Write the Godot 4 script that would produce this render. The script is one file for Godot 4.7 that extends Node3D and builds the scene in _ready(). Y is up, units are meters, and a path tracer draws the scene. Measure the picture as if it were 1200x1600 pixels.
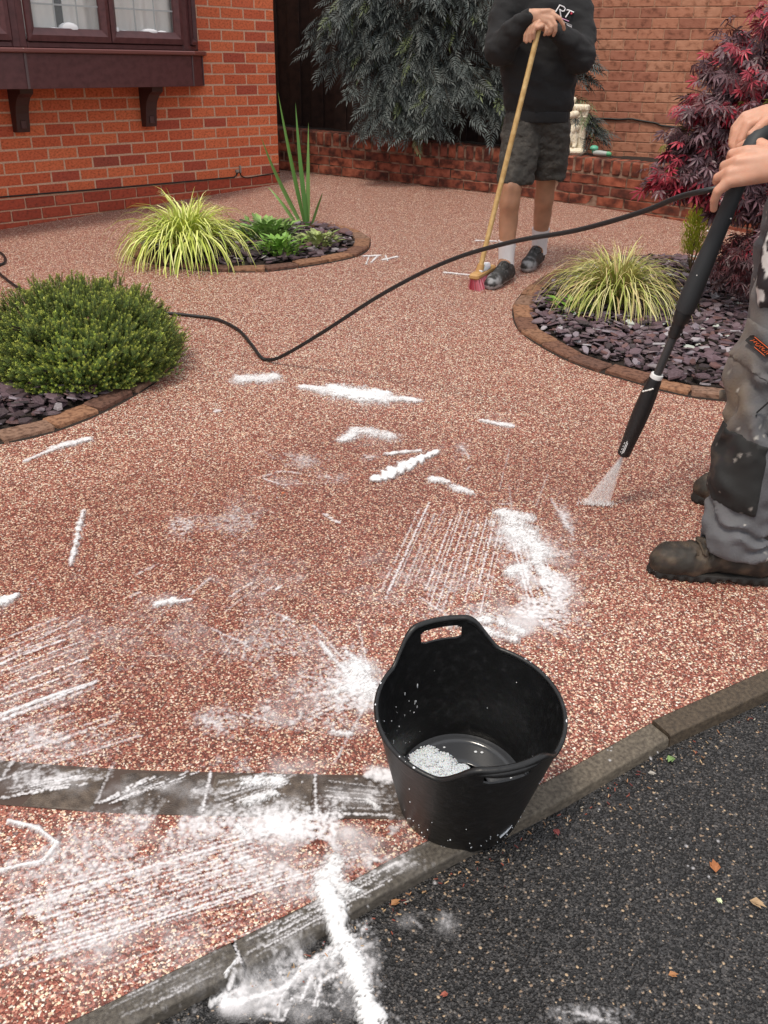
extends Node3D
# A front drive being washed: red resin-bound stone, brick house with a bow window, planted beds, two workers, a rubber tub and soap foam.
# Units are metres, y is up, the camera looks along -z; V(x, y, f) is a point f metres ahead of the camera's foot point.

# outlines traced on the ground, in metres: x, f
const FOAM := [
	["small oval foam puddle just below the bend of the hose", [[-0.6136, 3.806, -0.4904, 3.828, 0.05821, 0.05856, 0.01]], 0.70],
	["long white foam streak, widest of those in the middle of the drive", [[-0.3457, 3.737, -0.22, 3.702, 0.02781, 0.05477, 0.01], [-0.22, 3.702, -0.03225, 3.645, 0.07521, 0.08674, 0.014], [-0.03225, 3.645, 0.1385, 3.615, 0.06028, 0.01985, 0.01]], 0.70],
	["arched thin foam patch below the long white streak", [[-0.1583, 3.225, -0.1015, 3.318, 0.02876, 0.03992, 0.007], [-0.1015, 3.318, 0.02545, 3.268, 0.03974, 0.03886, 0.008]], 0.90],
	["slanted ribbed foam bar with a hooked top in the middle of the drive", [[-0.0234, 2.922, 0.07748, 3.033, 0.03429, 0.04517, 0.014], [0.07748, 3.033, 0.1842, 3.141, 0.03664, 0.01927, 0.014], [0.00671, 3.121, 0.1262, 3.154, 0.01553, 0.01578, 0.007]], 0.50],
	["small pointed foam fleck left of the right-hand bed's brick edging", [[0.3728, 3.439, 0.4858, 3.391, 0.01219, 0.02993, 0.006]], 0.60],
	["broken string of foam blobs at the head of the brush stripes", [[0.1646, 2.936, 0.2189, 2.915, 0.02346, 0.0186, 0.009], [0.2303, 2.883, 0.2926, 2.841, 0.02243, 0.01761, 0.009]], 0.80],
	["large bright foam drift to the right of the brush stripes", [[0.3911, 2.712, 0.47, 2.679, 0.04184, 0.02889, 0.009], [0.4074, 2.636, 0.4723, 2.487, 0.06164, 0.04475, 0.011], [0.4556, 2.45, 0.4716, 2.348, 0.03128, 0.01995, 0.008], [0.3668, 2.36, 0.4432, 2.415, 0.02802, 0.02571, 0.008]], 1.00],
	["foam heap on the drive just behind the tub's back handle", [[0.1839, 2.104, 0.2807, 2.13, 0.02238, 0.02279, 0.01], [0.2462, 2.089, 0.3407, 2.049, 0.02522, 0.01924, 0.01], [0.3226, 2.118, 0.3694, 2.077, 0.02232, 0.01914, 0.009]], 0.90],
	["upright ribbed foam bar on the left of the drive", [[-0.908, 2.353, -0.9327, 2.501, 0.008546, 0.01353, 0.01], [-0.937, 2.516, -0.9608, 2.66, 0.01366, 0.009579, 0.01]], 0.60],
	["foam lump cut by the left edge of the picture", [[-1.068, 2.133, -1.012, 2.189, 0.03744, 0.01599, 0.012]], 0.70],
	["long pale foam ridge sweeping in from the left edge", [[-0.8924, 1.706, -0.8104, 1.769, 0.009221, 0.009492, 0.008], [-0.8104, 1.769, -0.7, 1.839, 0.009518, 0.004909, 0.007]], 0.60],
	["foam dash below the brick edging of the near left bed", [[-1.261, 3.001, -1.183, 3.113, 0.01012, 0.01586, 0.006], [-1.191, 3.107, -1.096, 3.187, 0.02698, 0.02223, 0.01]], 0.60],
	["small foam tuft beside a dark spot left of centre", [[-0.6158, 2.165, -0.575, 2.187, 0.01515, 0.01836, 0.01], [-0.583, 2.175, -0.5283, 2.192, 0.01222, 0.006149, 0.008]], 0.60],
	["star-shaped foam splash touching the left side of the tub", [[-0.1621, 2.02, -0.06348, 1.853, 0.006293, 0.0154, 0.006], [-0.06585, 1.926, -0.01905, 1.812, 0.0337, 0.02837, 0.012], [-0.1148, 1.819, -0.03272, 1.878, 0.01102, 0.01824, 0.008], [-0.0904, 1.975, -0.03981, 1.911, 0.01111, 0.01932, 0.008], [-0.1108, 1.688, -0.06955, 1.681, 0.01439, 0.01023, 0.008]], 1.00],
	["thick foam river spilling over the kerb on to the tarmac", [[-0.08634, 1.328, -0.09907, 1.269, 0.02573, 0.03496, 0.012], [-0.1141, 1.295, -0.06331, 1.256, 0.01635, 0.01597, 0.01], [-0.09907, 1.269, -0.07507, 1.201, 0.03418, 0.02829, 0.014], [-0.0701, 1.273, -0.03696, 1.262, 0.01545, 0.008368, 0.011], [-0.07507, 1.201, -0.04313, 1.125, 0.02605, 0.02502, 0.014], [-0.05979, 1.173, -0.0813, 1.143, 0.01718, 0.01206, 0.01], [-0.04313, 1.125, -0.01791, 1.055, 0.02834, 0.024, 0.014], [-0.01829, 1.072, 0.006119, 1.038, 0.01565, 0.01316, 0.012], [-0.01791, 1.055, -0.001551, 0.9685, 0.02608, 0.02484, 0.014]], 0.62],
	["lacy foam web on the tarmac left of the thick foam river", [[-0.2825, 1.054, -0.2323, 1.083, 0.007184, 0.004862, 0.005], [-0.231, 1.073, -0.1647, 1.068, 0.003469, 0.002297, 0.004], [-0.1647, 1.068, -0.1363, 1.121, 0.003462, 0.004759, 0.004], [-0.1363, 1.121, -0.08164, 1.149, 0.008638, 0.01129, 0.005], [-0.1101, 1.099, -0.1012, 1.051, 0.002762, 0.001614, 0.004], [-0.2643, 1.09, -0.2465, 1.121, 0.003632, 0.003697, 0.004], [-0.1647, 1.068, -0.1702, 1.018, 0.002784, 0.001624, 0.004]], 0.75],
	["round foam splat on the dark paver band left of the tub", [[-0.2882, 1.528, -0.2177, 1.533, 0.0201, 0.02011, 0.01], [-0.2762, 1.478, -0.2251, 1.501, 0.01577, 0.01596, 0.009], [-0.2879, 1.411, -0.2698, 1.392, 0.009746, 0.006884, 0.007]], 1.00],
	["curved rope of foam at the left edge on the apron", [[-0.7521, 1.412, -0.6867, 1.394, 0.006393, 0.007832, 0.009], [-0.6867, 1.394, -0.6367, 1.357, 0.006629, 0.006459, 0.01], [-0.6367, 1.357, -0.649, 1.317, 0.007897, 0.00772, 0.01], [-0.649, 1.317, -0.7374, 1.288, 0.008108, 0.006439, 0.009]], 0.50],
	["pair of foam scribbles beside the tip of the oval bed", [[-0.143, 5.873, -0.04386, 5.898, 0.01976, 0.01837, 0.004], [-0.02713, 5.793, 0.05973, 5.876, 0.01877, 0.02219, 0.004], [-0.1112, 5.876, -0.1266, 5.682, 0.007031, 0.006096, 0.004], [-0.05961, 5.881, -0.09661, 5.728, 0.01093, 0.01047, 0.004], [-0.01197, 5.9, 0.004349, 5.767, 0.007493, 0.007237, 0.004]], 0.55],
	["thin line of foam left of the broom's red bristles", [[0.3448, 5.541, 0.489, 5.499, 0.02198, 0.0163, 0.006]], 0.60],
	["small foam smear by the man in black's shoes behind the pole", [[0.5938, 6.332, 0.7209, 6.327, 0.02097, 0.01748, 0.006]], 0.60],
	["foam dab on the paver beside the left foot of the tub", [[-0.02734, 1.487, -0.002896, 1.465, 0.008105, 0.0112, 0.008]], 0.70]]
const FILM_HAZE := [[-0.6886, 1.524, 0.1486, 0.02517, 2, 500], [-0.4656, 1.501, 0.1477, 0.02469, 2, 600], [-0.04657, 1.5, 0.08109, 0.02822, 2, 400], [-0.1475, 1.254, 0.07211, 0.01959, 1, 200], [0.008599, 1.33, 0.06255, 0.02112, 2, 300], [-0.4631, 2.637, 0.0969, 0.1357, 2, 700], [-0.6271, 2.583, 0.05151, 0.06946, 2, 350], [-0.2941, 3.05, 0.07719, 0.07022, 2, 260], [-0.1786, 2.938, 0.06624, 0.05672, 2, 220], [-0.3505, 2.888, 0.08687, 0.04597, 1, 180], [-0.05316, 3.092, 0.03687, 0.03078, 2, 80], [-0.3643, 2.305, 0.1642, 0.1626, 1, 900], [-0.4494, 2.048, 0.1835, 0.1638, 1, 1000], [-0.2422, 1.988, 0.1475, 0.1438, 2, 900], [0.01164, 2.32, 0.166, 0.1974, 1, 900], [0.1911, 2.231, 0.1617, 0.155, 2, 1000], [0.4594, 2.354, 0.08452, 0.202, 3, 1900], [0.3764, 2.134, 0.1046, 0.08693, 3, 1500], [0.3994, 2.565, 0.07013, 0.1533, 3, 900], [0.473, 2.258, 0.07282, 0.1579, 3, 900], [0.5071, 2.459, 0.0583, 0.1076, 2, 500], [0.5864, 2.671, 0.02074, 0.1387, 2, 250], [0.5972, 2.499, 0.0985, 0.1843, 0, 500], [-0.1473, 1.797, 0.1221, 0.1358, 2, 1100], [-0.05738, 1.858, 0.07826, 0.1424, 3, 1500], [-0.2476, 1.734, 0.05946, 0.04725, 2, 500], [-0.3784, 1.713, 0.05883, 0.05278, 2, 350], [-0.8389, 1.856, 0.2316, 0.1897, 1, 1600], [-0.7411, 2.011, 0.1474, 0.1327, 1, 700], [-0.7676, 1.64, 0.1701, 0.07947, 2, 1000], [-0.3821, 1.415, 0.181, 0.04895, 2, 1600], [-0.1485, 1.421, 0.1562, 0.04926, 3, 1800], [-0.5621, 1.316, 0.2215, 0.0893, 2, 2000], [-0.2158, 1.325, 0.174, 0.07506, 2, 1500], [-0.4705, 1.153, 0.2043, 0.08847, 1, 1600], [-0.04328, 1.391, 0.1029, 0.04794, 2, 900], [-0.6491, 1.175, 0.103, 0.06453, 2, 1000], [-0.1117, 3.654, 0.3166, 0.1483, 1, 400], [-0.5404, 3.811, 0.1357, 0.1011, 2, 250], [0.09456, 1.218, 0.04268, 0.02162, 1, 260], [0.3565, 1.046, 0.06521, 0.01576, 1, 260], [-0.2091, 1.074, 0.08744, 0.03479, 1, 700], [-0.1253, 1.123, 0.06745, 0.04897, 2, 500], [-0.1726, 1.04, 0.1181, 0.04473, 1, 700], [-0.07858, 1.201, 0.04686, 0.0531, 3, 500], [-0.03524, 1.125, 0.03381, 0.07369, 2, 400], [-0.261, 1.055, 0.02702, 0.01818, 3, 300], [-1.995, 5.367, 0.1423, 0.06481, 2, 120], [0.3592, 5.528, 0.0909, 0.05473, 2, 80], [-0.05107, 3.231, 0.1433, 0.09914, 1, 300], [-0.2167, 1.578, 0.1254, 0.02641, 2, 500], [0.2337, 3.191, 0.1425, 0.1622, 0, 200], [0.2842, 3.167, 0.02834, 0.07468, 2, 80], [0.00719, 1.556, 0.06931, 0.02222, 3, 400], [-0.5928, 2.172, 0.1043, 0.04153, 1, 200], [0.4252, 3.46, 0.1018, 0.07393, 0, 150]]
const FILM_BANDS := [[-1.009, 1.975, -0.8999, 1.687, -0.8121, 2.143, -0.69, 1.826, 13, 0.005017, 3], [-0.8884, 1.656, -0.8315, 1.505, -0.7193, 1.768, -0.4372, 1.711, 8, 0.004335, 2], [0.1451, 2.821, 0.4008, 2.725, -0.03123, 2.142, 0.2742, 2.136, 19, 0.003127, 3], [-0.7237, 1.22, -0.6673, 1.07, -0.1249, 1.458, 0.008456, 1.353, 15, 0.003434, 4], [-0.7112, 1.186, -0.6716, 1.081, -0.2247, 1.403, -0.09133, 1.328, 7, 0.006016, 2], [-0.6828, 1.111, -0.5569, 0.9996, -0.1389, 1.297, -0.03963, 1.271, 9, 0.002919, 2], [-0.7996, 1.492, -0.792, 1.471, -0.5989, 1.571, -0.606, 1.521, 7, 0.003762, 3], [-0.5532, 1.464, -0.5882, 1.456, -0.3693, 1.555, -0.4785, 1.561, 7, 0.003592, 3], [-0.3542, 1.442, -0.3605, 1.518, -0.1517, 1.55, -0.2286, 1.559, 7, 0.003433, 3], [-0.1303, 1.539, -0.1245, 1.452, 0.02106, 1.52, 0.04092, 1.449, 7, 0.003372, 3], [-0.247, 1.148, -0.2309, 1.114, 0.05911, 1.356, 0.05814, 1.302, 7, 0.002752, 3], [-0.5047, 1.001, -0.46, 0.9908, -0.2617, 1.148, -0.2451, 1.111, 5, 0.002359, 1], [0.3836, 2.603, 0.4838, 2.458, 0.3988, 2.106, 0.4912, 2.258, 9, 0.003869, 3], [0.472, 3.203, 0.6148, 2.911, 0.3844, 2.81, 0.5439, 2.731, 5, 0.003085, 1], [-0.5909, 2.248, -0.5099, 2.3, -0.7501, 1.984, -0.656, 1.936, 7, 0.003775, 1], [-0.4405, 1.995, -0.2476, 2.23, -0.5287, 1.866, -0.3099, 1.873, 8, 0.002914, 1]]
const FILM_LINES := [[-0.2663, 1.054, -0.2493, 1.094, 0.004721, 4], [-0.2493, 1.094, -0.2453, 1.128, 0.003483, 4], [-0.2082, 1.067, -0.1555, 1.087, 0.004768, 4], [-0.1555, 1.087, -0.1261, 1.133, 0.004759, 4], [-0.1261, 1.133, -0.08003, 1.162, 0.006269, 4], [-0.08003, 1.162, -0.04182, 1.189, 0.00635, 4], [-0.1314, 1.062, -0.1175, 1.109, 0.003407, 4], [-0.1088, 1.051, -0.09883, 1.097, 0.003348, 4], [-0.09883, 1.097, -0.05092, 1.122, 0.004822, 4], [-0.07634, 1.051, -0.04733, 1.087, 0.003408, 3], [-0.1603, 1.025, -0.1472, 1.068, 0.003349, 4], [-0.2817, 1.049, -0.2082, 1.067, 0.005875, 4], [-0.1472, 1.068, -0.07647, 1.054, 0.003396, 3], [-0.1815, 1.122, -0.1555, 1.087, 0.002195, 3], [-0.1928, 1.029, -0.1603, 1.025, 0.002189, 3], [-0.4304, 2.917, -0.3586, 2.968, 0.007454, 3], [-0.3586, 2.968, -0.2904, 2.952, 0.007607, 3], [-0.4304, 2.917, -0.3482, 2.865, 0.006152, 3], [-0.3482, 2.865, -0.2754, 2.878, 0.006403, 2], [-0.3027, 2.244, -0.287, 2.266, 0.005693, 4], [-0.3359, 2.221, -0.3025, 2.275, 0.004468, 3], [-0.5316, 2.219, -0.4918, 2.3, 0.005698, 3], [-0.4292, 2.133, -0.3278, 2.307, 0.004422, 2], [-0.4231, 2.208, -0.3705, 2.282, 0.005798, 3], [-0.6955, 2.198, -0.6675, 2.23, 0.007641, 3], [-0.4517, 2.062, -0.3503, 1.998, 0.004981, 3], [-0.4223, 2.035, -0.3855, 1.958, 0.002839, 3], [-0.3539, 2.024, -0.3514, 1.946, 0.002737, 3], [-0.3913, 1.996, -0.2959, 2.026, 0.003749, 2], [-0.2913, 2.139, -0.2356, 2.098, 0.006591, 3], [-0.1953, 2.678, -0.1411, 2.62, 0.01077, 4], [-0.2697, 2.096, -0.2554, 2.125, 0.004841, 4], [-0.03364, 1.847, -0.1719, 1.719, 0.005233, 3], [-0.03389, 1.859, -0.2528, 1.782, 0.005724, 2], [-0.0581, 1.882, -0.1834, 2.085, 0.004612, 3], [-0.03491, 1.907, -0.06438, 2.09, 0.003762, 3], [-0.02521, 1.812, -0.105, 1.581, 0.004091, 3], [-0.04172, 1.858, -0.2, 1.877, 0.005232, 3], [-0.08671, 1.81, -0.2558, 1.675, 0.004165, 2], [-0.3931, 1.713, -0.3225, 1.736, 0.006501, 3], [-0.3225, 1.736, -0.2299, 1.707, 0.004153, 3], [0.1014, 2.228, 0.1773, 2.141, 0.005502, 3], [0.3002, 2.348, 0.3658, 2.269, 0.006138, 3], [0.38, 2.766, 0.4225, 2.768, 0.008654, 3], [0.4267, 2.902, 0.4177, 2.726, 0.003438, 2], [0.5569, 2.818, 0.5798, 2.631, 0.006665, 3], [0.5756, 2.733, 0.5903, 2.573, 0.005704, 3], [0.2812, 3.194, 0.309, 3.09, 0.007746, 3], [0.3053, 3.04, 0.2784, 2.979, 0.005123, 3], [-0.6739, 3.46, -0.6519, 3.48, 0.01223, 4], [-1.239, 3.038, -1.269, 2.991, 0.01011, 3], [-0.5841, 1.567, -0.5891, 1.459, 0.004705, 3], [-0.3672, 1.558, -0.367, 1.44, 0.004263, 4], [-0.1423, 1.554, -0.1317, 1.441, 0.004039, 4], [-0.7995, 1.588, -0.808, 1.515, 0.005354, 3], [-0.2594, 1.155, -0.2381, 1.109, 0.002735, 4], [-0.4214, 1.046, -0.3739, 1.076, 0.003105, 3], [-0.3823, 1.064, -0.3826, 1.042, 0.002837, 3], [-0.363, 1.076, -0.3432, 1.059, 0.00205, 3], [-0.3801, 1.03, -0.3172, 1.066, 0.00242, 3], [-0.3474, 1.054, -0.3291, 1.071, 0.002453, 3], [0.05684, 1.228, 0.07994, 1.205, 0.003919, 2], [0.07496, 1.238, 0.1281, 1.226, 0.004138, 1], [0.3039, 1.056, 0.3402, 1.045, 0.003586, 2], [0.3408, 1.049, 0.4051, 1.03, 0.003584, 2], [0.053, 1.012, 0.01032, 1.055, 0.003319, 1], [-0.1611, 2.004, -0.05702, 1.846, 0.005121, 3], [-0.7039, 2.308, -0.6603, 2.36, 0.006562, 3], [-0.4598, 3.155, -0.3904, 3.055, 0.006325, 1], [-0.3489, 3.098, -0.2646, 3.051, 0.01476, 2], [-0.8392, 2.007, -0.9489, 1.901, 0.00542, 3], [-0.6945, 1.842, -0.8748, 1.698, 0.005909, 4], [-0.8014, 2.105, -0.9534, 1.913, 0.004427, 3], [-2.208, 5.349, -1.92, 5.36, 0.01635, 3], [-2.088, 5.319, -2, 5.38, 0.01632, 2]]
const HOSE := [[-2.529, 0.4463, 5.901], [-2.335, 0.4315, 5.718], [-2.242, 0.417, 5.524], [-2.226, 0.4046, 5.347], [-1.82, 0.3645, 4.835], [-1.468, 0.3477, 4.648], [-1.211, 0.3455, 4.657], [-1.107, 0.3442, 4.654], [-0.9784, 0.3406, 4.623], [-0.8415, 0.3356, 4.572], [-0.7186, 0.3241, 4.427], [-0.6314, 0.3098, 4.234], [-0.5666, 0.2977, 4.07], [-0.5304, 0.2947, 4.032], [-0.4604, 0.3256, 3.98], [-0.2803, 0.4607, 3.86], [-0.01076, 0.6819, 3.66], [0.2229, 0.8467, 3.46], [0.4261, 0.9519, 3.26], [0.6015, 1.024, 3.06], [0.7461, 1.109, 2.86], [0.8172, 1.168, 2.74], [0.8708, 1.199, 2.65], [0.9609, 1.218, 2.66]]
const BED_OVAL := [[-0.114, 6.246], [-0.175, 5.886], [-0.501, 5.592], [-0.8, 5.46], [-1.2, 5.5], [-1.56, 5.75], [-1.62, 6.1], [-1.42, 6.45], [-1.1, 6.66], [-0.752, 6.72], [-0.475, 6.681], [-0.22, 6.5]]
const BED_RIGHT := [[1.71, 6.026], [1.38, 5.92], [1.086, 5.702], [0.851, 5.371], [0.709, 5.043], [0.655, 4.78], [0.666, 4.496], [0.788, 4.2], [0.911, 4.029], [1.078, 3.88], [1.206, 3.773], [1.396, 3.698], [1.8, 3.68], [2.25, 3.85], [2.6, 4.3], [2.7, 4.9], [2.5, 5.5], [2.2, 5.9]]
const BED_NEAR := [[-1.401, 3.138], [-1.282, 3.21], [-1.185, 3.312], [-1.109, 3.429], [-1.036, 3.58], [-0.965, 3.784], [-0.93, 4.05], [-1, 4.3], [-1.25, 4.46], [-1.6, 4.46], [-2, 4.2], [-2.15, 3.8], [-2.1, 3.35], [-1.85, 3.12], [-1.6, 3.07]]
const WET := [[-0.7475, 2.373, 0.45, 0.5], [-0.3716, 2.69, 0.45, 0.45], [-0.5048, 1.752, 0.3, 0.5], [0.04365, 3.077, 0.4, 0.35], [0.6303, 3.006, 0.35, 0.3], [-0.09879, 3.228, 0.3, 0.2], [-0.1176, 2.543, 0.3, 0.35], [0.7297, 2.618, 0.25, 0.35]]

var rng := RandomNumberGenerator.new()
var used := {}
var M := {}
var tex := {}


func V(x: float, y: float, f: float) -> Vector3:
	return Vector3(x, y, -f)


func gy(x: float, z: float) -> float:      # the drive rises gently towards the house
	return -0.0694 * z - 0.011 * x


func GV(x: float, f: float, h := 0.0) -> Vector3:
	return Vector3(x, gy(x, -f) + h, -f)


func hexc(s: String) -> Color:
	return Color(s)


func lin(s: String) -> Color:
	return Color(s).srgb_to_linear()


# ---------------------------------------------------------------- nodes
func numbered(called: String) -> String:
	if not used.has(called):
		used[called] = 0
		return called
	used[called] += 1
	return "%s_%03d" % [called, used[called]]


func tag(o: Node3D, label: String, category: String, group := "") -> Node3D:
	o.set_meta("label", label)
	o.set_meta("category", category)
	if group != "":
		o.set_meta("group", group)
	return o


func thing(called: String, label: String, category: String, at := Vector3.ZERO, group := "") -> Node3D:
	var o := Node3D.new()
	o.name = numbered(called)
	o.position = at
	add_child(o)
	return tag(o, label, category, group)


func struct_node(called: String, at := Vector3.ZERO) -> Node3D:
	var o := Node3D.new()
	o.name = numbered(called)
	o.position = at
	o.set_meta("kind", "structure")
	add_child(o)
	return o


func origin_of(n: Node) -> Vector3:
	var p := Vector3.ZERO
	while n != self and n != null:
		p += (n as Node3D).position
		n = n.get_parent()
	return p


# a mesh given in world coordinates becomes a part of parent (whose chain is only translated)
func part(called: String, mesh: Mesh, mat: Material, parent: Node = null, stuff := false) -> MeshInstance3D:
	var o := MeshInstance3D.new()
	o.mesh = mesh
	o.material_override = mat
	if parent == null:
		o.name = numbered(called)
		add_child(o)
	else:
		o.name = called
		o.position = -origin_of(parent)
		parent.add_child(o, true)
	if stuff:
		o.set_meta("kind", "stuff")
	return o


# a mesh given around its own origin, placed by a world transform
func place(called: String, mesh: Mesh, mat: Material, xf: Transform3D, parent: Node) -> MeshInstance3D:
	var o := MeshInstance3D.new()
	o.mesh = mesh
	o.material_override = mat
	o.name = called
	o.transform = Transform3D(xf.basis, xf.origin - origin_of(parent))
	parent.add_child(o, true)
	return o


func scatter(called: String, mesh: Mesh, mat: Material, xfs: Array, cols: Array, parent: Node) -> MultiMeshInstance3D:
	var mm := MultiMesh.new()
	mm.transform_format = MultiMesh.TRANSFORM_3D
	mm.use_colors = cols.size() > 0
	mm.mesh = mesh
	mm.instance_count = xfs.size()
	var off := origin_of(parent)
	for i in xfs.size():
		var t: Transform3D = xfs[i]
		t.origin -= off
		mm.set_instance_transform(i, t)
		if cols.size() > 0:
			mm.set_instance_color(i, cols[i])
	var o := MultiMeshInstance3D.new()
	o.multimesh = mm
	o.material_override = mat
	o.name = called
	o.set_meta("kind", "stuff")
	parent.add_child(o, true)
	return o


# ---------------------------------------------------------------- mesh building
class MB:
	var v := PackedVector3Array()
	var n := PackedVector3Array()
	var c := PackedColorArray()
	var t := PackedVector2Array()
	var idx := PackedInt32Array()
	var col := Color.WHITE

	func tri(a: Vector3, b: Vector3, d: Vector3) -> void:   # counter-clockwise seen from the front
		var nn := (b - a).cross(d - a)
		if nn.length_squared() < 1e-18:
			return
		nn = nn.normalized()
		var i := v.size()
		v.append(a); v.append(b); v.append(d)
		for k in 3:
			n.append(nn); c.append(col)
		t.append(Vector2(0, 0)); t.append(Vector2(1, 0)); t.append(Vector2(1, 1))
		idx.append(i); idx.append(i + 2); idx.append(i + 1)

	func quad(a: Vector3, b: Vector3, d: Vector3, e: Vector3) -> void:
		var nn := (d - a).cross(e - b)
		if nn.length_squared() < 1e-18:
			return
		nn = nn.normalized()
		var i := v.size()
		v.append(a); v.append(b); v.append(d); v.append(e)
		for k in 4:
			n.append(nn); c.append(col)
		t.append(Vector2(0, 1)); t.append(Vector2(1, 1)); t.append(Vector2(1, 0)); t.append(Vector2(0, 0))
		for k in [0, 2, 1, 0, 3, 2]:
			idx.append(i + k)

	# grid of points, rows x cols, smooth; normals by the neighbours; closed_u joins the last column to the first
	func sheet(p: PackedVector3Array, rows: int, cols: int, closed := false, flip := false, uv := PackedVector2Array(), cc := PackedColorArray()) -> void:
		var i0 := v.size()
		for r in rows:
			for q in cols:
				var l := q - 1
				var rr := q + 1
				if closed:
					l = (l + cols) % cols
					rr = rr % cols
				else:
					l = maxi(l, 0)
					rr = mini(rr, cols - 1)
				var du := p[r * cols + rr] - p[r * cols + l]
				var dv := p[mini(r + 1, rows - 1) * cols + q] - p[maxi(r - 1, 0) * cols + q]
				var nn := du.cross(dv)
				if nn.length_squared() < 1e-20:
					nn = Vector3.UP
				nn = nn.normalized()
				if flip:
					nn = -nn
				v.append(p[r * cols + q]); n.append(nn)
				c.append(cc[r * cols + q] if cc.size() else col)
				t.append(uv[r * cols + q] if uv.size() else Vector2(float(q) / cols, float(r) / rows))
		var last := cols if closed else cols - 1
		for r in rows - 1:
			for q in last:
				var a := i0 + r * cols + q
				var b := i0 + r * cols + (q + 1) % cols
				var d := a + cols
				var e := b + cols
				if flip:
					for k in [a, b, e, a, e, d]:
						idx.append(k)
				else:
					for k in [a, e, b, a, d, e]:
						idx.append(k)

	func tube(pts: Array, radii: Array, sides := 10, caps := true) -> void:
		var p := PackedVector3Array()
		var side := Vector3.ZERO
		for i in pts.size():
			var dir: Vector3 = (pts[mini(i + 1, pts.size() - 1)] - pts[maxi(i - 1, 0)])
			dir = dir.normalized()
			if side == Vector3.ZERO:
				side = dir.cross(Vector3.UP if absf(dir.y) < 0.9 else Vector3.RIGHT).normalized()
			else:
				side = (side - dir * side.dot(dir)).normalized()
			var up := dir.cross(side)
			for k in sides:
				var a := TAU * k / sides
				p.append(pts[i] + (side * cos(a) + up * sin(a)) * radii[i])
		sheet(p, pts.size(), sides, true)
		if caps:
			for e in [0, pts.size() - 1]:
				for k in sides:
					var a := p[e * sides + k]
					var b := p[e * sides + (k + 1) % sides]
					if e == 0:
						tri(pts[e], b, a)
					else:
						tri(pts[e], a, b)

	func lathe(prof: Array, seg: int, xf := Transform3D()) -> void:   # prof: Vector2(radius, height), upwards on the outside
		var p := PackedVector3Array()
		for q: Vector2 in prof:
			for k in seg:
				var a := TAU * k / seg
				p.append(xf * Vector3(q.x * cos(a), q.y, -q.x * sin(a)))
		sheet(p, prof.size(), seg, true)

	func box(size: Vector3, ch: float, xf := Transform3D(), r: RandomNumberGenerator = null, jit := 0.0) -> void:
		var h := size / 2.0
		var cor := {}
		for sx in [-1, 1]:
			for sy in [-1, 1]:
				for sz in [-1, 1]:
					var j := Vector3.ZERO
					if r:
						j = Vector3(r.randf_range(-jit, jit), r.randf_range(-jit, jit), r.randf_range(-jit, jit))
					var s := Vector3(sx, sy, sz)
					var full := s * h + j
					for ax in 3:
						var q := full
						for o in 3:
							if o != ax:
								q[o] -= s[o] * ch
						cor[[sx, sy, sz, ax]] = xf * q
		for ax in 3:
			var u := (ax + 1) % 3
			var w := (ax + 2) % 3
			for sg in [-1, 1]:
				var k := []
				for pr in [[-1, -1], [1, -1], [1, 1], [-1, 1]]:
					var s := [0, 0, 0, ax]
					s[ax] = sg; s[u] = pr[0]; s[w] = pr[1]
					k.append(cor[s])
				if sg > 0:
					quad(k[0], k[1], k[2], k[3])
				else:
					quad(k[3], k[2], k[1], k[0])
		if ch <= 0.0:
			return
		for ax in 3:      # edges along ax
			var u := (ax + 1) % 3
			var w := (ax + 2) % 3
			for su in [-1, 1]:
				for sw in [-1, 1]:
					var a0 := [0, 0, 0, u]; var a1 := [0, 0, 0, u]; var b0 := [0, 0, 0, w]; var b1 := [0, 0, 0, w]
					for q in [a0, a1, b0, b1]:
						q[u] = su; q[w] = sw
					a0[ax] = -1; b0[ax] = -1; a1[ax] = 1; b1[ax] = 1
					if su * sw > 0:
						quad(cor[a0], cor[b0], cor[b1], cor[a1])
					else:
						quad(cor[a1], cor[b1], cor[b0], cor[a0])
		for sx in [-1, 1]:
			for sy in [-1, 1]:
				for sz in [-1, 1]:
					var a: Vector3 = cor[[sx, sy, sz, 0]]
					var b: Vector3 = cor[[sx, sy, sz, 1]]
					var d: Vector3 = cor[[sx, sy, sz, 2]]
					if sx * sy * sz > 0:
						tri(a, b, d)
					else:
						tri(a, d, b)

	func blob(at: Vector3, r: Vector3, rows := 7, cols := 10, basis := Basis()) -> void:
		var p := PackedVector3Array()
		for i in rows:
			var la := -PI / 2 + PI * i / (rows - 1)
			for k in cols:
				var a := TAU * k / cols
				p.append(at + basis * Vector3(r.x * cos(la) * cos(a), r.y * sin(la), -r.z * cos(la) * sin(a)))
		sheet(p, rows, cols, true)

	func add(o: Array, cc := Color.WHITE) -> void:      # [vertices, normals, indices (clockwise), colours]
		var i0 := v.size()
		v.append_array(o[0]); n.append_array(o[1])
		var has: bool = o.size() > 3 and o[3].size() == o[0].size()
		for i in o[0].size():
			c.append(o[3][i] if has else cc)
			t.append(Vector2.ZERO)
		for i in o[2]:
			idx.append(i0 + i)

	func mesh() -> ArrayMesh:
		var a := []
		a.resize(Mesh.ARRAY_MAX)
		a[Mesh.ARRAY_VERTEX] = v
		a[Mesh.ARRAY_NORMAL] = n
		a[Mesh.ARRAY_COLOR] = c
		a[Mesh.ARRAY_TEX_UV] = t
		a[Mesh.ARRAY_INDEX] = idx
		var m := ArrayMesh.new()
		m.add_surface_from_arrays(Mesh.PRIMITIVE_TRIANGLES, a)
		return m


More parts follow.
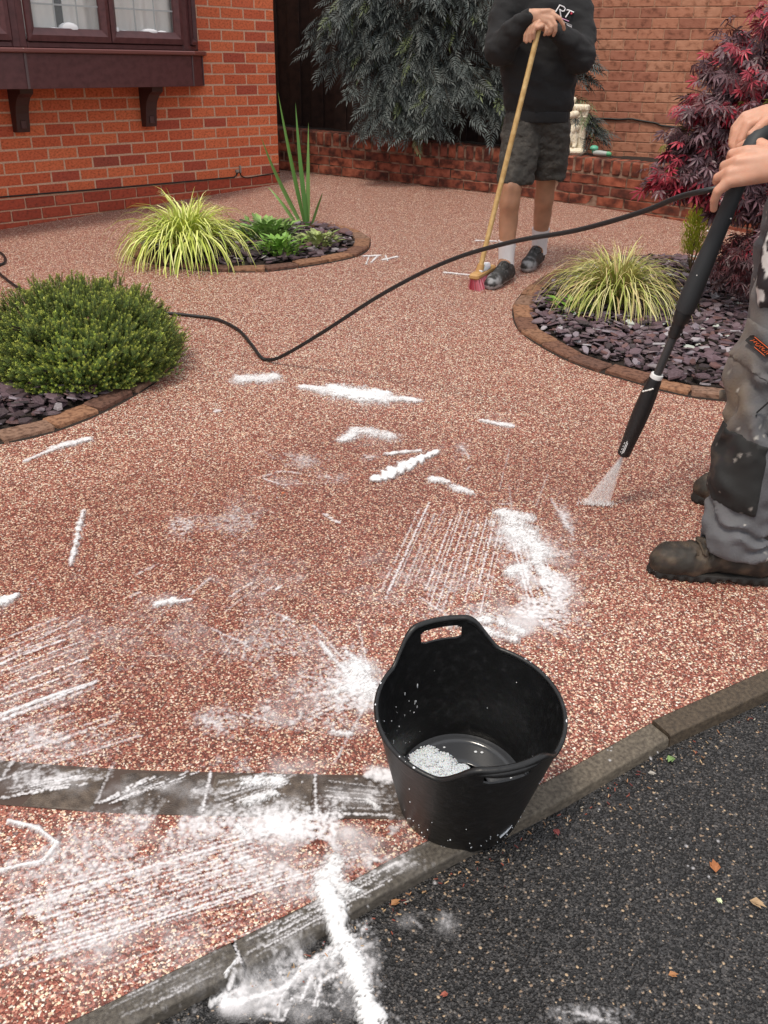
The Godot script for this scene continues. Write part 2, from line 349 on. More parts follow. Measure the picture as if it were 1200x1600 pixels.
# ---------------------------------------------------------------- smooth bodies: tapered capsules joined by a soft minimum, meshed as surface nets
class Sdf:
	var o: Vector3
	var s: float
	var nx: int
	var ny: int
	var nz: int
	var k: float
	var acc := PackedFloat32Array()

	func _init(lo: Vector3, hi: Vector3, cell: float, kk: float) -> void:
		o = lo; s = cell; k = kk
		nx = int((hi.x - lo.x) / cell) + 2
		ny = int((hi.y - lo.y) / cell) + 2
		nz = int((hi.z - lo.z) / cell) + 2
		acc.resize(nx * ny * nz)

	# a chain of points with radii; squash scales distances along z (flat cross-sections)
	func chain(pts: Array, radii: Array) -> void:
		var m := 4.5 / k + s
		var lo := Vector3.INF
		var hi := -Vector3.INF
		for i in pts.size():
			var e: Vector3 = Vector3.ONE * (radii[i] + m)
			lo = lo.min(pts[i] - e)
			hi = hi.max(pts[i] + e)
		var x0 := maxi(0, int((lo.x - o.x) / s)); var x1 := mini(nx - 1, int((hi.x - o.x) / s) + 1)
		var y0 := maxi(0, int((lo.y - o.y) / s)); var y1 := mini(ny - 1, int((hi.y - o.y) / s) + 1)
		var z0 := maxi(0, int((lo.z - o.z) / s)); var z1 := mini(nz - 1, int((hi.z - o.z) / s) + 1)
		var segs := maxi(1, pts.size() - 1)
		var A := PackedVector3Array(); var B := PackedVector3Array(); var L := PackedFloat32Array(); var R := PackedFloat32Array(); var D := PackedFloat32Array()
		for i in segs:
			var j := mini(i + 1, pts.size() - 1)
			A.append(pts[i]); B.append(pts[j] - pts[i]); L.append(maxf(1e-9, (pts[j] - pts[i]).length_squared()))
			R.append(radii[i]); D.append(radii[j] - radii[i])
		for z in range(z0, z1 + 1):
			for y in range(y0, y1 + 1):
				var at := (z * ny + y) * nx
				for x in range(x0, x1 + 1):
					var p := o + Vector3(x, y, z) * s
					var d := 9.0
					for i in segs:
						var q := p - A[i]
						var t := clampf(q.dot(B[i]) / L[i], 0.0, 1.0)
						d = minf(d, (q - B[i] * t).length() - R[i] - D[i] * t)
					if d < m:
						acc[at + x] += exp(-k * d)

	func ell(at: Vector3, r: Vector3, basis := Basis()) -> void:
		var m := 4.5 / k + s
		var big := maxf(r.x, maxf(r.y, r.z)) + m
		var inv := basis.inverse()
		var sm := minf(r.x, minf(r.y, r.z))
		var lo := (at - Vector3.ONE * big - o) / s
		var hi := (at + Vector3.ONE * big - o) / s
		for z in range(maxi(0, int(lo.z)), mini(nz - 1, int(hi.z) + 1) + 1):
			for y in range(maxi(0, int(lo.y)), mini(ny - 1, int(hi.y) + 1) + 1):
				for x in range(maxi(0, int(lo.x)), mini(nx - 1, int(hi.x) + 1) + 1):
					var q := inv * (o + Vector3(x, y, z) * s - at)
					var l := (q / r).length()
					var g := (q / (r * r)).length()
					var d := l * (l - 1.0) / maxf(g, 1e-6) if l > 1e-4 else -sm
					d = maxf(d, -sm)
					if d < m:
						acc[(z * ny + y) * nx + x] += exp(-k * d)

	func nets(extra = null, colour = null) -> Array:
		var f := PackedFloat32Array()
		f.resize(acc.size())
		var has: bool = extra != null
		for z in nz:
			for y in ny:
				var at := (z * ny + y) * nx
				for x in nx:
					var a := acc[at + x]
					var d := 1.0
					if a > 0.0:
						d = -log(a) / k
						if has and d < 0.06 and d > -0.09:
							d = extra.call(o + Vector3(x, y, z) * s, d)
					f[at + x] = d
		var vid := PackedInt32Array()
		vid.resize(acc.size())
		vid.fill(-1)
		var v := PackedVector3Array()
		var sy := nx
		var sz := nx * ny
		var offs := [0, 1, sy, sy + 1, sz, sz + 1, sz + sy, sz + sy + 1]
		var edges := [[0, 1], [2, 3], [4, 5], [6, 7], [0, 2], [1, 3], [4, 6], [5, 7], [0, 4], [1, 5], [2, 6], [3, 7]]
		for z in nz - 1:
			for y in ny - 1:
				var at := (z * ny + y) * nx
				for x in nx - 1:
					var i := at + x
					var s0 := f[i] < 0.0
					if s0 == (f[i + 1] < 0.0) and s0 == (f[i + sy] < 0.0) and s0 == (f[i + sy + 1] < 0.0) and s0 == (f[i + sz] < 0.0) and s0 == (f[i + sz + 1] < 0.0) and s0 == (f[i + sz + sy] < 0.0) and s0 == (f[i + sz + sy + 1] < 0.0):
						continue
					var sum := Vector3.ZERO
					var cnt := 0
					for e in edges:
						var fa := f[i + offs[e[0]]]
						var fb := f[i + offs[e[1]]]
						if (fa < 0.0) != (fb < 0.0):
							var t := fa / (fa - fb)
							var pa := Vector3(e[0] & 1, (e[0] >> 1) & 1, (e[0] >> 2) & 1)
							var pb := Vector3(e[1] & 1, (e[1] >> 1) & 1, (e[1] >> 2) & 1)
							sum += pa.lerp(pb, t)
							cnt += 1
					vid[i] = v.size()
					v.append(o + (Vector3(x, y, z) + sum / cnt) * s)
		var idx := PackedInt32Array()
		for z in range(1, nz - 1):
			for y in range(1, ny - 1):
				var at := (z * ny + y) * nx
				for x in range(1, nx - 1):
					var i := at + x
					var ins := f[i] < 0.0
					for ax in 3:
						var st: int = [1, sy, sz][ax]
						if ins == (f[i + st] < 0.0):
							continue
						var u: int = [sy, sz, 1][ax]
						var w: int = [sz, 1, sy][ax]
						var q := [vid[i - u - w], vid[i - w], vid[i], vid[i - u]]
						if q.min() < 0:
							continue
						# inside at the low end: outward along +axis; counter-clockwise is u then w
						if ins:
							for e in [0, 2, 1, 0, 3, 2]:
								idx.append(q[e])
						else:
							for e in [0, 1, 2, 0, 2, 3]:
								idx.append(q[e])
		var n := PackedVector3Array()
		n.resize(v.size())
		for i in range(0, idx.size(), 3):
			var a := v[idx[i]]
			var nn := (v[idx[i + 2]] - a).cross(v[idx[i + 1]] - a)
			for j in 3:
				n[idx[i + j]] += nn
		var cc := PackedColorArray()
		for i in n.size():
			n[i] = n[i].normalized()
			if colour != null:
				cc.append(colour.call(v[i], n[i]))
		return [v, n, idx, cc]


func body_mesh(parts: Array) -> ArrayMesh:
	var b := MB.new()
	for p in parts:
		b.add(p)
	return b.mesh()


func noise(sd: int, freq: float, oct := 3) -> FastNoiseLite:
	var n := FastNoiseLite.new()
	n.seed = sd
	n.frequency = freq
	n.noise_type = FastNoiseLite.TYPE_SIMPLEX_SMOOTH
	n.fractal_type = FastNoiseLite.FRACTAL_FBM
	n.fractal_octaves = oct
	return n


func cat(p: Array, per: int, closed := false) -> Array:      # a smooth curve through points
	var out := []
	var n := p.size()
	var last := n if closed else n - 1
	for i in last:
		var a: Variant = p[(i - 1 + n) % n] if closed else p[maxi(i - 1, 0)]
		var b: Variant = p[i]
		var c: Variant = p[(i + 1) % n]
		var d: Variant = p[(i + 2) % n] if closed else p[mini(i + 2, n - 1)]
		for k in per:
			out.append(b.cubic_interpolate(c, a, d, float(k) / per))
	if not closed:
		out.append(p[n - 1])
	return out


# ---------------------------------------------------------------- materials
func ramp(stops: Array) -> Gradient:
	var g := Gradient.new()
	var o := PackedFloat32Array()
	var c := PackedColorArray()
	for s in stops:
		o.append(s[0])
		c.append(Color(s[1]))
	g.offsets = o
	g.colors = c
	return g


func ntex(key: String, sd: int, freq: float, oct: int, stops: Array, size := 512, type := FastNoiseLite.TYPE_SIMPLEX_SMOOTH) -> NoiseTexture2D:
	if tex.has(key):
		return tex[key]
	var t := NoiseTexture2D.new()
	t.width = size
	t.height = size
	t.seamless = true
	t.normalize = true
	t.noise = noise(sd, freq, oct)
	t.noise.noise_type = type
	t.color_ramp = ramp(stops)
	tex[key] = t
	return t


func mat(key: String, color: String, rough: float, p := {}) -> StandardMaterial3D:
	if M.has(key):
		return M[key]
	var m := StandardMaterial3D.new()
	m.resource_name = key
	m.albedo_color = Color(color)
	m.roughness = rough
	m.vertex_color_use_as_albedo = p.get("vc", false)
	if p.has("tex"):
		m.albedo_texture = p.tex
	if p.has("bump"):
		m.heightmap_enabled = true
		m.heightmap_texture = p.bump
		m.heightmap_scale = p.get("bump_cm", 0.1)
	if p.has("scale"):
		m.uv1_triplanar = true
		m.uv1_world_triplanar = p.get("world", true)
		m.uv1_scale = Vector3.ONE * float(p.scale)
		m.uv1_triplanar_sharpness = 4.0
	if p.has("metal"):
		m.metallic = p.metal
	if p.has("spec"):
		m.metallic_specular = p.spec
	if p.has("rim"):
		m.rim_enabled = true
		m.rim = p.rim
		m.rim_tint = 0.6
	if p.has("sss"):
		m.subsurf_scatter_enabled = true
		m.subsurf_scatter_strength = p.sss
	if p.has("back"):
		m.backlight_enabled = true
		m.backlight = Color(p.back)
	M[key] = m
	return m


# ---------------------------------------------------------------- computed textures: stones laid one over another
func stone_image(size: int, col: Color, sd: int, dome: bool) -> Image:
	var im := Image.create(size, size, false, Image.FORMAT_RGBA8)
	var r := RandomNumberGenerator.new()
	r.seed = sd
	var ph := r.randf() * TAU
	var e := r.randf_range(0.62, 1.0)
	var rot := r.randf() * PI
	var k := r.randi_range(3, 5)
	for y in size:
		for x in size:
			var p := Vector2(x + 0.5, y + 0.5) / size * 2.0 - Vector2.ONE
			p = p.rotated(rot)
			p.y /= e
			var a := p.angle()
			var rad := 0.86 + 0.13 * cos(k * a + ph) * 0.6
			var d := p.length() / rad
			var al := clampf((1.0 - d) * size * 0.5 + 0.5, 0.0, 1.0)
			if dome:
				var h := sqrt(maxf(0.0, 1.0 - d * d * 0.9))
				im.set_pixel(x, y, Color(0.35 + 0.65 * h, 0.35 + 0.65 * h, 0.35 + 0.65 * h, al))
			else:
				var w := r.randf_range(0.93, 1.05)
				im.set_pixel(x, y, Color(minf(1, col.r * w), minf(1, col.g * w), minf(1, col.b * w), al))
	return im


func stones(side: int, count: int, smin: int, smax: int, base: Color, palette: Array, sd: int) -> Array:
	var r := RandomNumberGenerator.new()
	r.seed = sd
	var img := Image.create(side, side, false, Image.FORMAT_RGBA8)
	img.fill(base)
	var hgt := Image.create(side, side, false, Image.FORMAT_RGBA8)
	hgt.fill(Color(0, 0, 0))
	var bank := []
	var total := 0.0
	for p in palette:
		total += p[1]
	for i in 220:
		var pick := r.randf() * total
		var col := Color.WHITE
		for p in palette:
			pick -= p[1]
			if pick <= 0.0:
				col = Color(p[0])
				break
		col = col.lightened(r.randf() * 0.12) if r.randf() < 0.5 else col.darkened(r.randf() * 0.16)
		var sz := r.randi_range(smin, smax)
		bank.append([stone_image(sz, col, sd * 1000 + i, false), stone_image(sz, col, sd * 1000 + i, true), sz])
	for i in count:
		var b: Array = bank[r.randi() % bank.size()]
		var at := Vector2i(r.randi_range(-smax, side), r.randi_range(-smax, side))
		var rc := Rect2i(0, 0, b[2], b[2])
		for dx in [0, side]:
			for dy in [0, side]:
				if (dx and at.x > -1) or (dy and at.y > -1):
					continue
				img.blend_rect(b[0], rc, at + Vector2i(dx, dy))
				hgt.blend_rect(b[1], rc, at + Vector2i(dx, dy))
	return [ImageTexture.create_from_image(img), ImageTexture.create_from_image(hgt)]


# ---------------------------------------------------------------- the drive, kerbs and tarmac
const KERB_UP := [[-3.6, -0.85], [-1.9, 0.2], [-1.1, 0.66], [-0.508, 1.001], [-0.262, 1.154], [-0.116, 1.246], [0.059, 1.365], [0.353, 1.547], [0.631, 1.740], [0.977, 1.940], [1.6, 2.29], [3.0, 3.05], [6.5, 4.9]]


func kerb_f(x: float) -> float:
	var k := KERB_UP
	for i in k.size() - 1:
		if x <= k[i + 1][0] or i == k.size() - 2:
			var t: float = (x - k[i][0]) / (k[i + 1][0] - k[i][0])
			return lerpf(k[i][1], k[i + 1][1], t)
	return 0.0


func build_ground() -> void:
	var st := stones(2048, 230000, 5, 11, Color("643529"), [["9d5645", 30], ["804338", 16], ["b67361", 15], ["eedbbc", 20], ["faf2e4", 11], ["dfb49a", 11], ["977c6b", 3], ["63463c", 2]], 3)
	var m := StandardMaterial3D.new()
	m.resource_name = "resin_bound_stone"
	m.albedo_texture = st[0]
	m.vertex_color_use_as_albedo = true
	m.roughness = 0.58
	m.clearcoat_enabled = true
	m.clearcoat = 0.22
	m.clearcoat_roughness = 0.36
	m.heightmap_enabled = true
	m.heightmap_texture = st[1]
	m.heightmap_scale = 0.26
	M["resin"] = m
	var wet := noise(5, 0.55, 4)
	var fine := noise(8, 3.0, 3)
	var rows := 190
	var cols := 241
	var p := PackedVector3Array()
	var uv := PackedVector2Array()
	var cc := PackedColorArray()
	for r in rows:
		var t := float(r) / (rows - 1)
		for q in cols:
			var x := lerpf(-6.0, 6.0, float(q) / (cols - 1))
			var f := lerpf(kerb_f(x), 10.6, t)
			p.append(GV(x, f))
			uv.append(Vector2(x, f).rotated(0.31) / 1.5)
			var w := smoothstep(5.2, 3.0, f) * (0.32 + 0.40 * wet.get_noise_2d(x, f))
			for g in WET:
				w += 1.5 * g[3] * exp(-((x - g[0]) * (x - g[0]) + (f - g[1]) * (f - g[1])) / (g[2] * g[2]))
			w = clampf(w, 0.0, 1.0)
			var dry := 1.0 + 0.06 * fine.get_noise_2d(x, f)
			cc.append(Color(lerpf(1.08, 0.76, w) * dry, lerpf(1.07, 0.64, w) * dry, lerpf(1.05, 0.59, w) * dry))
	var b := MB.new()
	b.sheet(p, rows, cols, false, false, uv, cc)
	part("resin_driveway", b.mesh(), m).set_meta("kind", "structure")

	st = stones(1024, 90000, 3, 8, Color("0e0d0d"), [["2e2c2c", 40], ["1d1c1d", 34], ["3d3a39", 16], ["4f4a46", 5], ["8a745f", 1.5], ["b39a7c", 0.8], ["625a53", 2.0], ["a9a39a", 0.5]], 9)
	m = StandardMaterial3D.new()
	m.resource_name = "tarmac"
	m.albedo_texture = st[0]
	m.vertex_color_use_as_albedo = true
	m.roughness = 0.55
	m.heightmap_enabled = true
	m.heightmap_texture = st[1]
	m.heightmap_scale = 0.34
	M["tarmac"] = m
	p = PackedVector3Array()
	uv = PackedVector2Array()
	cc = PackedColorArray()
	rows = 90
	cols = 161
	var patchy := noise(15, 1.6, 4)
	for r in rows:
		var t := pow(float(r) / (rows - 1), 0.6)
		for q in cols:
			var x := lerpf(-5.0, 5.0, float(q) / (cols - 1))
			var f := lerpf(-4.0, kerb_f(x) - 0.02, t)
			p.append(Vector3(x, gy(x, -f) - 0.022, -f))
			uv.append(Vector2(x, f).rotated(0.5) / 0.95)
			var w := 1.75 + 0.40 * patchy.get_noise_2d(x, f)
			var br := maxf(0.0, patchy.get_noise_2d(x * 3.0 + 40.0, f * 3.0) - 0.25)
			cc.append(Color(w * (1.04 + 1.0 * br), w * (0.98 + 0.65 * br), w * (0.93 + 0.3 * br)))
	b = MB.new()
	b.sheet(p, rows, cols, false, false, uv, cc)
	part("tarmac_footway", b.mesh(), m).set_meta("kind", "structure")

	p = PackedVector3Array()
	for r in 61:
		for q in 61:
			var x := lerpf(-90, 90, q / 60.0)
			var f := lerpf(-90, 90, r / 60.0)
			p.append(Vector3(x, clampf(gy(x, -f), -0.4, 0.8) - 0.12, -f))
	b = MB.new()
	b.col = Color(0.06, 0.055, 0.05)
	b.sheet(p, 61, 61)
	part("ground", b.mesh(), mat("far_ground", "ffffff", 0.95, {"vc": true})).set_meta("kind", "structure")

	# kerb of thin concrete edging stones between the resin and the tarmac
	var conc := ntex("concrete", 21, 0.02, 5, [[0.0, "77706a"], [0.45, "a29b92"], [0.7, "b7b0a6"], [1.0, "d0cac0"]])
	var grit := ntex("grit", 22, 0.12, 3, [[0.0, "000000"], [1.0, "ffffff"]])
	var km := [mat("concrete_pale", "938c82", 0.75, {"tex": conc, "bump": grit, "bump_cm": 0.10, "scale": 7.0}), mat("concrete_brown", "74685a", 0.7, {"tex": conc, "bump": grit, "bump_cm": 0.10, "scale": 6.0}), mat("concrete_grey", "7f7c78", 0.6, {"tex": conc, "bump": grit, "bump_cm": 0.10, "scale": 8.0})]
	var kerb := struct_node("kerb_edging", GV(0.0, 1.3))
	var joints := [-3.5, -2.7, -1.9, -1.1, -0.262, 0.20, 0.631, 1.42, 2.2, 3.0, 3.8, 4.6]
	for i in joints.size() - 1:
		b = MB.new()
		var sp := PackedVector3Array()
		var n := 8
		var lift = [0.004, 0.003, 0.006][i % 3] + (0.008 if i == 6 else 0.0)
		var inset := 0.006
		for k in n + 1:
			var x := lerpf(joints[i] + 0.003, joints[i + 1] - 0.003, float(k) / n)
			var dir := Vector2(0.01, kerb_f(x + 0.005) - kerb_f(x - 0.005)).normalized()
			var nn := Vector2(dir.y, -dir.x)      # towards the tarmac
			for e in [[-0.002, -0.06], [-0.001, lift - 0.003], [0.004, lift], [0.052, lift - 0.001], [0.058, lift - inset], [0.060, -0.07]]:
				var q = Vector2(x, kerb_f(x)) + nn * e[0]
				sp.append(GV(q.x, q.y, e[1]))
		b.sheet(sp, n + 1, 6, false, false)
		for e in [0, n]:
			var c0 := sp[e * 6]
			for k in range(1, 5):
				if e == 0:
					b.tri(c0, sp[k + 1], sp[k])
				else:
					b.tri(c0, sp[e * 6 + k], sp[e * 6 + k + 1])
		part("kerb_stone", b.mesh(), km[[0, 2, 1, 2, 2, 0, 1, 0, 1, 0, 2][i]], kerb)

	# darker paver band across the drive
	var band := struct_node("paver_band", GV(-0.5, 1.5))
	var dark := [mat("paver_dark", "857a72", 0.5, {"tex": conc, "bump": grit, "bump_cm": 0.15, "scale": 3.1}), mat("paver_dark_b", "756a64", 0.5, {"tex": conc, "bump": grit, "bump_cm": 0.15, "scale": 3.4})]
	b = MB.new()
	var bp := PackedVector3Array()
	for i in 40:
		var x := lerpf(-1.75, 0.17, i / 39.0)
		var fu := 1.558 + 0.10 * pow(maxf(0.0, -x - 0.45), 1.6)
		for e in [0.002, -0.118]:
			bp.append(GV(x, fu + e, 0.0015))
	b.sheet(bp, 40, 2, false, true)
	part("joint_bed", b.mesh(), mat("joint_dark", "4a3c35", 0.9), band)
	var xs := [-1.72, -1.48, -1.25, -1.03, -0.806, -0.586, -0.364, -0.139, 0.075, 0.16]
	for i in xs.size() - 1:
		b = MB.new()
		var mid: float = (xs[i] + xs[i + 1]) / 2.0
		var fu := 1.558 + 0.10 * pow(maxf(0.0, -mid - 0.45), 1.6)
		var slope := -0.14 * pow(maxf(0.0, -mid - 0.45), 0.6)
		var at := GV(mid, fu - 0.058, -0.0285 + rng.randf_range(-0.001, 0.0015))
		var bas := Basis(Vector3.UP, -slope * -1.0) * Basis(Vector3.RIGHT, 0.0693)
		b.box(Vector3(xs[i + 1] - xs[i] - 0.006, 0.06, 0.116), 0.004, Transform3D(bas, at), rng, 0.0015)
		part("paver", b.mesh(), dark[i % 2], band)


# ---------------------------------------------------------------- brickwork
const CORNER := Vector3(-0.902, 0.0, -8.135)
const WU := Vector3(-0.681, 0.0, 0.732)       # along the house wall, to the left
const WN := Vector3(0.732, 0.0, 0.681)        # out of the house wall


func wp(u: float, y: float, n: float) -> Vector3:
	return CORNER + WU * u + WN * n + Vector3(0, y, 0)


func brick_variants(size: Vector3, ch: float, jit: float, count: int) -> Array:
	var out := []
	for i in count:
		var b := MB.new()
		b.box(size, ch, Transform3D(), rng, jit)
		out.append(b.mesh())
	return out


func brick_mats(key: String, cols: Array, tx: Texture2D, bump: Texture2D, scale: float, rough := 0.8) -> Array:
	var out := []
	for i in cols.size():
		out.append(mat(key + str(i), cols[i], rough, {"tex": tx, "bump": bump, "bump_cm": 0.18, "scale": scale}))
	return out


func build_house() -> void:
	var speck := ntex("brick_speck", 31, 0.045, 5, [[0.0, "8a7068"], [0.26, "cdbfb8"], [0.45, "efe8e4"], [1.0, "ffffff"]])
	var grit: Texture2D = tex["grit"]
	var mats := brick_mats("house_brick", ["d87148", "ce6642", "c15c3f", "df794e", "b5543e", "d46d48", "a3503f"], speck, grit, 2.4)
	var plinth := brick_mats("plinth_brick", ["b04a30", "a4432c", "b9553a"], speck, grit, 1.7, 0.55)
	var house := thing("brick_house", "orange-red brick house wall with a brown bow window and a thin black cable", "house", wp(1.2, 0.5, 0))
	var mort := mat("mortar_pale", "dcbaa2", 0.9, {"tex": ntex("mortar", 33, 0.05, 4, [[0.0, "b9aca4"], [0.5, "e8e0da"], [1.0, "ffffff"]]), "bump": grit, "bump_cm": 0.15, "scale": 3.0})
	var b := MB.new()
	var frame := Basis(WU, Vector3.UP, WU.cross(Vector3.UP))
	b.box(Vector3(7.0, 5.6, 4.0), 0.0, Transform3D(frame, wp(3.502, 2.6, -2.0025)))
	part("wall", b.mesh(), mort, house)
	var pitch := 0.2165
	var shapes := brick_variants(Vector3(pitch - 0.0105, 0.0640, 0.05), 0.003, 0.0012, 6)
	var bas := Basis(WU, Vector3.UP, WN)
	bas = Basis(-WU, Vector3.UP, WN)
	var rest := MB.new()
	for j in range(-4, 28):
		var y := 0.655 + 0.0745 * (j + 0.5)
		var off := 0.190 if posmod(j, 2) == 0 else 0.082
		for i in range(-1, 24):
			var u0 := off + pitch * i
			var u1 := u0 + pitch
			if u1 <= 0.02 or u0 > 4.3:
				continue
			var cut := maxf(u0, 0.0)
			var bottom_y := y - 0.037
			var proud := rng.randf_range(-0.0012, 0.0012)
			var shown := y < 1.93 and u0 < 2.55 and not (y > 1.36 and u0 > 0.95) and y > 0.46
			if u0 >= 0.0 and shown and not (j < 0):
				place("brick", shapes[rng.randi() % 6], mats[pick_tone()], Transform3D(bas, wp(u0 + pitch / 2, y, -0.025 + proud)), house)
			elif u0 >= 0.0 and shown:
				place("brick", shapes[rng.randi() % 6], plinth[rng.randi() % 3], Transform3D(bas, wp(u0 + pitch / 2, y, -0.019 + proud)), house)
			elif shown:
				var e := MB.new()
				e.box(Vector3(u1 - cut - 0.0055, 0.064, 0.05), 0.003, Transform3D(), rng, 0.001)
				place("brick", e.mesh(), plinth[rng.randi() % 3] if j < 0 else mats[pick_tone()], Transform3D(bas, wp((cut + u1 - 0.005) / 2, y, -0.025 + (0.006 if j < 0 else 0.0))), house)
			else:
				rest.box(Vector3(u1 - cut - 0.0105, 0.064, 0.05), 0.003, Transform3D(bas, wp((cut + u1) / 2, y, -0.0255)), rng, 0.001)
	part("upper_brick", rest.mesh(), mats[1], house, true)

	# cable along the wall with its two clips
	var pts := []
	for q in [[3.4, 0.674], [2.414, 0.671], [1.7, 0.664], [1.0, 0.660], [0.478, 0.659]]:
		pts.append(wp(q[0], q[1], 0.006))
	pts = cat(pts, 6)
	for q in [[0.455, 0.672], [0.44, 0.692], [0.425, 0.694]]:
		pts.append(wp(q[0], q[1], 0.007))
	var rad := []
	for q in pts:
		rad.append(0.0055)
	b = MB.new()
	b.tube(pts, rad, 7)
	pts = []
	for q in [[0.415, 0.70], [0.408, 0.67], [0.38, 0.652], [0.33, 0.645], [0.2, 0.652], [0.0, 0.662]]:
		pts.append(wp(q[0], q[1], 0.006))
	pts = cat(pts, 5)
	rad = []
	for q in pts:
		rad.append(0.0045)
	b.tube(pts, rad, 7)
	part("cable", b.mesh(), mat("black_cable", "17120f", 0.5), house)
	b = MB.new()
	b.box(Vector3(0.030, 0.022, 0.016), 0.003, Transform3D(bas, wp(0.445, 0.703, 0.008)))
	b.box(Vector3(0.012, 0.055, 0.014), 0.002, Transform3D(bas, wp(0.412, 0.715, 0.007)))
	part("cable_clip", b.mesh(), mat("clip_grey", "8b847c", 0.6), house)

	build_window(house)


func pick_tone() -> int:
	var r := rng.randf()
	if r < 0.30: return 0
	if r < 0.48: return 1
	if r < 0.60: return 2
	if r < 0.78: return 3
	if r < 0.86: return 4
	if r < 0.955: return 5
	return 6


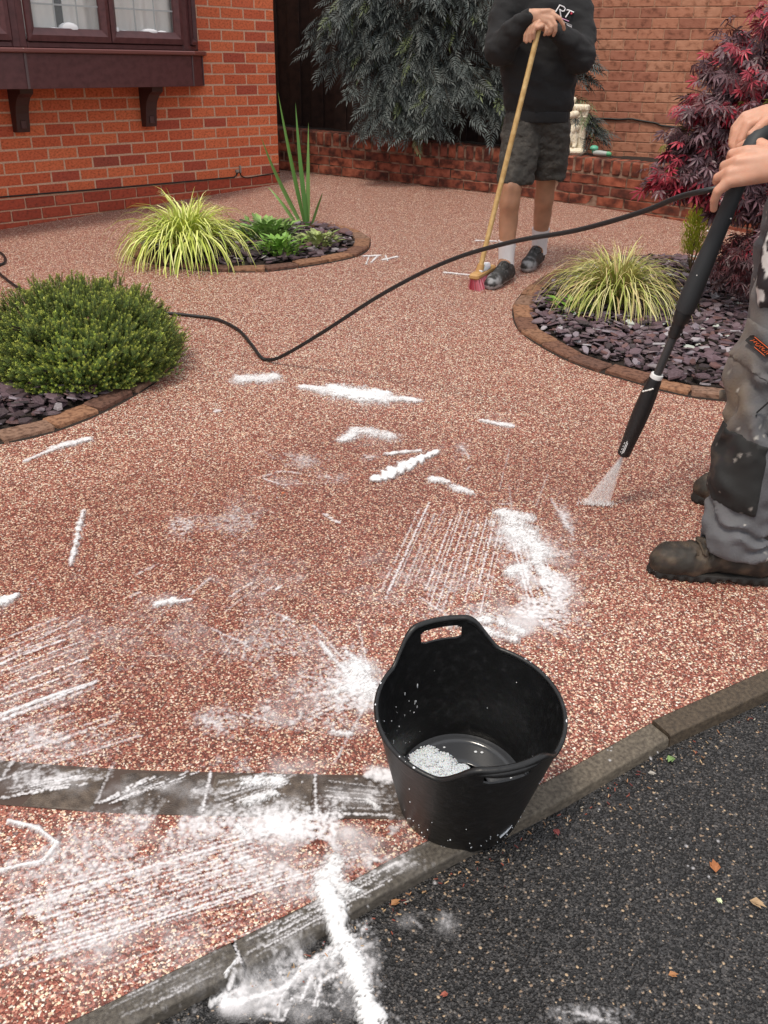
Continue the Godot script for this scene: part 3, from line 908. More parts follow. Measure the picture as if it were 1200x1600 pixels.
# the bow window: facets in plan as [u, n]
func build_window(house: Node3D) -> void:
	var brown := mat("window_brown", "5b3436", 0.42, {"tex": ntex("woodgrain", 41, 0.03, 4, [[0.0, "b9a9a9"], [0.5, "e8e0e0"], [1.0, "ffffff"]]), "scale": 1.3})
	var dark := mat("bracket_brown", "3a201f", 0.5)
	var red := mat("sill_brown", "6d403c", 0.35)
	var bay := Node3D.new()
	bay.name = "bow_window"
	house.add_child(bay)
	bay.position = wp(2.0, 1.4, 0.2) - origin_of(house)
	var plan := [[4.1, 0.0], [3.72, 0.28], [2.31, 0.39], [0.985, 0.25], [0.80, 0.12], [0.70, 0.0]]
	# fascia, sill board and underside: each a ring of chamfered boards following the plan
	var b := MB.new()
	var sill := MB.new()
	var under := MB.new()
	var seams := MB.new()
	for i in plan.size() - 1:
		var a := wp(plan[i][0], 0, plan[i][1])
		var d := wp(plan[i + 1][0], 0, plan[i + 1][1])
		var dir := (d - a).normalized()
		var out := dir.cross(Vector3.UP)
		if out.dot(WN) < 0:
			out = -out
		var bs := Basis(dir, Vector3.UP, dir.cross(Vector3.UP))
		var ln := a.distance_to(d)
		b.box(Vector3(ln + 0.004, 0.198, 0.03), 0.002, Transform3D(bs, (a + d) / 2 + Vector3(0, 1.424, 0) - out * 0.015))
		sill.box(Vector3(ln + 0.035, 0.026, 0.075), 0.006, Transform3D(bs, (a + d) / 2 + Vector3(0, 1.537, 0) - out * 0.010))
		if i > 0:
			seams.box(Vector3(0.016, 0.196, 0.006), 0.001, Transform3D(bs, a + Vector3(0, 1.424, 0) + out * 0.0035 + dir * 0.004))
		under.quad(a + Vector3(0, 1.328, 0), wp(plan[i][0], 1.328, 0.004), wp(plan[i + 1][0], 1.328, 0.004), d + Vector3(0, 1.328, 0))
	part("fascia", b.mesh(), brown, bay)
	part("sill", sill.mesh(), red, bay)
	part("soffit", under.mesh(), dark, bay)
	part("seam_strip", seams.mesh(), mat("seam_grey", "57484a", 0.5), bay)
	# brackets under it
	for u in [2.21, 1.235]:
		b = MB.new()
		var prof := [[0.0, 0.0], [0.17, 0.0], [0.165, -0.03], [0.12, -0.055], [0.085, -0.10], [0.070, -0.15], [0.060, -0.235], [0.052, -0.262], [0.0, -0.262]]
		var w := 0.045
		for k in range(1, prof.size() - 1):
			for sgn in [-1, 1]:
				var A := wp(u + sgn * w, 1.322, 0.0)
				var B := wp(u + sgn * w, 1.322 + prof[k][1], prof[k][0])
				var C := wp(u + sgn * w, 1.322 + prof[k + 1][1], prof[k + 1][0])
				if sgn > 0:
					b.tri(A, C, B)
				else:
					b.tri(A, B, C)
		for k in prof.size() - 1:
			b.quad(wp(u + w, 1.322 + prof[k][1], prof[k][0]), wp(u + w, 1.322 + prof[k + 1][1], prof[k + 1][0]), wp(u - w, 1.322 + prof[k + 1][1], prof[k + 1][0]), wp(u - w, 1.322 + prof[k][1], prof[k][0]))
		part("bracket", b.mesh(), dark, bay)
		b = MB.new()
		b.box(Vector3(0.034, 0.05, 0.012), 0.003, Transform3D(Basis(-WU, Vector3.UP, WN), wp(u, 1.322 - 0.215, 0.066)))
		part("bracket", b.mesh(), mat("bracket_cap", "4a2c2b", 0.4), bay)
	# casements: [start u,n] to [end u,n] on each facet, with two sashes on the long ones
	for fc in [[plan[1], plan[2], 2], [plan[2], plan[3], 2], [plan[3], plan[4], 1]]:
		var a := wp(fc[0][0], 0, fc[0][1])
		var d := wp(fc[1][0], 0, fc[1][1])
		var dir := (d - a).normalized()
		var out := dir.cross(Vector3.UP)
		if out.dot(WN) < 0:
			out = -out
		a -= out * 0.055
		d -= out * 0.055
		var ln := a.distance_to(d)
		var bs := Basis(dir, Vector3.UP, dir.cross(Vector3.UP))
		if bs.z.dot(out) < 0:
			bs = Basis(-dir, Vector3.UP, (-dir).cross(Vector3.UP))
		var post := 0.05
		var fr := MB.new()
		for x in [0.0, ln]:
			fr.box(Vector3(post, 1.30, 0.07), 0.006, Transform3D(bs, a + dir * clampf(x, post / 2, ln - post / 2) + Vector3(0, 2.20, 0)))
		fr.box(Vector3(ln - 2 * post, 0.035, 0.07), 0.006, Transform3D(bs, (a + d) / 2 + Vector3(0, 1.5675, 0)))
		part("frame", fr.mesh(), brown, bay)
		var n: int = fc[2]
		var sw := (ln - 2 * post) / n
		for k in n:
			var c := a + dir * (post + sw * (k + 0.5))
			var rail := 0.062 if n > 1 else 0.030
			var sash := MB.new()
			var h := 1.15
			var y0 := 1.588
			# mitred sash: each rail is a bevelled bar sloping in to the glass
			for e in 4:
				var q := []
				var corners := [Vector2(-sw / 2 + 0.004, y0), Vector2(sw / 2 - 0.004, y0), Vector2(sw / 2 - 0.004, y0 + h), Vector2(-sw / 2 + 0.004, y0 + h)]
				var inner := [Vector2(-sw / 2 + rail, y0 + rail + 0.012), Vector2(sw / 2 - rail, y0 + rail + 0.012), Vector2(sw / 2 - rail, y0 + h - rail), Vector2(-sw / 2 + rail, y0 + h - rail)]
				var e2 := (e + 1) % 4
				var P := func(v: Vector2, o: float) -> Vector3: return c + dir * v.x + Vector3(0, v.y, 0) + out * o
				var m1: Vector2 = corners[e].lerp(inner[e], 0.45)
				var m2: Vector2 = corners[e2].lerp(inner[e2], 0.45)
				var flip := bs.x.dot(dir) < 0
				for s in [[corners[e], corners[e2], 0.03, corners[e], corners[e2], 0.048], [corners[e], corners[e2], 0.048, m1, m2, 0.052], [m1, m2, 0.052, inner[e], inner[e2], 0.030], [inner[e], inner[e2], 0.030, inner[e], inner[e2], 0.010]]:
					var w0: Vector3 = P.call(s[0], s[2])
					var w1: Vector3 = P.call(s[1], s[2])
					var w2: Vector3 = P.call(s[4], s[5])
					var w3: Vector3 = P.call(s[3], s[5])
					if flip:
						sash.quad(w1, w0, w3, w2)
					else:
						sash.quad(w0, w1, w2, w3)
			part("sash", sash.mesh(), brown, bay)
			var gw := sw - 2 * rail
			var pane := MB.new()
			pane.quad(c - bs.x * gw / 2 + Vector3(0, y0 + rail, 0) + out * 0.016, c + bs.x * gw / 2 + Vector3(0, y0 + rail, 0) + out * 0.016, c + bs.x * gw / 2 + Vector3(0, y0 + h - rail, 0) + out * 0.016, c - bs.x * gw / 2 + Vector3(0, y0 + h - rail, 0) + out * 0.016)
			var glass := mat("window_glass", "dfe8ea1e", 0.04)
			glass.transparency = BaseMaterial3D.TRANSPARENCY_ALPHA
			part("pane", pane.mesh(), glass, bay)
			if n > 1:
				var lead := MB.new()
				for x in [-gw / 6, gw / 6]:
					lead.box(Vector3(0.009, h - 2 * rail, 0.003), 0.0, Transform3D(bs, c + bs.x * x + out * 0.0195 + Vector3(0, y0 + h / 2, 0)))
				for r in 7:
					var yy := y0 + rail + 0.012 + 0.128 * (r + 1)
					lead.box(Vector3(gw, 0.0095, 0.003), 0.0, Transform3D(bs, c + out * 0.0185 + Vector3(0, yy, 0)))
				part("glazing_lead", lead.mesh(), mat("lead_grey", "a4a8aa", 0.4), bay)
	# inside: white net curtain in folds and a pale window board
	var path := []
	for i in range(1, 5):
		path.append(Vector2(plan[i][0], plan[i][1] - 0.10))
	var lens := 0.0
	var cp := PackedVector3Array()
	var cols := 240
	for r in 2:
		for q in cols:
			var t := float(q) / (cols - 1)
			var u := lerpf(3.65, 0.92, t)
			var n := 0.0
			for i in 3:
				if u <= path[i].x and u >= path[i + 1].x:
					n = lerpf(path[i].y, path[i + 1].y, (path[i].x - u) / (path[i].x - path[i + 1].x))
			n += 0.012 * sin(t * 150.0) + 0.006 * sin(t * 67.0 + 1.0)
			cp.append(wp(u, 1.60 if r == 0 else 2.75, n))
	for span in [[0, 70], [76, 146], [150, 178], [184, 226]]:
		var piece := PackedVector3Array()
		for r in 2:
			for q in range(span[0], span[1]):
				piece.append(cp[r * cols + q])
		b = MB.new()
		b.sheet(piece, 2, span[1] - span[0])
		part("net_curtain", b.mesh(), mat("curtain_white", "f6f4ef", 0.9, {"back": "b0b0b0"}), bay)
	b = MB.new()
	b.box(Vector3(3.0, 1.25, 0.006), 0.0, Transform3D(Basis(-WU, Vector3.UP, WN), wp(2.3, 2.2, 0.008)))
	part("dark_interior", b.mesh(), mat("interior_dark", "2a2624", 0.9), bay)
	b = MB.new()
	b.box(Vector3(2.4, 0.02, 0.12), 0.004, Transform3D(Basis(-WU, Vector3.UP, WN), wp(2.3, 1.565, 0.07)))
	part("window_board", b.mesh(), mat("board_white", "e8e4de", 0.5), bay)
	# draped white cloth and a dark ornament on the board, seen through the glass
	b = MB.new()
	for k in 9:
		var u := 2.05 - k * 0.105
		b.blob(wp(u, 1.64 + 0.02 * sin(k * 2.0), 0.318 - 0.0107 * k), Vector3(0.07, 0.028 + 0.012 * sin(k * 1.7), 0.02), 7, 10, Basis(Vector3.UP, 0.75))
	part("folded_cloth", b.mesh(), mat("cloth_white", "dfdfe2", 0.9), bay)
	# top of the bay and its lead roof, above the picture
	b = MB.new()
	for i in plan.size() - 1:
		var a := wp(plan[i][0], 2.86, plan[i][1])
		var d := wp(plan[i + 1][0], 2.86, plan[i + 1][1])
		b.quad(a, d, wp(plan[i + 1][0], 3.15, 0.005), wp(plan[i][0], 3.15, 0.005))
		b.quad(a + Vector3(0, -0.13, 0), d + Vector3(0, -0.13, 0), d, a)
	part("bay_roof", b.mesh(), brown, bay)


# the low planter wall: [x, f] along its face
const PLANTER := [[-1.45, 8.985], [-0.86, 8.715], [0.0, 8.321], [0.868, 7.923], [1.431, 7.617], [1.862, 7.321], [2.35, 6.93], [2.9, 6.42]]


func planter_at(s: float) -> Array:       # [point on the face, direction, height of the wall top]
	var l := 0.0
	for i in PLANTER.size() - 1:
		var a := Vector2(PLANTER[i][0], PLANTER[i][1])
		var b := Vector2(PLANTER[i + 1][0], PLANTER[i + 1][1])
		var d := a.distance_to(b)
		if s <= l + d or i == PLANTER.size() - 2:
			var q := a + (b - a) * ((s - l) / d)
			var t1 := clampf((s - l) / d, 0, 1)
			var dir := (b - a).normalized()
			if i + 2 < PLANTER.size() and t1 > 0.5:
				dir = dir.lerp((Vector2(PLANTER[i + 2][0], PLANTER[i + 2][1]) - b).normalized(), (t1 - 0.5)).normalized()
			elif i > 0 and t1 < 0.5:
				dir = dir.lerp((a - Vector2(PLANTER[i - 1][0], PLANTER[i - 1][1])).normalized(), 0.5 - t1).normalized()
			var top := gy(q.x, -q.y) + 0.345
			top += 0.5 * maxf(0.0, q.x - 1.4) * 0.045
			return [q, dir, top]
		l += d
	return []


func build_planter() -> void:
	var grit: Texture2D = tex["grit"]
	var grime := ntex("grime", 51, 0.012, 5, [[0.0, "4a3c34"], [0.3, "8c7468"], [0.5, "cbb6aa"], [0.75, "f2e6de"], [1.0, "ffffff"]])
	var mats := brick_mats("planter_brick", ["9c5a46", "8f4f3a", "a8634c", "83493a", "a15f48"], grime, grit, 1.5)
	var wall := thing("planter_wall", "low weathered red brick planter wall with a soldier-course coping, grimy and green in its joints", "wall", GV(0.5, 8.1))
	var shapes := brick_variants(Vector3(0.2165, 0.0665, 0.10), 0.004, 0.0015, 5)
	var heads := brick_variants(Vector3(0.0630, 0.1045, 0.215), 0.009, 0.0015, 5)
	var total := 5.2
	var core := PackedVector3Array()
	var back := PackedVector3Array()
	var n := 60
	for k in n + 1:
		var q := planter_at(total * k / n)
		var p: Vector2 = q[0]
		var nn := Vector2(q[1].y, -q[1].x)     # towards the drive
		for e in [[-0.0035, -0.55], [-0.0035, -0.003], [-0.205, -0.003], [-0.205, -0.6]]:
			var r = p + nn * e[0]
			core.append(Vector3(r.x, q[2] + e[1], -r.y))
	var b := MB.new()
	b.sheet(core, n + 1, 4, false, true)
	part("mortar_core", b.mesh(), mat("mortar_dark", "8c7668", 0.9, {"tex": grime, "bump": grit, "bump_cm": 0.2, "scale": 2.0}), wall)
	for j in 6:
		var s := 0.02 + (0.112 if j % 2 else 0.0) + rng.randf_range(-0.01, 0.01)
		while s < total - 0.1:
			var q := planter_at(s + 0.11)
			var q2 := planter_at(s + 0.2)
			var p: Vector2 = q[0]
			var dir: Vector2 = q[1]
			var nn := Vector2(dir.y, -dir.x)
			var tilt: float = clampf((q2[2] - q[2]) / 0.09, -0.06, 0.06)
			var x3 := Vector3(dir.x, tilt, -dir.y).normalized()
			var z3 := x3.cross(Vector3.UP).normalized()
			var at := Vector3(p.x, q[2] - 0.1135 - 0.0755 * (j + 0.5), -p.y) - Vector3(nn.x, 0, -nn.y) * (0.05 + rng.randf_range(-0.002, 0.002))
			place("brick", shapes[rng.randi() % 5], mats[rng.randi() % 5], Transform3D(Basis(x3, z3.cross(x3), z3), at), wall)
			s += 0.225
	var s := 0.03
	while s < total:
		var q := planter_at(s)
		var p: Vector2 = q[0]
		var dir: Vector2 = q[1]
		var nn := Vector2(dir.y, -dir.x)
		var x3 := Vector3(dir.x, 0, -dir.y)
		var z3 := x3.cross(Vector3.UP).normalized()
		var at := Vector3(p.x, q[2] - 0.0525, -p.y) - Vector3(nn.x, 0, -nn.y) * (0.1035 + rng.randf_range(-0.003, 0.003))
		place("coping_brick", heads[rng.randi() % 5], mats[rng.randi() % 5], Transform3D(Basis(x3, Vector3.UP, z3) * Basis(Vector3.FORWARD, rng.randf_range(-0.03, 0.03)), at), wall)
		s += 0.0762
	# soil behind it
	var soil := PackedVector3Array()
	var bump := noise(52, 4.0)
	for k in n + 1:
		var q := planter_at(total * k / n)
		var p: Vector2 = q[0]
		var nn := Vector2(q[1].y, -q[1].x)
		for e in 8:
			var r := p + nn * (-0.19 - 0.14 * e)
			soil.append(Vector3(r.x, q[2] - 0.03 + 0.025 * bump.get_noise_2d(r.x, r.y) - (0.3 if e == 7 else 0.0), -r.y))
	b = MB.new()
	b.sheet(soil, n + 1, 8, false, true)
	var so := part("soil", b.mesh(), mat("soil_dark", "2b211b", 0.95, {"bump": grit, "bump_cm": 0.8, "scale": 2.0}))
	so.set_meta("kind", "structure")


const BACK0 := Vector3(0.868, 0.0, -7.923)
const BD := Vector3(0.909, 0.0, 0.417)          # along the boundary wall, to the right
const BN := Vector3(-0.417, 0.0, 0.909)         # towards the drive


func build_back() -> void:
	var grit: Texture2D = tex["grit"]
	var stain := ntex("back_stain", 61, 0.02, 5, [[0.0, "93857d"], [0.22, "c2b4ab"], [0.40, "ece2db"], [1.0, "ffffff"]])
	var mats := brick_mats("back_brick", ["b67f66", "ad755e", "bb886e", "a86f5a", "b27b62", "a06a56"], stain, grit, 1.35)
	var wall := thing("brick_wall", "tall orange-brown brick wall behind the planter and the red maple", "wall", BACK0 + BD * 1.0 - BN * 0.65 + Vector3(0, 0.6, 0))
	var bs := Basis(BD, Vector3.UP, BD.cross(Vector3.UP))
	if bs.z.dot(BN) < 0:
		bs = Basis(-BD, Vector3.UP, (-BD).cross(Vector3.UP))
	var b := MB.new()
	b.box(Vector3(4.7, 3.6, 0.3), 0.0, Transform3D(bs, BACK0 + BD * 2.5 - BN * (0.65 + 0.154) + Vector3(0, 1.7, 0)))
	part("mortar_core", b.mesh(), mat("mortar_tan", "b48f78", 0.9, {"tex": stain, "bump": grit, "bump_cm": 0.15, "scale": 2.0}), wall)
	var pitch := 0.2005
	var shapes := brick_variants(Vector3(pitch - 0.0075, 0.0675, 0.05), 0.003, 0.0012, 6)
	var rest := MB.new()
	for j in range(-8, 14):
		var y := 1.302 + 0.0745 * (j + 0.5)
		var off := 0.070 if posmod(j, 2) == 1 else -0.03
		for i in range(-6, 24):
			var s := off + pitch * (i + 0.5)
			var at := BACK0 + BD * s - BN * (0.65 + 0.025 + rng.randf_range(-0.0012, 0.0012)) + Vector3(0, y, 0)
			if s < 0.2:
				continue
			if s > 0.50 and s < 2.6 and y > 0.80 and y < 1.98:
				place("brick", shapes[rng.randi() % 6], mats[rng.randi() % 6], Transform3D(bs, at), wall)
			else:
				rest.box(Vector3(pitch - 0.0075, 0.0675, 0.05), 0.003, Transform3D(bs, at), rng, 0.001)
	part("outer_brick", rest.mesh(), mats[1], wall, true)
	var pts := []
	for q in [[0.4, 1.095], [0.70, 1.10], [0.80, 1.098], [0.90, 1.105], [0.955, 1.098], [1.1, 1.08], [1.3, 1.055], [2.6, 1.02]]:
		pts.append(BACK0 + BD * q[0] - BN * 0.641 + Vector3(0, q[1], 0))
	pts = cat(pts, 5)
	var rad := []
	for q in pts:
		rad.append(0.007)
	b = MB.new()
	b.tube(pts, rad, 7)
	part("cable", b.mesh(), M["black_cable"], wall)

	# dark board fence between the house and the brick wall
	var wood := ntex("fence_grain", 71, 0.02, 4, [[0.0, "8a7a76"], [0.5, "d8d0cc"], [1.0, "ffffff"]])
	var fm := [mat("fence_brown", "3a241d", 0.75, {"tex": wood, "scale": 1.0}), mat("fence_brown_b", "33201b", 0.75, {"tex": wood, "scale": 1.1}), mat("fence_brown_c", "412921", 0.75, {"tex": wood, "scale": 0.9})]
	var fence := thing("timber_fence", "dark brown vertical board fence beside the house corner, behind the grey shrub", "fence", BACK0 - BD * 1.9 - BN * 0.7 + Vector3(0, 0.6, 0))
	for i in 27:
		b = MB.new()
		b.box(Vector3(0.126, 2.5, 0.018), 0.003, Transform3D(), rng, 0.001)
		place("board", b.mesh(), fm[rng.randi() % 3], Transform3D(bs, BACK0 + BD * (0.12 - 0.118 * i) - BN * (0.70 + (0.0195 if i % 2 else 0.0)) + Vector3(0, 1.75, 0)), fence)
	b = MB.new()
	for y in [1.05, 2.35]:
		b.box(Vector3(3.1, 0.08, 0.04), 0.004, Transform3D(bs, BACK0 - BD * 1.45 - BN * 0.745 + Vector3(0, y, 0)))
	part("rail", b.mesh(), fm[1], fence)


# ---------------------------------------------------------------- planted beds
func inside(poly: PackedVector2Array, p: Vector2) -> bool:
	return Geometry2D.is_point_in_polygon(p, poly)


# edging blocks round an outline and slate chips inside it
func build_bed(label: String, edge_label: String, outline: Array, width: float, block: float, chips: int, near: int, sd: int, slate_sizes: Vector2) -> PackedVector2Array:
	var r := RandomNumberGenerator.new()
	r.seed = sd
	var ctrl := []
	for q in outline:
		ctrl.append(Vector2(q[0], q[1]))
	var ring := cat(ctrl, 14, true)
	var poly := PackedVector2Array(ring)
	var mid := Vector2.ZERO
	for q in ring:
		mid += q
	mid /= ring.size()
	var sgn := 1.0 if Geometry2D.is_polygon_clockwise(poly) else -1.0
	# edging
	var edging := thing("bed_edging", edge_label, "edging", GV(mid.x, mid.y), "rings of brick edging round the beds")
	var grit: Texture2D = tex["grit"]
	var stain := ntex("edging_stain", 81, 0.03, 5, [[0.0, "85776d"], [0.3, "bfb2a8"], [0.5, "eee6de"], [1.0, "ffffff"]])
	var em := brick_mats("edging_brick", ["8f6b54", "785646", "9b745a", "6c4e42", "8a6e5e"], stain, grit, 2.2, 0.85)
	var inner := PackedVector2Array()
	var length := 0.0
	for i in ring.size():
		length += (ring[(i + 1) % ring.size()] - ring[i]).length()
	var count := int(round(length / block))
	var step := length / count
	var cum := 0.0
	var target := step / 2
	var b := MB.new()
	var bedding := PackedVector3Array()
	for i in ring.size() + 1:
		var a: Vector2 = ring[i % ring.size()]
		var d: Vector2 = ring[(i + 1) % ring.size()]
		var dir := (d - a).normalized()
		var nn := Vector2(dir.y, -dir.x) * sgn * -1.0
		if not inside(poly, a + nn * 0.03):
			nn = -nn
		if i < ring.size():
			inner.append(a + nn * width)
		for e in [[-0.004, -0.03], [-0.002, 0.006], [width, 0.006], [width + 0.003, -0.03]]:
			var q: Vector2 = a + nn * e[0]
			bedding.append(GV(q.x, q.y, e[1]))
		if i == ring.size():
			break
		var sl := a.distance_to(d)
		while target < cum + sl and count > 0:
			var q := a + dir * (target - cum)
			var c2 := q + nn * (width / 2 + r.randf_range(-0.003, 0.003))
			var x3 := Vector3(dir.x, gy(dir.x, -dir.y), -dir.y).normalized()
			var z3 := x3.cross(Vector3.UP).normalized()
			b = MB.new()
			b.box(Vector3(step - 0.016, 0.062, width - 0.006), 0.007, Transform3D(), r, 0.004)
			place("block", b.mesh(), em[r.randi() % 5], Transform3D(Basis(x3, z3.cross(x3), z3) * Basis(Vector3.UP, r.randf_range(-0.02, 0.02)), GV(c2.x, c2.y, -0.008 + r.randf_range(-0.003, 0.003))), edging)
			target += step
			count -= 1
		cum += sl
	b = MB.new()
	b.sheet(bedding, ring.size() + 1, 4)
	part("mortar_bed", b.mesh(), mat("mortar_bed", "2a211c", 0.95, {"bump": grit, "bump_cm": 0.3, "scale": 2.0}), edging)
	# soil and slate
	var bed := struct_node("flower_bed", GV(mid.x, mid.y))
	b = MB.new()
	b.col = Color.WHITE
	for i in inner.size():
		var a := inner[i]
		var d := inner[(i + 1) % inner.size()]
		b.tri(GV(mid.x, mid.y, 0.012), GV(d.x, d.y, 0.006), GV(a.x, a.y, 0.006))
	part("soil", b.mesh(), M["soil_dark"], bed)
	var sm := []
	for c in [["5c484f", 21], ["67545b", 20], ["493a3e", 17], ["736469", 14], ["827880", 8], ["3f3537", 9], ["684b49", 10], ["a09a9e", 3], ["b9beb6", 1.4]]:
		for k in int(ceil(c[1] / 1.4)):
			sm.append(mat("slate_" + c[0], c[0], 0.62, {"tex": ntex("slate", 83, 0.05, 4, [[0.0, "a89ea0"], [1.0, "ffffff"]]), "bump": grit, "bump_cm": 0.1, "scale": 3.0}))
	var shapes := []
	for i in 14:
		b = MB.new()
		var n := r.randi_range(5, 8)
		var top := PackedVector3Array()
		var low := PackedVector3Array()
		var e := r.randf_range(0.5, 0.95)
		for k in n:
			var an := TAU * (k + r.randf_range(-0.3, 0.3)) / n
			var rad := r.randf_range(0.75, 1.1)
			var p := Vector3(cos(an) * rad, 0, -sin(an) * rad * e)
			top.append(p * 0.9 + Vector3(0, r.randf_range(0.09, 0.16), 0))
			low.append(p + Vector3(0, -0.1, 0))
		for k in n:
			var k2 := (k + 1) % n
			b.tri(Vector3(0, 0.14, 0), top[k], top[k2])
			b.quad(low[k], low[k2], top[k2], top[k])
		shapes.append(b.mesh())
	var spots := []
	var lo := Vector2.INF
	var hi := -Vector2.INF
	for q in inner:
		lo = lo.min(q)
		hi = hi.max(q)
	for i in chips * 4:
		if spots.size() >= chips:
			break
		var q := Vector2(r.randf_range(lo.x, hi.x), r.randf_range(lo.y, hi.y))
		if inside(inner, q):
			spots.append(q)
	spots.sort_custom(func(p: Vector2, q: Vector2) -> bool: return p.y < q.y)
	var xfs := []
	var cols := []
	for i in spots.size():
		var q: Vector2 = spots[i]
		var size := r.randf_range(slate_sizes.x, slate_sizes.y) * (1.0 if r.randf() < 0.8 else 1.35)
		var tilt := Basis(Vector3(r.randf_range(-1, 1), 0, r.randf_range(-1, 1)).normalized(), r.randf_range(0.0, 0.58))
		var bs := tilt * Basis(Vector3.UP, r.randf() * TAU).scaled(Vector3(size, size * 0.8, size))
		var xf := Transform3D(bs, GV(q.x, q.y, 0.014 + r.randf_range(0.0, 0.036)))
		if i < near:
			place("slate_chip", shapes[r.randi() % 14], sm[r.randi() % sm.size()], xf, bed)
		else:
			xfs.append(xf)
			var m: StandardMaterial3D = sm[r.randi() % sm.size()]
			cols.append(m.albedo_color.srgb_to_linear())
	if xfs.size():
		for k in 4:
			var xk := []
			var ck := []
			for i in range(k, xfs.size(), 4):
				xk.append(xfs[i]); ck.append(cols[i])
			scatter("slate_heap", shapes[k * 3], mat("slate_mixed", "ffffff", 0.62, {"vc": true}), xk, ck, bed)
	return inner


# ---------------------------------------------------------------- plants
func blade(b: MB, root: Vector3, dir: Vector3, length: float, width: float, droop: float, col: Color, tipcol: Color, segs := 6, fold := 0.25, lift := 1.0, flat := Vector3.ZERO) -> void:
	var p := PackedVector3Array()
	var cc := PackedColorArray()
	var at := root
	var d := (dir + Vector3.UP * lift).normalized()
	var side := d.cross(Vector3.UP)
	if side.length() < 0.05:
		side = Vector3(dir.z, 0, -dir.x)
	side = side.normalized()
	for i in segs + 1:
		var t := float(i) / segs
		var w := width * (1.0 - pow(t, 2.2)) * (0.55 + 0.45 * minf(1.0, t * 4.0)) + 0.0004
		if flat != Vector3.ZERO:
			side = (flat - d * flat.dot(d)).normalized()
		var up := side.cross(d).normalized()
		p.append(at - side * w / 2 + up * w * fold)
		p.append(at)
		p.append(at + side * w / 2 + up * w * fold)
		var c := col.lerp(tipcol, t)
		for k in 3:
			cc.append(c)
		at += d * (length / segs)
		d = d.rotated(Vector3.UP, (fmod(length * 977.0, 1.0) - 0.5) * 0.34)
		d = (d + Vector3.DOWN * droop * (0.3 + t) / segs * 2.0).normalized()
	b.sheet(p, segs + 1, 3, false, false, PackedVector2Array(), cc)


func grass_clump(label: String, at: Vector3, count: int, reach: float, height: float, cols: Array, sd: int, w: float, droop: float) -> void:
	var r := RandomNumberGenerator.new()
	r.seed = sd
	var t := thing("ornamental_grass", label, "ornamental grass", at)
	var b := MB.new()
	for i in count:
		var a := r.randf() * TAU
		var out := pow(r.randf(), 0.7)
		var a2 := a + r.randfn(0.0, 0.45)
		var dir := Vector3(cos(a2), 0, sin(a2)) * (0.15 + 1.1 * out)
		var len := lerpf(height * 1.0, reach * 1.35, out) * r.randf_range(0.75, 1.12)
		var c: Array = cols[r.randi() % cols.size()]
		var c0 := lin(c[0]) * r.randf_range(0.8, 1.1)
		blade(b, at + Vector3(cos(a), 0, sin(a)) * r.randf() * 0.055, dir, len, w * r.randf_range(0.7, 1.15), droop * (0.7 + 0.9 * out) * r.randf_range(0.7, 1.45), c0, lin(c[1]), 7, 0.22, lerpf(2.6, 1.35, out))
	var m := mat("grass_leaf", "ffffff", 0.55, {"vc": true, "back": "404040"})
	part("blades", b.mesh(), m, t, true)


func leaf_card(b: MB, root: Vector3, tip: Vector3, up: Vector3, width: float, sag: float, c: Color) -> void:
	var d := tip - root
	var side := d.cross(up).normalized()
	var up2 := side.cross(d).normalized()
	var m := root + d * 0.45 + up2 * d.length() * sag
	b.col = c
	b.tri(root, m - side * width / 2 + up2 * width * 0.14, m)
	b.tri(root, m, m + side * width / 2 + up2 * width * 0.14)
	b.tri(m - side * width / 2 + up2 * width * 0.14, tip, m)
	b.tri(m, tip, m + side * width / 2 + up2 * width * 0.14)


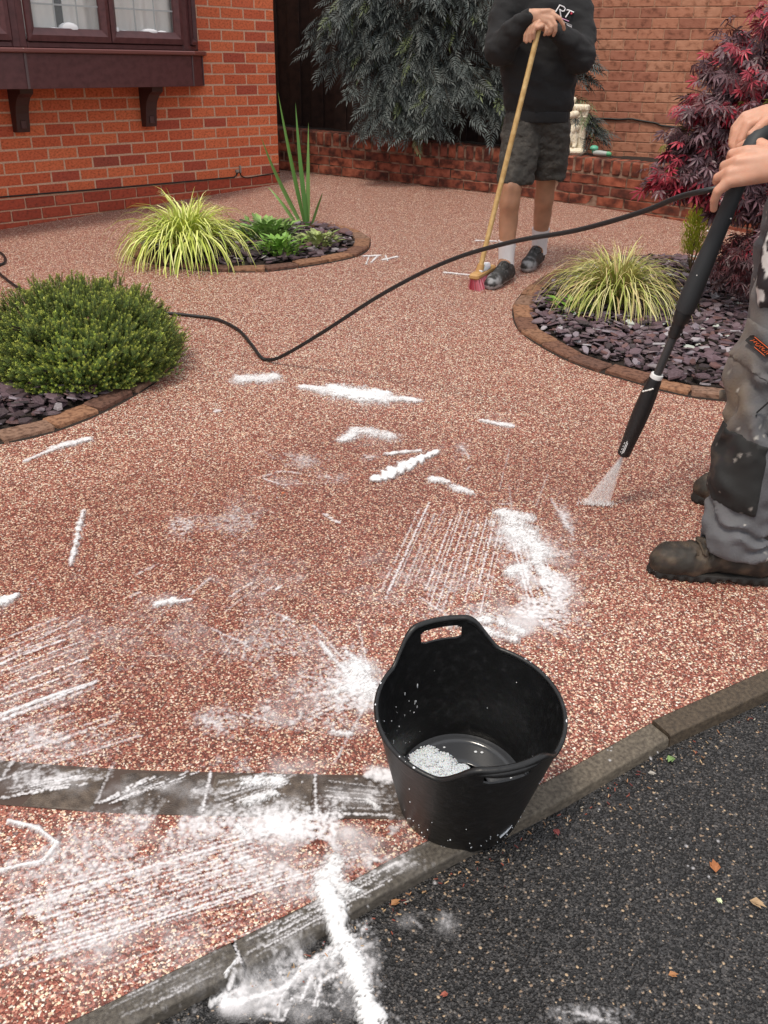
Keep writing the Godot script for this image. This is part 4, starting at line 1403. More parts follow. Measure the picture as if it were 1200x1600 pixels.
func build_plants() -> void:
	var r := RandomNumberGenerator.new()
	r.seed = 77
	var green := mat("leaf_green", "ffffff", 0.5, {"vc": true, "back": "505050"})
	# 1 bright yellow grass in the oval bed
	grass_clump("large bright yellow-green grass clump beside the sword-leaved plant in the oval bed", GV(-1.205, 5.72, 0.01), 560, 0.46, 0.37, [["bcc84c", "d6de7c"], ["cfd865", "e2e68e"], ["94ab34", "c6d05e"], ["dde080", "eaeca8"], ["7d9a35", "b3c35a"]], 5, 0.0130, 2.1)
	grass_clump("straw-tinged variegated grass clump in the bed behind the spray lance", GV(1.205, 4.90, 0.01), 640, 0.45, 0.34, [["a3a84e", "cfc984"], ["c6c27c", "ded8a0"], ["6c8432", "a6ac54"], ["869a3c", "bdbe68"], ["b59a62", "d2bf8c"]], 6, 0.0080, 2.2)
	# 2 sword-leaved plant
	var base := GV(-0.565, 6.60, 0.01)
	var t := thing("sword_leaf_plant", "tall plant with upright sword-shaped green leaves at the back of the oval bed", "plant", base)
	# [lean x, lean z, length, droop, offset x]
	for q in [[-0.19, 0.05, 0.86, 0.02, 0.0, 0.036], [-0.085, 0.02, 0.78, 0.01, 0.012, 0.034], [0.02, 0.02, 0.66, 0.02, 0.02], [-0.50, 0.1, 0.66, 0.04, -0.02], [-0.62, 0.1, 0.34, 0.55, -0.05, 0.026], [0.34, 0.1, 0.30, 1.0, 0.04, 0.020]]:
		var b := MB.new()
		var c := lin("53803a").lerp(lin("7ea35a"), r.randf())
		blade(b, base + Vector3(q[4], 0, r.randf_range(-0.02, 0.02)), Vector3(q[0], 0, q[1]), q[2], q[5] if q.size() > 5 else 0.031, q[3], c.darkened(0.2), c, 9, 0.20, 1.0, Vector3(1, 0, r.randf_range(-0.6, 0.6)))
		part("leaf", b.mesh(), green, t)
	# 3 low leafy plants in the oval bed
	for q in [["low bushy green plant just left of the sword-leaved plant's foot", -0.78, 6.18, 0.22, 260, "86a85c", "low_plant"], ["small rosette of bright green toothed leaves at the front of the oval bed", -0.665, 5.80, 0.185, 170, "7ba648", "low_plant"], ["small fresh green weed rosette at the left front of the right-hand bed", 0.955, 4.78, 0.15, 60, "84b048", "weed"], ["tiny weed growing in the brick edging beside the round shrub", -0.885, 3.80, 0.045, 18, "5d7f3a", "weed"], ["sparse yellowing seedlings between the low plants and the slate of the oval bed", -0.45, 6.02, 0.17, 130, "9aa868", "low_plant"]]:
		var p := GV(q[1], q[2], 0.012)
		var w := thing(q[6], q[0], "plant", p)
		var b := MB.new()
		for i in q[4]:
			var a := r.randf() * TAU
			var out := r.randf_range(0.25, 1.0)
			var up := r.randf_range(0.25, 1.1)
			var root: Vector3 = p + Vector3(cos(a), 0, sin(a)) * q[3] * 0.75 * r.randf() + Vector3(0, q[3] * 0.45 * r.randf(), 0)
			var tip: Vector3 = root + Vector3(cos(a) * out, up * 0.5, sin(a) * out) * q[3] * 0.52
			leaf_card(b, root, tip, Vector3.UP, q[3] * 0.17, 0.10, lin(q[5]) * r.randf_range(0.55, 1.25))
		part("leaves", b.mesh(), green, w, true)
	# 4 round clipped shrub at the left
	var centre := GV(-1.30, 3.90, 0.0)
	var h := thing("round_shrub", "dense rounded dark green shrub with tiny leaves in the near left bed", "shrub", centre)
	var sprig := MB.new()
	var stem := lin("5a5230")
	sprig.col = stem
	sprig.tube([Vector3(0, -0.02, 0), Vector3(0, 0.03, 0), Vector3(0.003, 0.075, 0)], [0.0016, 0.0014, 0.0008], 4, false)
	for k in 9:
		for s in 3:
			var a := TAU * s / 3.0 + k * 1.05
			var y := 0.004 + k * 0.0085
			var tc := Color(0.125, 0.205, 0.050).lerp(Color(0.36, 0.42, 0.075), pow(k / 8.0, 3.4))
			var ln := 0.0165 * (1.0 - 0.045 * k)
			leaf_card(sprig, Vector3(0, y, 0), Vector3(cos(a) * ln, y + 0.006 + 0.001 * k, sin(a) * ln), Vector3.UP, 0.0075, 0.05, tc)
	var xfs := []
	var cols := []
	var rough := noise(91, 3.5)
	for i in 19000:
		var dir := Vector3(r.randf_range(-1, 1), r.randf_range(-0.45, 1), r.randf_range(-1, 1))
		if dir.length() > 1.0 or dir.length() < 0.1:
			continue
		dir = dir.normalized()
		var bulge := 1.0 + 0.26 * rough.get_noise_3dv(dir * 1.3)
		var depth := 1.0 - 0.30 * pow(r.randf(), 1.5)
		var p := centre + Vector3(dir.x * 0.385, 0.095 + dir.y * 0.245, dir.z * 0.38) * bulge * depth
		p.y = maxf(p.y, gy(p.x, p.z) + 0.03)
		var up := (Vector3(dir.x, dir.y + 0.75, dir.z) + Vector3(r.randf_range(-0.5, 0.5), 0, r.randf_range(-0.5, 0.5))).normalized()
		var bs := Basis(Quaternion(Vector3.UP, up)) * Basis(Vector3.UP, r.randf() * TAU)
		xfs.append(Transform3D(bs.scaled(Vector3.ONE * (r.randf_range(0.38, 0.62) if r.randf() < 0.97 else r.randf_range(0.7, 1.0))), p))
		var g := r.randf_range(0.65, 1.15)
		cols.append(Color(g, g * r.randf_range(0.9, 1.05), g * 0.9))
	scatter("foliage", sprig.mesh(), mat("shrub_leaf", "ffffff", 0.55, {"vc": true, "back": "383838"}), xfs, cols, h)
	var twigs := MB.new()
	twigs.col = lin("3a2c20")
	for i in 26:
		var a := r.randf() * TAU
		var up := r.randf_range(0.25, 1.0)
		var tip := centre + Vector3(cos(a) * 0.34, 0.10 + up * 0.2, sin(a) * 0.34)
		twigs.tube([centre + Vector3(cos(a) * 0.03, -0.02, sin(a) * 0.03), centre.lerp(tip, 0.5) + Vector3(0, 0.05, 0), tip], [0.008, 0.005, 0.003], 5, false)
	part("stems", twigs.mesh(), mat("bark", "ffffff", 0.9, {"vc": true}), h)
	# 5 small upright conifer
	var cp := GV(1.80, 5.60, 0.01)
	var cn := thing("dwarf_conifer", "small upright yellow-green conifer at the back of the right-hand bed", "conifer", cp)
	var st := MB.new()
	st.col = lin("5b4a34")
	st.tube([cp, cp + Vector3(0, 0.18, 0), cp + Vector3(0.01, 0.33, 0)], [0.006, 0.005, 0.003], 6)
	for i in 7:
		var a := r.randf() * TAU
		st.tube([cp + Vector3(0, 0.02, 0), cp + Vector3(cos(a) * 0.03, 0.14, sin(a) * 0.03), cp + Vector3(cos(a) * 0.035, 0.24, sin(a) * 0.035)], [0.003, 0.0025, 0.002], 5, false)
	part("stems", st.mesh(), M["bark"], cn)
	var nb := MB.new()
	for i in 1700:
		var y := r.randf_range(0.12, 0.42)
		var a := r.randf() * TAU
		var w := 0.085 * sin(clampf((0.42 - y) / 0.24, 0.02, 1.0) * 2.0) * r.randf_range(0.2, 1.0)
		var p := cp + Vector3(cos(a) * w, y, sin(a) * w)
		leaf_card(nb, p, p + Vector3(cos(a) * 0.012, 0.024, sin(a) * 0.012), Vector3(cos(a), 0, sin(a)), 0.007, 0.05, lin("b4ba3c") * r.randf_range(0.55, 1.2))
	part("foliage", nb.mesh(), green, cn, true)
	build_grey_shrub(r)
	build_maple(r)


func build_grey_shrub(r: RandomNumberGenerator) -> void:
	var foot := Vector3(0.35, 0.86, -8.42)
	var t := thing("grey_leaf_shrub", "big dark grey-green shrub with drooping narrow leaflets hanging over the planter", "shrub", foot)
	# a drooping compound leaf
	var spray := MB.new()
	spray.col = Color(0.07, 0.065, 0.05)
	spray.tube([Vector3.ZERO, Vector3(0.05, 0.006, 0), Vector3(0.12, -0.02, 0)], [0.0016, 0.0014, 0.0008], 4, false)
	for k in 6:
		for s in [-1, 1]:
			var x := 0.022 + k * 0.017
			var y := 0.006 - pow(x / 0.12, 2.0) * 0.026
			var ln := 0.060 * (1.0 - 0.06 * k)
			leaf_card(spray, Vector3(x, y, 0), Vector3(x + ln * (0.45 + 0.06 * k), y - ln * (0.30 + 0.12 * ((k + s) % 2)), s * ln * (0.80 - 0.05 * k)), Vector3.UP, 0.0090, 0.08, Color.WHITE)
	leaf_card(spray, Vector3(0.118, -0.02, 0), Vector3(0.172, -0.05, 0), Vector3.UP, 0.011, 0.05, Color.WHITE)
	var xfs := []
	var cols := []
	var bough := MB.new()
	bough.col = lin("3b2f26")
	# [x, y, f, rx, ry, rf, boughs]
	for q in [[0.0, 1.78, 8.36, 0.55, 0.5, 0.25, 46], [-0.42, 1.62, 8.30, 0.36, 0.26, 0.16, 20], [0.48, 1.70, 8.24, 0.42, 0.55, 0.24, 46], [0.50, 1.16, 8.08, 0.42, 0.24, 0.18, 34], [-0.18, 1.30, 8.24, 0.34, 0.20, 0.12, 18], [0.92, 1.65, 8.12, 0.25, 0.6, 0.22, 26], [0.95, 1.12, 7.98, 0.22, 0.25, 0.14, 18], [0.25, 2.35, 8.40, 0.95, 0.4, 0.3, 46], [0.15, 1.28, 8.22, 0.34, 0.30, 0.16, 34], [0.05, 1.02, 8.12, 0.36, 0.10, 0.12, 18], [1.50, 1.50, 7.95, 0.10, 0.22, 0.06, 10], [1.60, 1.04, 7.84, 0.10, 0.11, 0.06, 10]]:
		for i in q[6]:
			var d := Vector3(r.randf_range(-1, 1), r.randf_range(-1, 1), r.randf_range(-1, 1))
			d = d.normalized() * pow(r.randf(), 0.4)
			var tip := Vector3(q[0] + d.x * q[3], q[1] + d.y * q[4], -(q[2] - absf(d.z) * q[5]))
			var root := tip + (Vector3(0.25, tip.y + 0.25, -8.40) - tip).normalized() * 0.36 + Vector3(0, 0.10, -0.05)
			var mid := (root + tip) / 2 + Vector3(0, 0.06, 0)
			var line := cat([root, mid, tip], 5)
			bough.tube(line, [0.006, 0.006, 0.005, 0.005, 0.005, 0.004, 0.004, 0.003, 0.003, 0.002, 0.002], 4, false)
			var tone := r.randf_range(0.75, 1.15)
			var fresh := r.randf() < 0.05
			for k in 12:
				var f := 0.08 + 0.92 * k / 11.0
				var p: Vector3 = line[int(f * 10)]
				var dir: Vector3 = (tip - root).normalized() + Vector3(r.randf_range(-1.3, 1.3), r.randf_range(-0.6, 0.35), r.randf_range(-0.2, 1.2))
				dir = dir.normalized()
				var z := dir.cross(Vector3.UP).normalized()
				var bs := Basis(dir, z.cross(dir), z) * Basis(Vector3.RIGHT, r.randf_range(-0.9, 0.9))
				xfs.append(Transform3D(bs.scaled(Vector3.ONE * r.randf_range(0.85, 1.30)), p + Vector3(r.randf_range(-1, 1), r.randf_range(-1, 1), r.randf_range(-1, 1)) * 0.03))
				var g := tone * r.randf_range(0.8, 1.2)
				cols.append(Color(0.095, 0.12, 0.05) * g if fresh else Color(0.074, 0.090, 0.086) * g * (0.5 + 0.7 * r.randf()))
	scatter("foliage", spray.mesh(), mat("grey_leaf", "ffffff", 0.5, {"vc": true, "back": "202020"}), xfs, cols, t)
	bough.col = lin("43352b")
	bough.tube([foot + Vector3(0, -0.2, 0), foot + Vector3(-0.03, 0.35, 0), foot + Vector3(0.02, 0.9, 0), foot + Vector3(-0.05, 1.6, 0)], [0.045, 0.038, 0.03, 0.015], 9)
	bough.tube([foot + Vector3(0, 0.1, 0), foot + Vector3(-0.3, 0.55, 0.03), foot + Vector3(-0.55, 0.85, 0.05)], [0.028, 0.02, 0.01], 7)
	bough.tube([foot + Vector3(0, 0.15, 0), foot + Vector3(0.3, 0.5, 0.08), foot + Vector3(0.55, 0.9, 0.12)], [0.028, 0.02, 0.01], 7)
	part("branches", bough.mesh(), M["bark"], t)


func maple_leaf(r: RandomNumberGenerator, dissect: float) -> ArrayMesh:
	var b := MB.new()
	var lobes := [[-1.95, 0.42], [-1.25, 0.70], [-0.62, 0.92], [0.0, 1.0], [0.62, 0.92], [1.25, 0.70], [1.95, 0.42]]
	for l in lobes:
		var a: float = l[0] + r.randf_range(-0.08, 0.08)
		var ln: float = l[1] * r.randf_range(0.9, 1.08)
		var d := Vector3(sin(a), 0, -cos(a))
		var side := Vector3(cos(a), 0, sin(a))
		var w = 0.125 * dissect * (0.7 + 0.5 * l[1])
		var droop := 0.22 * ln + r.randf_range(-0.05, 0.08)
		var m1 := d * ln * 0.38 + Vector3(0, 0.02, 0)
		var m2 := d * ln * 0.66 + Vector3(0, -droop * 0.35, 0)
		var tip := d * ln + Vector3(0, -droop, 0)
		var e := Vector3(0, 0.035, 0)
		b.tri(Vector3.ZERO, m1 + side * w * 0.85 + e, m1)
		b.tri(Vector3.ZERO, m1, m1 - side * w * 0.85 + e)
		b.quad(m1, m1 + side * w * 0.85 + e, m2 + side * w + e, m2)
		b.quad(m1 - side * w * 0.85 + e, m1, m2, m2 - side * w + e)
		b.tri(m2, m2 + side * w + e, tip)
		b.tri(m2 - side * w + e, m2, tip)
	b.tube([Vector3(0, -0.02, 0.5), Vector3(0, 0.0, 0.2), Vector3.ZERO], [0.012, 0.011, 0.012], 4, false)
	return b.mesh()


func build_maple(r: RandomNumberGenerator) -> void:
	var foot := GV(2.02, 5.05, 0.0)
	var t := thing("red_maple", "purple and crimson Japanese maple at the right, in the bed behind the lance", "maple tree", foot)
	var bark := MB.new()
	bark.col = lin("4a3a34")
	bark.tube(cat([foot, foot + Vector3(-0.05, 0.3, 0.02), foot + Vector3(0.04, 0.65, 0.0), foot + Vector3(0.0, 1.05, 0.0), foot + Vector3(0.08, 1.6, 0.0)], 4), [0.045, 0.044, 0.042, 0.04, 0.038, 0.036, 0.034, 0.032, 0.03, 0.028, 0.026, 0.024, 0.02, 0.018, 0.015, 0.012, 0.008], 9)
	part("trunk", bark.mesh(), M["bark"], t)
	var leaves := [maple_leaf(r, 0.72), maple_leaf(r, 0.6), maple_leaf(r, 0.8), maple_leaf(r, 0.52), maple_leaf(r, 0.66), maple_leaf(r, 0.75)]
	var lacy := [maple_leaf(r, 0.42), maple_leaf(r, 0.36)]
	var mats := []
	for c in ["58383e", "64474e", "6e5058", "4b2f34", "775c64", "8a1c30", "a02639", "741d2c", "5e2a2e", "b03a4b", "76722f"]:
		mats.append(mat("maple_" + c, c, 0.42, {"back": "585858"}))
	var twig := MB.new()
	twig.col = lin("4b2f2c")
	var field := noise(95, 2.6, 2)
	var xfs := []
	var cols := []
	var spots := []
	# [x, y, f, rx, ry, rf, twigs, dull]
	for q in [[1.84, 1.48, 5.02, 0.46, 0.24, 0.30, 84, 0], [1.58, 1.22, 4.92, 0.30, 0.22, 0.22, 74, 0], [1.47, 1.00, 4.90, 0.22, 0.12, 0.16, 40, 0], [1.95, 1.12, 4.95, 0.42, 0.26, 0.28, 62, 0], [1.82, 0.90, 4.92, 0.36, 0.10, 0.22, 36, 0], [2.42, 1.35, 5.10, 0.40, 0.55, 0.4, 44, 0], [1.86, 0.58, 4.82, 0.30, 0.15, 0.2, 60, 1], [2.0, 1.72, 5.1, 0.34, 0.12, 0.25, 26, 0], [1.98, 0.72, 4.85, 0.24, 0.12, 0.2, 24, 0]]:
		for i in q[6]:
			var d := Vector3(r.randf_range(-1, 1), r.randf_range(-1, 1), r.randf_range(-1, 1))
			d = d.normalized() * pow(r.randf(), 0.45)
			var tip := Vector3(q[0] + d.x * q[3], q[1] + d.y * q[4], -q[2] + d.z * q[5])
			var root := foot + Vector3(0.0, clampf((tip.y - foot.y) * 0.75, 0.15, 1.4), 0.0)
			var mid := tip.lerp(root, 0.45) + Vector3(0, 0.05, 0)
			twig.tube(cat([root, mid, tip], 3), [0.009, 0.007, 0.006, 0.0045, 0.003, 0.0025, 0.0018], 5, false)
			for k in 14:
				var p := tip.lerp(mid, r.randf() * 0.75) + Vector3(r.randf_range(-1, 1), r.randf_range(-0.5, 0.5), r.randf_range(-1, 1)) * 0.06
				spots.append([p, q[7], tip - root])
	spots.sort_custom(func(a: Array, c: Array) -> bool: return a[0].z > c[0].z)
	for i in spots.size():
		var p: Vector3 = spots[i][0]
		var out: Vector3 = spots[i][2]
		var dull: bool = spots[i][1] == 1
		var fw := Vector3(out.x, -0.35 + r.randf_range(-0.35, 0.3), out.z).normalized() + Vector3(r.randf_range(-0.7, 0.7), 0, r.randf_range(-0.2, 0.9))
		fw = fw.normalized()
		var zz := -fw
		var xx := Vector3.UP.cross(zz).normalized()
		var bs := Basis(xx, zz.cross(xx), zz) * Basis(Vector3.BACK, r.randf_range(-0.9, 0.9)) * Basis(Vector3.RIGHT, r.randf_range(-0.5, 0.5))
		var size := r.randf_range(0.038, 0.080)
		if dull:
			size *= 0.85
		var xf := Transform3D(bs.scaled(Vector3.ONE * size), p)
		var f := field.get_noise_3dv(p * 1.6) + r.randf_range(-0.25, 0.25)
		var mi := r.randi() % 5
		if f > 0.12 and not dull:
			mi = 5 + r.randi() % 5
		if r.randf() < 0.008:
			mi = 10
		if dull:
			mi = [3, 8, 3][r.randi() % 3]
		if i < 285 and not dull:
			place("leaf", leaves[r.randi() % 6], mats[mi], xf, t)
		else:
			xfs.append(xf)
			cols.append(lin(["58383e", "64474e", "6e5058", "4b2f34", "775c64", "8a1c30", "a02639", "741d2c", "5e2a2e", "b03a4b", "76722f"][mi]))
	var a1 := []; var c1 := []; var a2 := []; var c2 := []
	for i in xfs.size():
		if xfs[i].origin.y < foot.y + 0.42:
			a2.append(xfs[i]); c2.append(cols[i])
		else:
			a1.append(xfs[i]); c1.append(cols[i])
	var lm := mat("maple_mixed", "ffffff", 0.42, {"vc": true, "back": "585858"})
	for k in 3:
		var ak := []
		var ck := []
		for i in range(k, a1.size(), 3):
			ak.append(a1[i]); ck.append(c1[i])
		scatter("crown", leaves[k + 1], lm, ak, ck, t)
	if a2.size():
		scatter("lower_foliage", lacy[0], lm, a2, c2, t)
	part("branches", twig.mesh(), M["bark"], t)


# ---------------------------------------------------------------- rubber tub
func inner_part(called: String, mesh: Mesh, m: Material, parent: Node, stuff := false) -> MeshInstance3D:
	var o := MeshInstance3D.new()
	o.mesh = mesh
	o.material_override = m
	o.name = called
	parent.add_child(o, true)
	if stuff:
		o.set_meta("kind", "stuff")
	return o


const TUB_H := 0.275


func tub_hump(a: float) -> float:
	var h := 0.0
	for c in [TAU * 85 / 288, TAU * 85 / 288 - PI]:       # the two handles
		var d := absf(wrapf(a - c, -PI, PI))
		h = maxf(h, smoothstep(0.72, 0.27, d))
	return h


func tub_row(a: float, r: int) -> float:       # rows gather round the handle slots
	var top := TUB_H + 0.060 * tub_hump(a)
	if r <= 42:
		return (top - 0.045) * r / 42.0
	if r <= 58:
		return top - 0.045 + 0.030 * (r - 42) / 16.0
	return top - 0.015 + 0.015 * (r - 58) / 8.0


func tub_point(a: float, y: float, inset := 0.0) -> Vector3:
	var r := lerpf(0.128, 0.184, y / TUB_H) - inset
	return Vector3(cos(a) * r, y, -sin(a) * r)


func build_tub() -> void:
	var rubber := mat("black_rubber", "323234", 0.40, {"tex": ntex("rubber_wear", 103, 0.012, 5, [[0.0, "5c5c5c"], [0.55, "727272"], [0.78, "a0a0a0"], [1.0, "f0f0f0"]]), "bump": ntex("rubber_scuff", 101, 0.02, 4, [[0.0, "000000"], [1.0, "ffffff"]]), "bump_cm": 0.05, "scale": 5.0, "world": false})
	var t := thing("rubber_tub", "black flexible rubber tub with two handles standing on the kerb in the foreground", "bucket", GV(0.167, 1.497, 0.004))
	t.basis = Basis(Vector3.RIGHT, deg_to_rad(10.0)) * Basis(Vector3.BACK, deg_to_rad(-1.0))
	var cols := 288
	var rows := 66
	var c0 := TAU * 85 / 288
	var b := MB.new()
	var hole := {}
	for q in cols:
		var a := TAU * (q + 0.5) / cols
		for c in [c0, c0 - PI]:
			var d := absf(wrapf(a - c, -PI, PI)) / 0.245
			for r in rows:
				var e := absf(r + 0.5 - 50.0) / 8.0
				if pow(d, 6.0) + pow(e, 5.0) < 1.0:
					hole[r * cols + q] = true
	var outer := PackedVector3Array()
	var innr := PackedVector3Array()
	for r in rows + 1:
		for q in cols:
			var a := TAU * q / cols
			var y := tub_row(a, r)
			outer.append(tub_point(a, y))
			innr.append(tub_point(a, y, 0.0045))
	for side in 2:
		var p := outer if side == 0 else innr
		var tmp := MB.new()
		tmp.sheet(p, rows + 1, cols, true, side == 1)
		var i0 := b.v.size()
		b.v.append_array(tmp.v); b.n.append_array(tmp.n); b.c.append_array(tmp.c); b.t.append_array(tmp.t)
		for i in rows * cols:
			if hole.has(i):
				continue
			for k in 6:
				b.idx.append(i0 + tmp.idx[i * 6 + k])
	for i in hole:
		var r: int = i / cols
		var q: int = i % cols
		var q1 := (q + 1) % cols
		var P := [r * cols + q, r * cols + q1, (r + 1) * cols + q1, (r + 1) * cols + q]
		var nb := [(r - 1) * cols + q, r * cols + q1, (r + 1) * cols + q, r * cols + (q - 1 + cols) % cols]
		for k in 4:
			if not hole.has(nb[k]):
				b.quad(outer[P[k]], outer[P[(k + 1) % 4]], innr[P[(k + 1) % 4]], innr[P[k]])
	inner_part("body", b.mesh(), rubber, t)
	b = MB.new()
	var pts := []
	var rad := []
	for q in cols + 1:
		var a := TAU * q / cols
		pts.append(tub_point(a, TUB_H + 0.060 * tub_hump(a), 0.002))
		rad.append(0.0052 + 0.0022 * smoothstep(0.5, 1.0, tub_hump(a)))
	b.tube(pts, rad, 8, false)
	inner_part("rim", b.mesh(), rubber, t)
	for c in [c0, c0 - PI]:       # thickened grips over the slots
		b = MB.new()
		pts = []
		rad = []
		for k in 17:
			var a: float = c + lerpf(-0.30, 0.30, k / 16.0)
			pts.append(tub_point(a, TUB_H + 0.060 * tub_hump(a) - 0.006, -0.002))
			rad.append(0.0085 * sin(clampf(k / 16.0, 0.04, 0.96) * PI) ** 0.4)
		b.tube(pts, rad, 10)
		inner_part("handle", b.mesh(), rubber, t)
	b = MB.new()
	b.lathe([Vector2(0.0, 0.046), Vector2(0.112, 0.046), Vector2(0.113, 0.051), Vector2(0.1225, 0.052), Vector2(0.124, 0.048), Vector2(0.1345, 0.049)], 72)
	b.lathe([Vector2(0.128, 0.0), Vector2(0.118, -0.002), Vector2(0.0, -0.001)], 72)
	inner_part("base", b.mesh(), mat("rubber_floor", "3a3c40", 0.16), t)
	# suds that dried on the rubber, and drips
	var r := RandomNumberGenerator.new()
	r.seed = 12
	var white := mat("suds_speck", "dfe3e8", 0.4)
	b = MB.new()
	for i in 46:
		var a := r.randf() * TAU if r.randf() < 0.4 else r.randf_range(2.2, 3.3)
		var y := r.randf_range(0.05, 0.22)
		var long := 4.5 if r.randf() < 0.35 else r.randf_range(0.7, 1.5)
		var s := r.randf_range(0.0005, 0.0017)
		b.blob(tub_point(a, y, 0.005), Vector3(s, s * long, s * 0.6), 5, 7, Basis(Vector3.UP, a + PI / 2))
	for i in 42:
		var a := r.randf_range(-2.6, -0.4)
		var y := r.randf_range(0.01, 0.2) if r.randf() < 0.25 else r.randf_range(0.01, 0.06)
		var s := r.randf_range(0.0006, 0.0017)
		b.blob(tub_point(a, y, -0.0004), Vector3(s, s * 1.3, s * 0.6), 5, 7, Basis(Vector3.UP, a + PI / 2))
	for i in 26:
		var a := r.randf() * TAU
		var d := sqrt(r.randf()) * 0.11
		var s := r.randf_range(0.0015, 0.005)
		b.blob(Vector3(cos(a) * d, 0.0472, -sin(a) * d), Vector3(s, s * 0.4, s * 0.75), 5, 9)
	for i in 22:
		var a := r.randf() * TAU
		var s := r.randf_range(0.0006, 0.0022)
		b.blob(tub_point(a, TUB_H + 0.060 * tub_hump(a) + 0.0035, 0.001), Vector3(s * 1.6, s, s), 5, 7, Basis(Vector3.UP, a + PI / 2))
	for q in [[-1.02, 0.035], [-0.98, 0.04], [-0.93, 0.045]]:
		b.tube([tub_point(q[0], q[1], -0.0008), tub_point(q[0] + 0.07, q[1] + 0.012, -0.0008)], [0.0022, 0.0014], 6)
	inner_part("suds_specks", b.mesh(), white, t, true)
	# heap of foam on the tub's floor
	var fb := MB.new()
	for q in [[-0.088, -0.058, 0.024], [-0.066, -0.066, 0.032], [-0.038, -0.048, 0.034], [-0.064, -0.034, 0.038], [-0.092, -0.032, 0.028], [-0.020, -0.026, 0.028], [-0.050, -0.006, 0.036], [-0.015, 0.0, 0.03], [0.004, -0.034, 0.018]]:
		fb.blob(Vector3(q[0], 0.046, q[1]), Vector3(q[2] * 0.92, q[2] * 0.46, q[2] * 0.92), 9, 14)
		for i in 200:
			var a := r.randf() * TAU
			var d := sqrt(r.randf())
			var lift = 0.50 * q[2] * sqrt(maxf(0.0, 1.0 - d * d)) * r.randf_range(0.5, 1.05)
			var s := r.randf_range(0.0009, 0.0034) * (1.15 - 0.5 * d)
			fb.blob(Vector3(q[0] + cos(a) * d * q[2], 0.047 + lift, q[1] + sin(a) * d * q[2]), Vector3(s, s * 0.9, s), 6, 8)
	var fo := part("soap_suds", fb.mesh(), M["foam"], null, true)
	fo.transform = t.transform
	tag(fo, "lumpy white foam lying on the floor inside the black tub", "foam")


# ---------------------------------------------------------------- soap foam on the ground
func foam_ground(x: float, f: float) -> float:
	var d := kerb_f(x) - f          # metres past the resin's edge, measured along f
	return gy(x, -f) + 0.003 - 0.024 * smoothstep(0.062, 0.092, d)


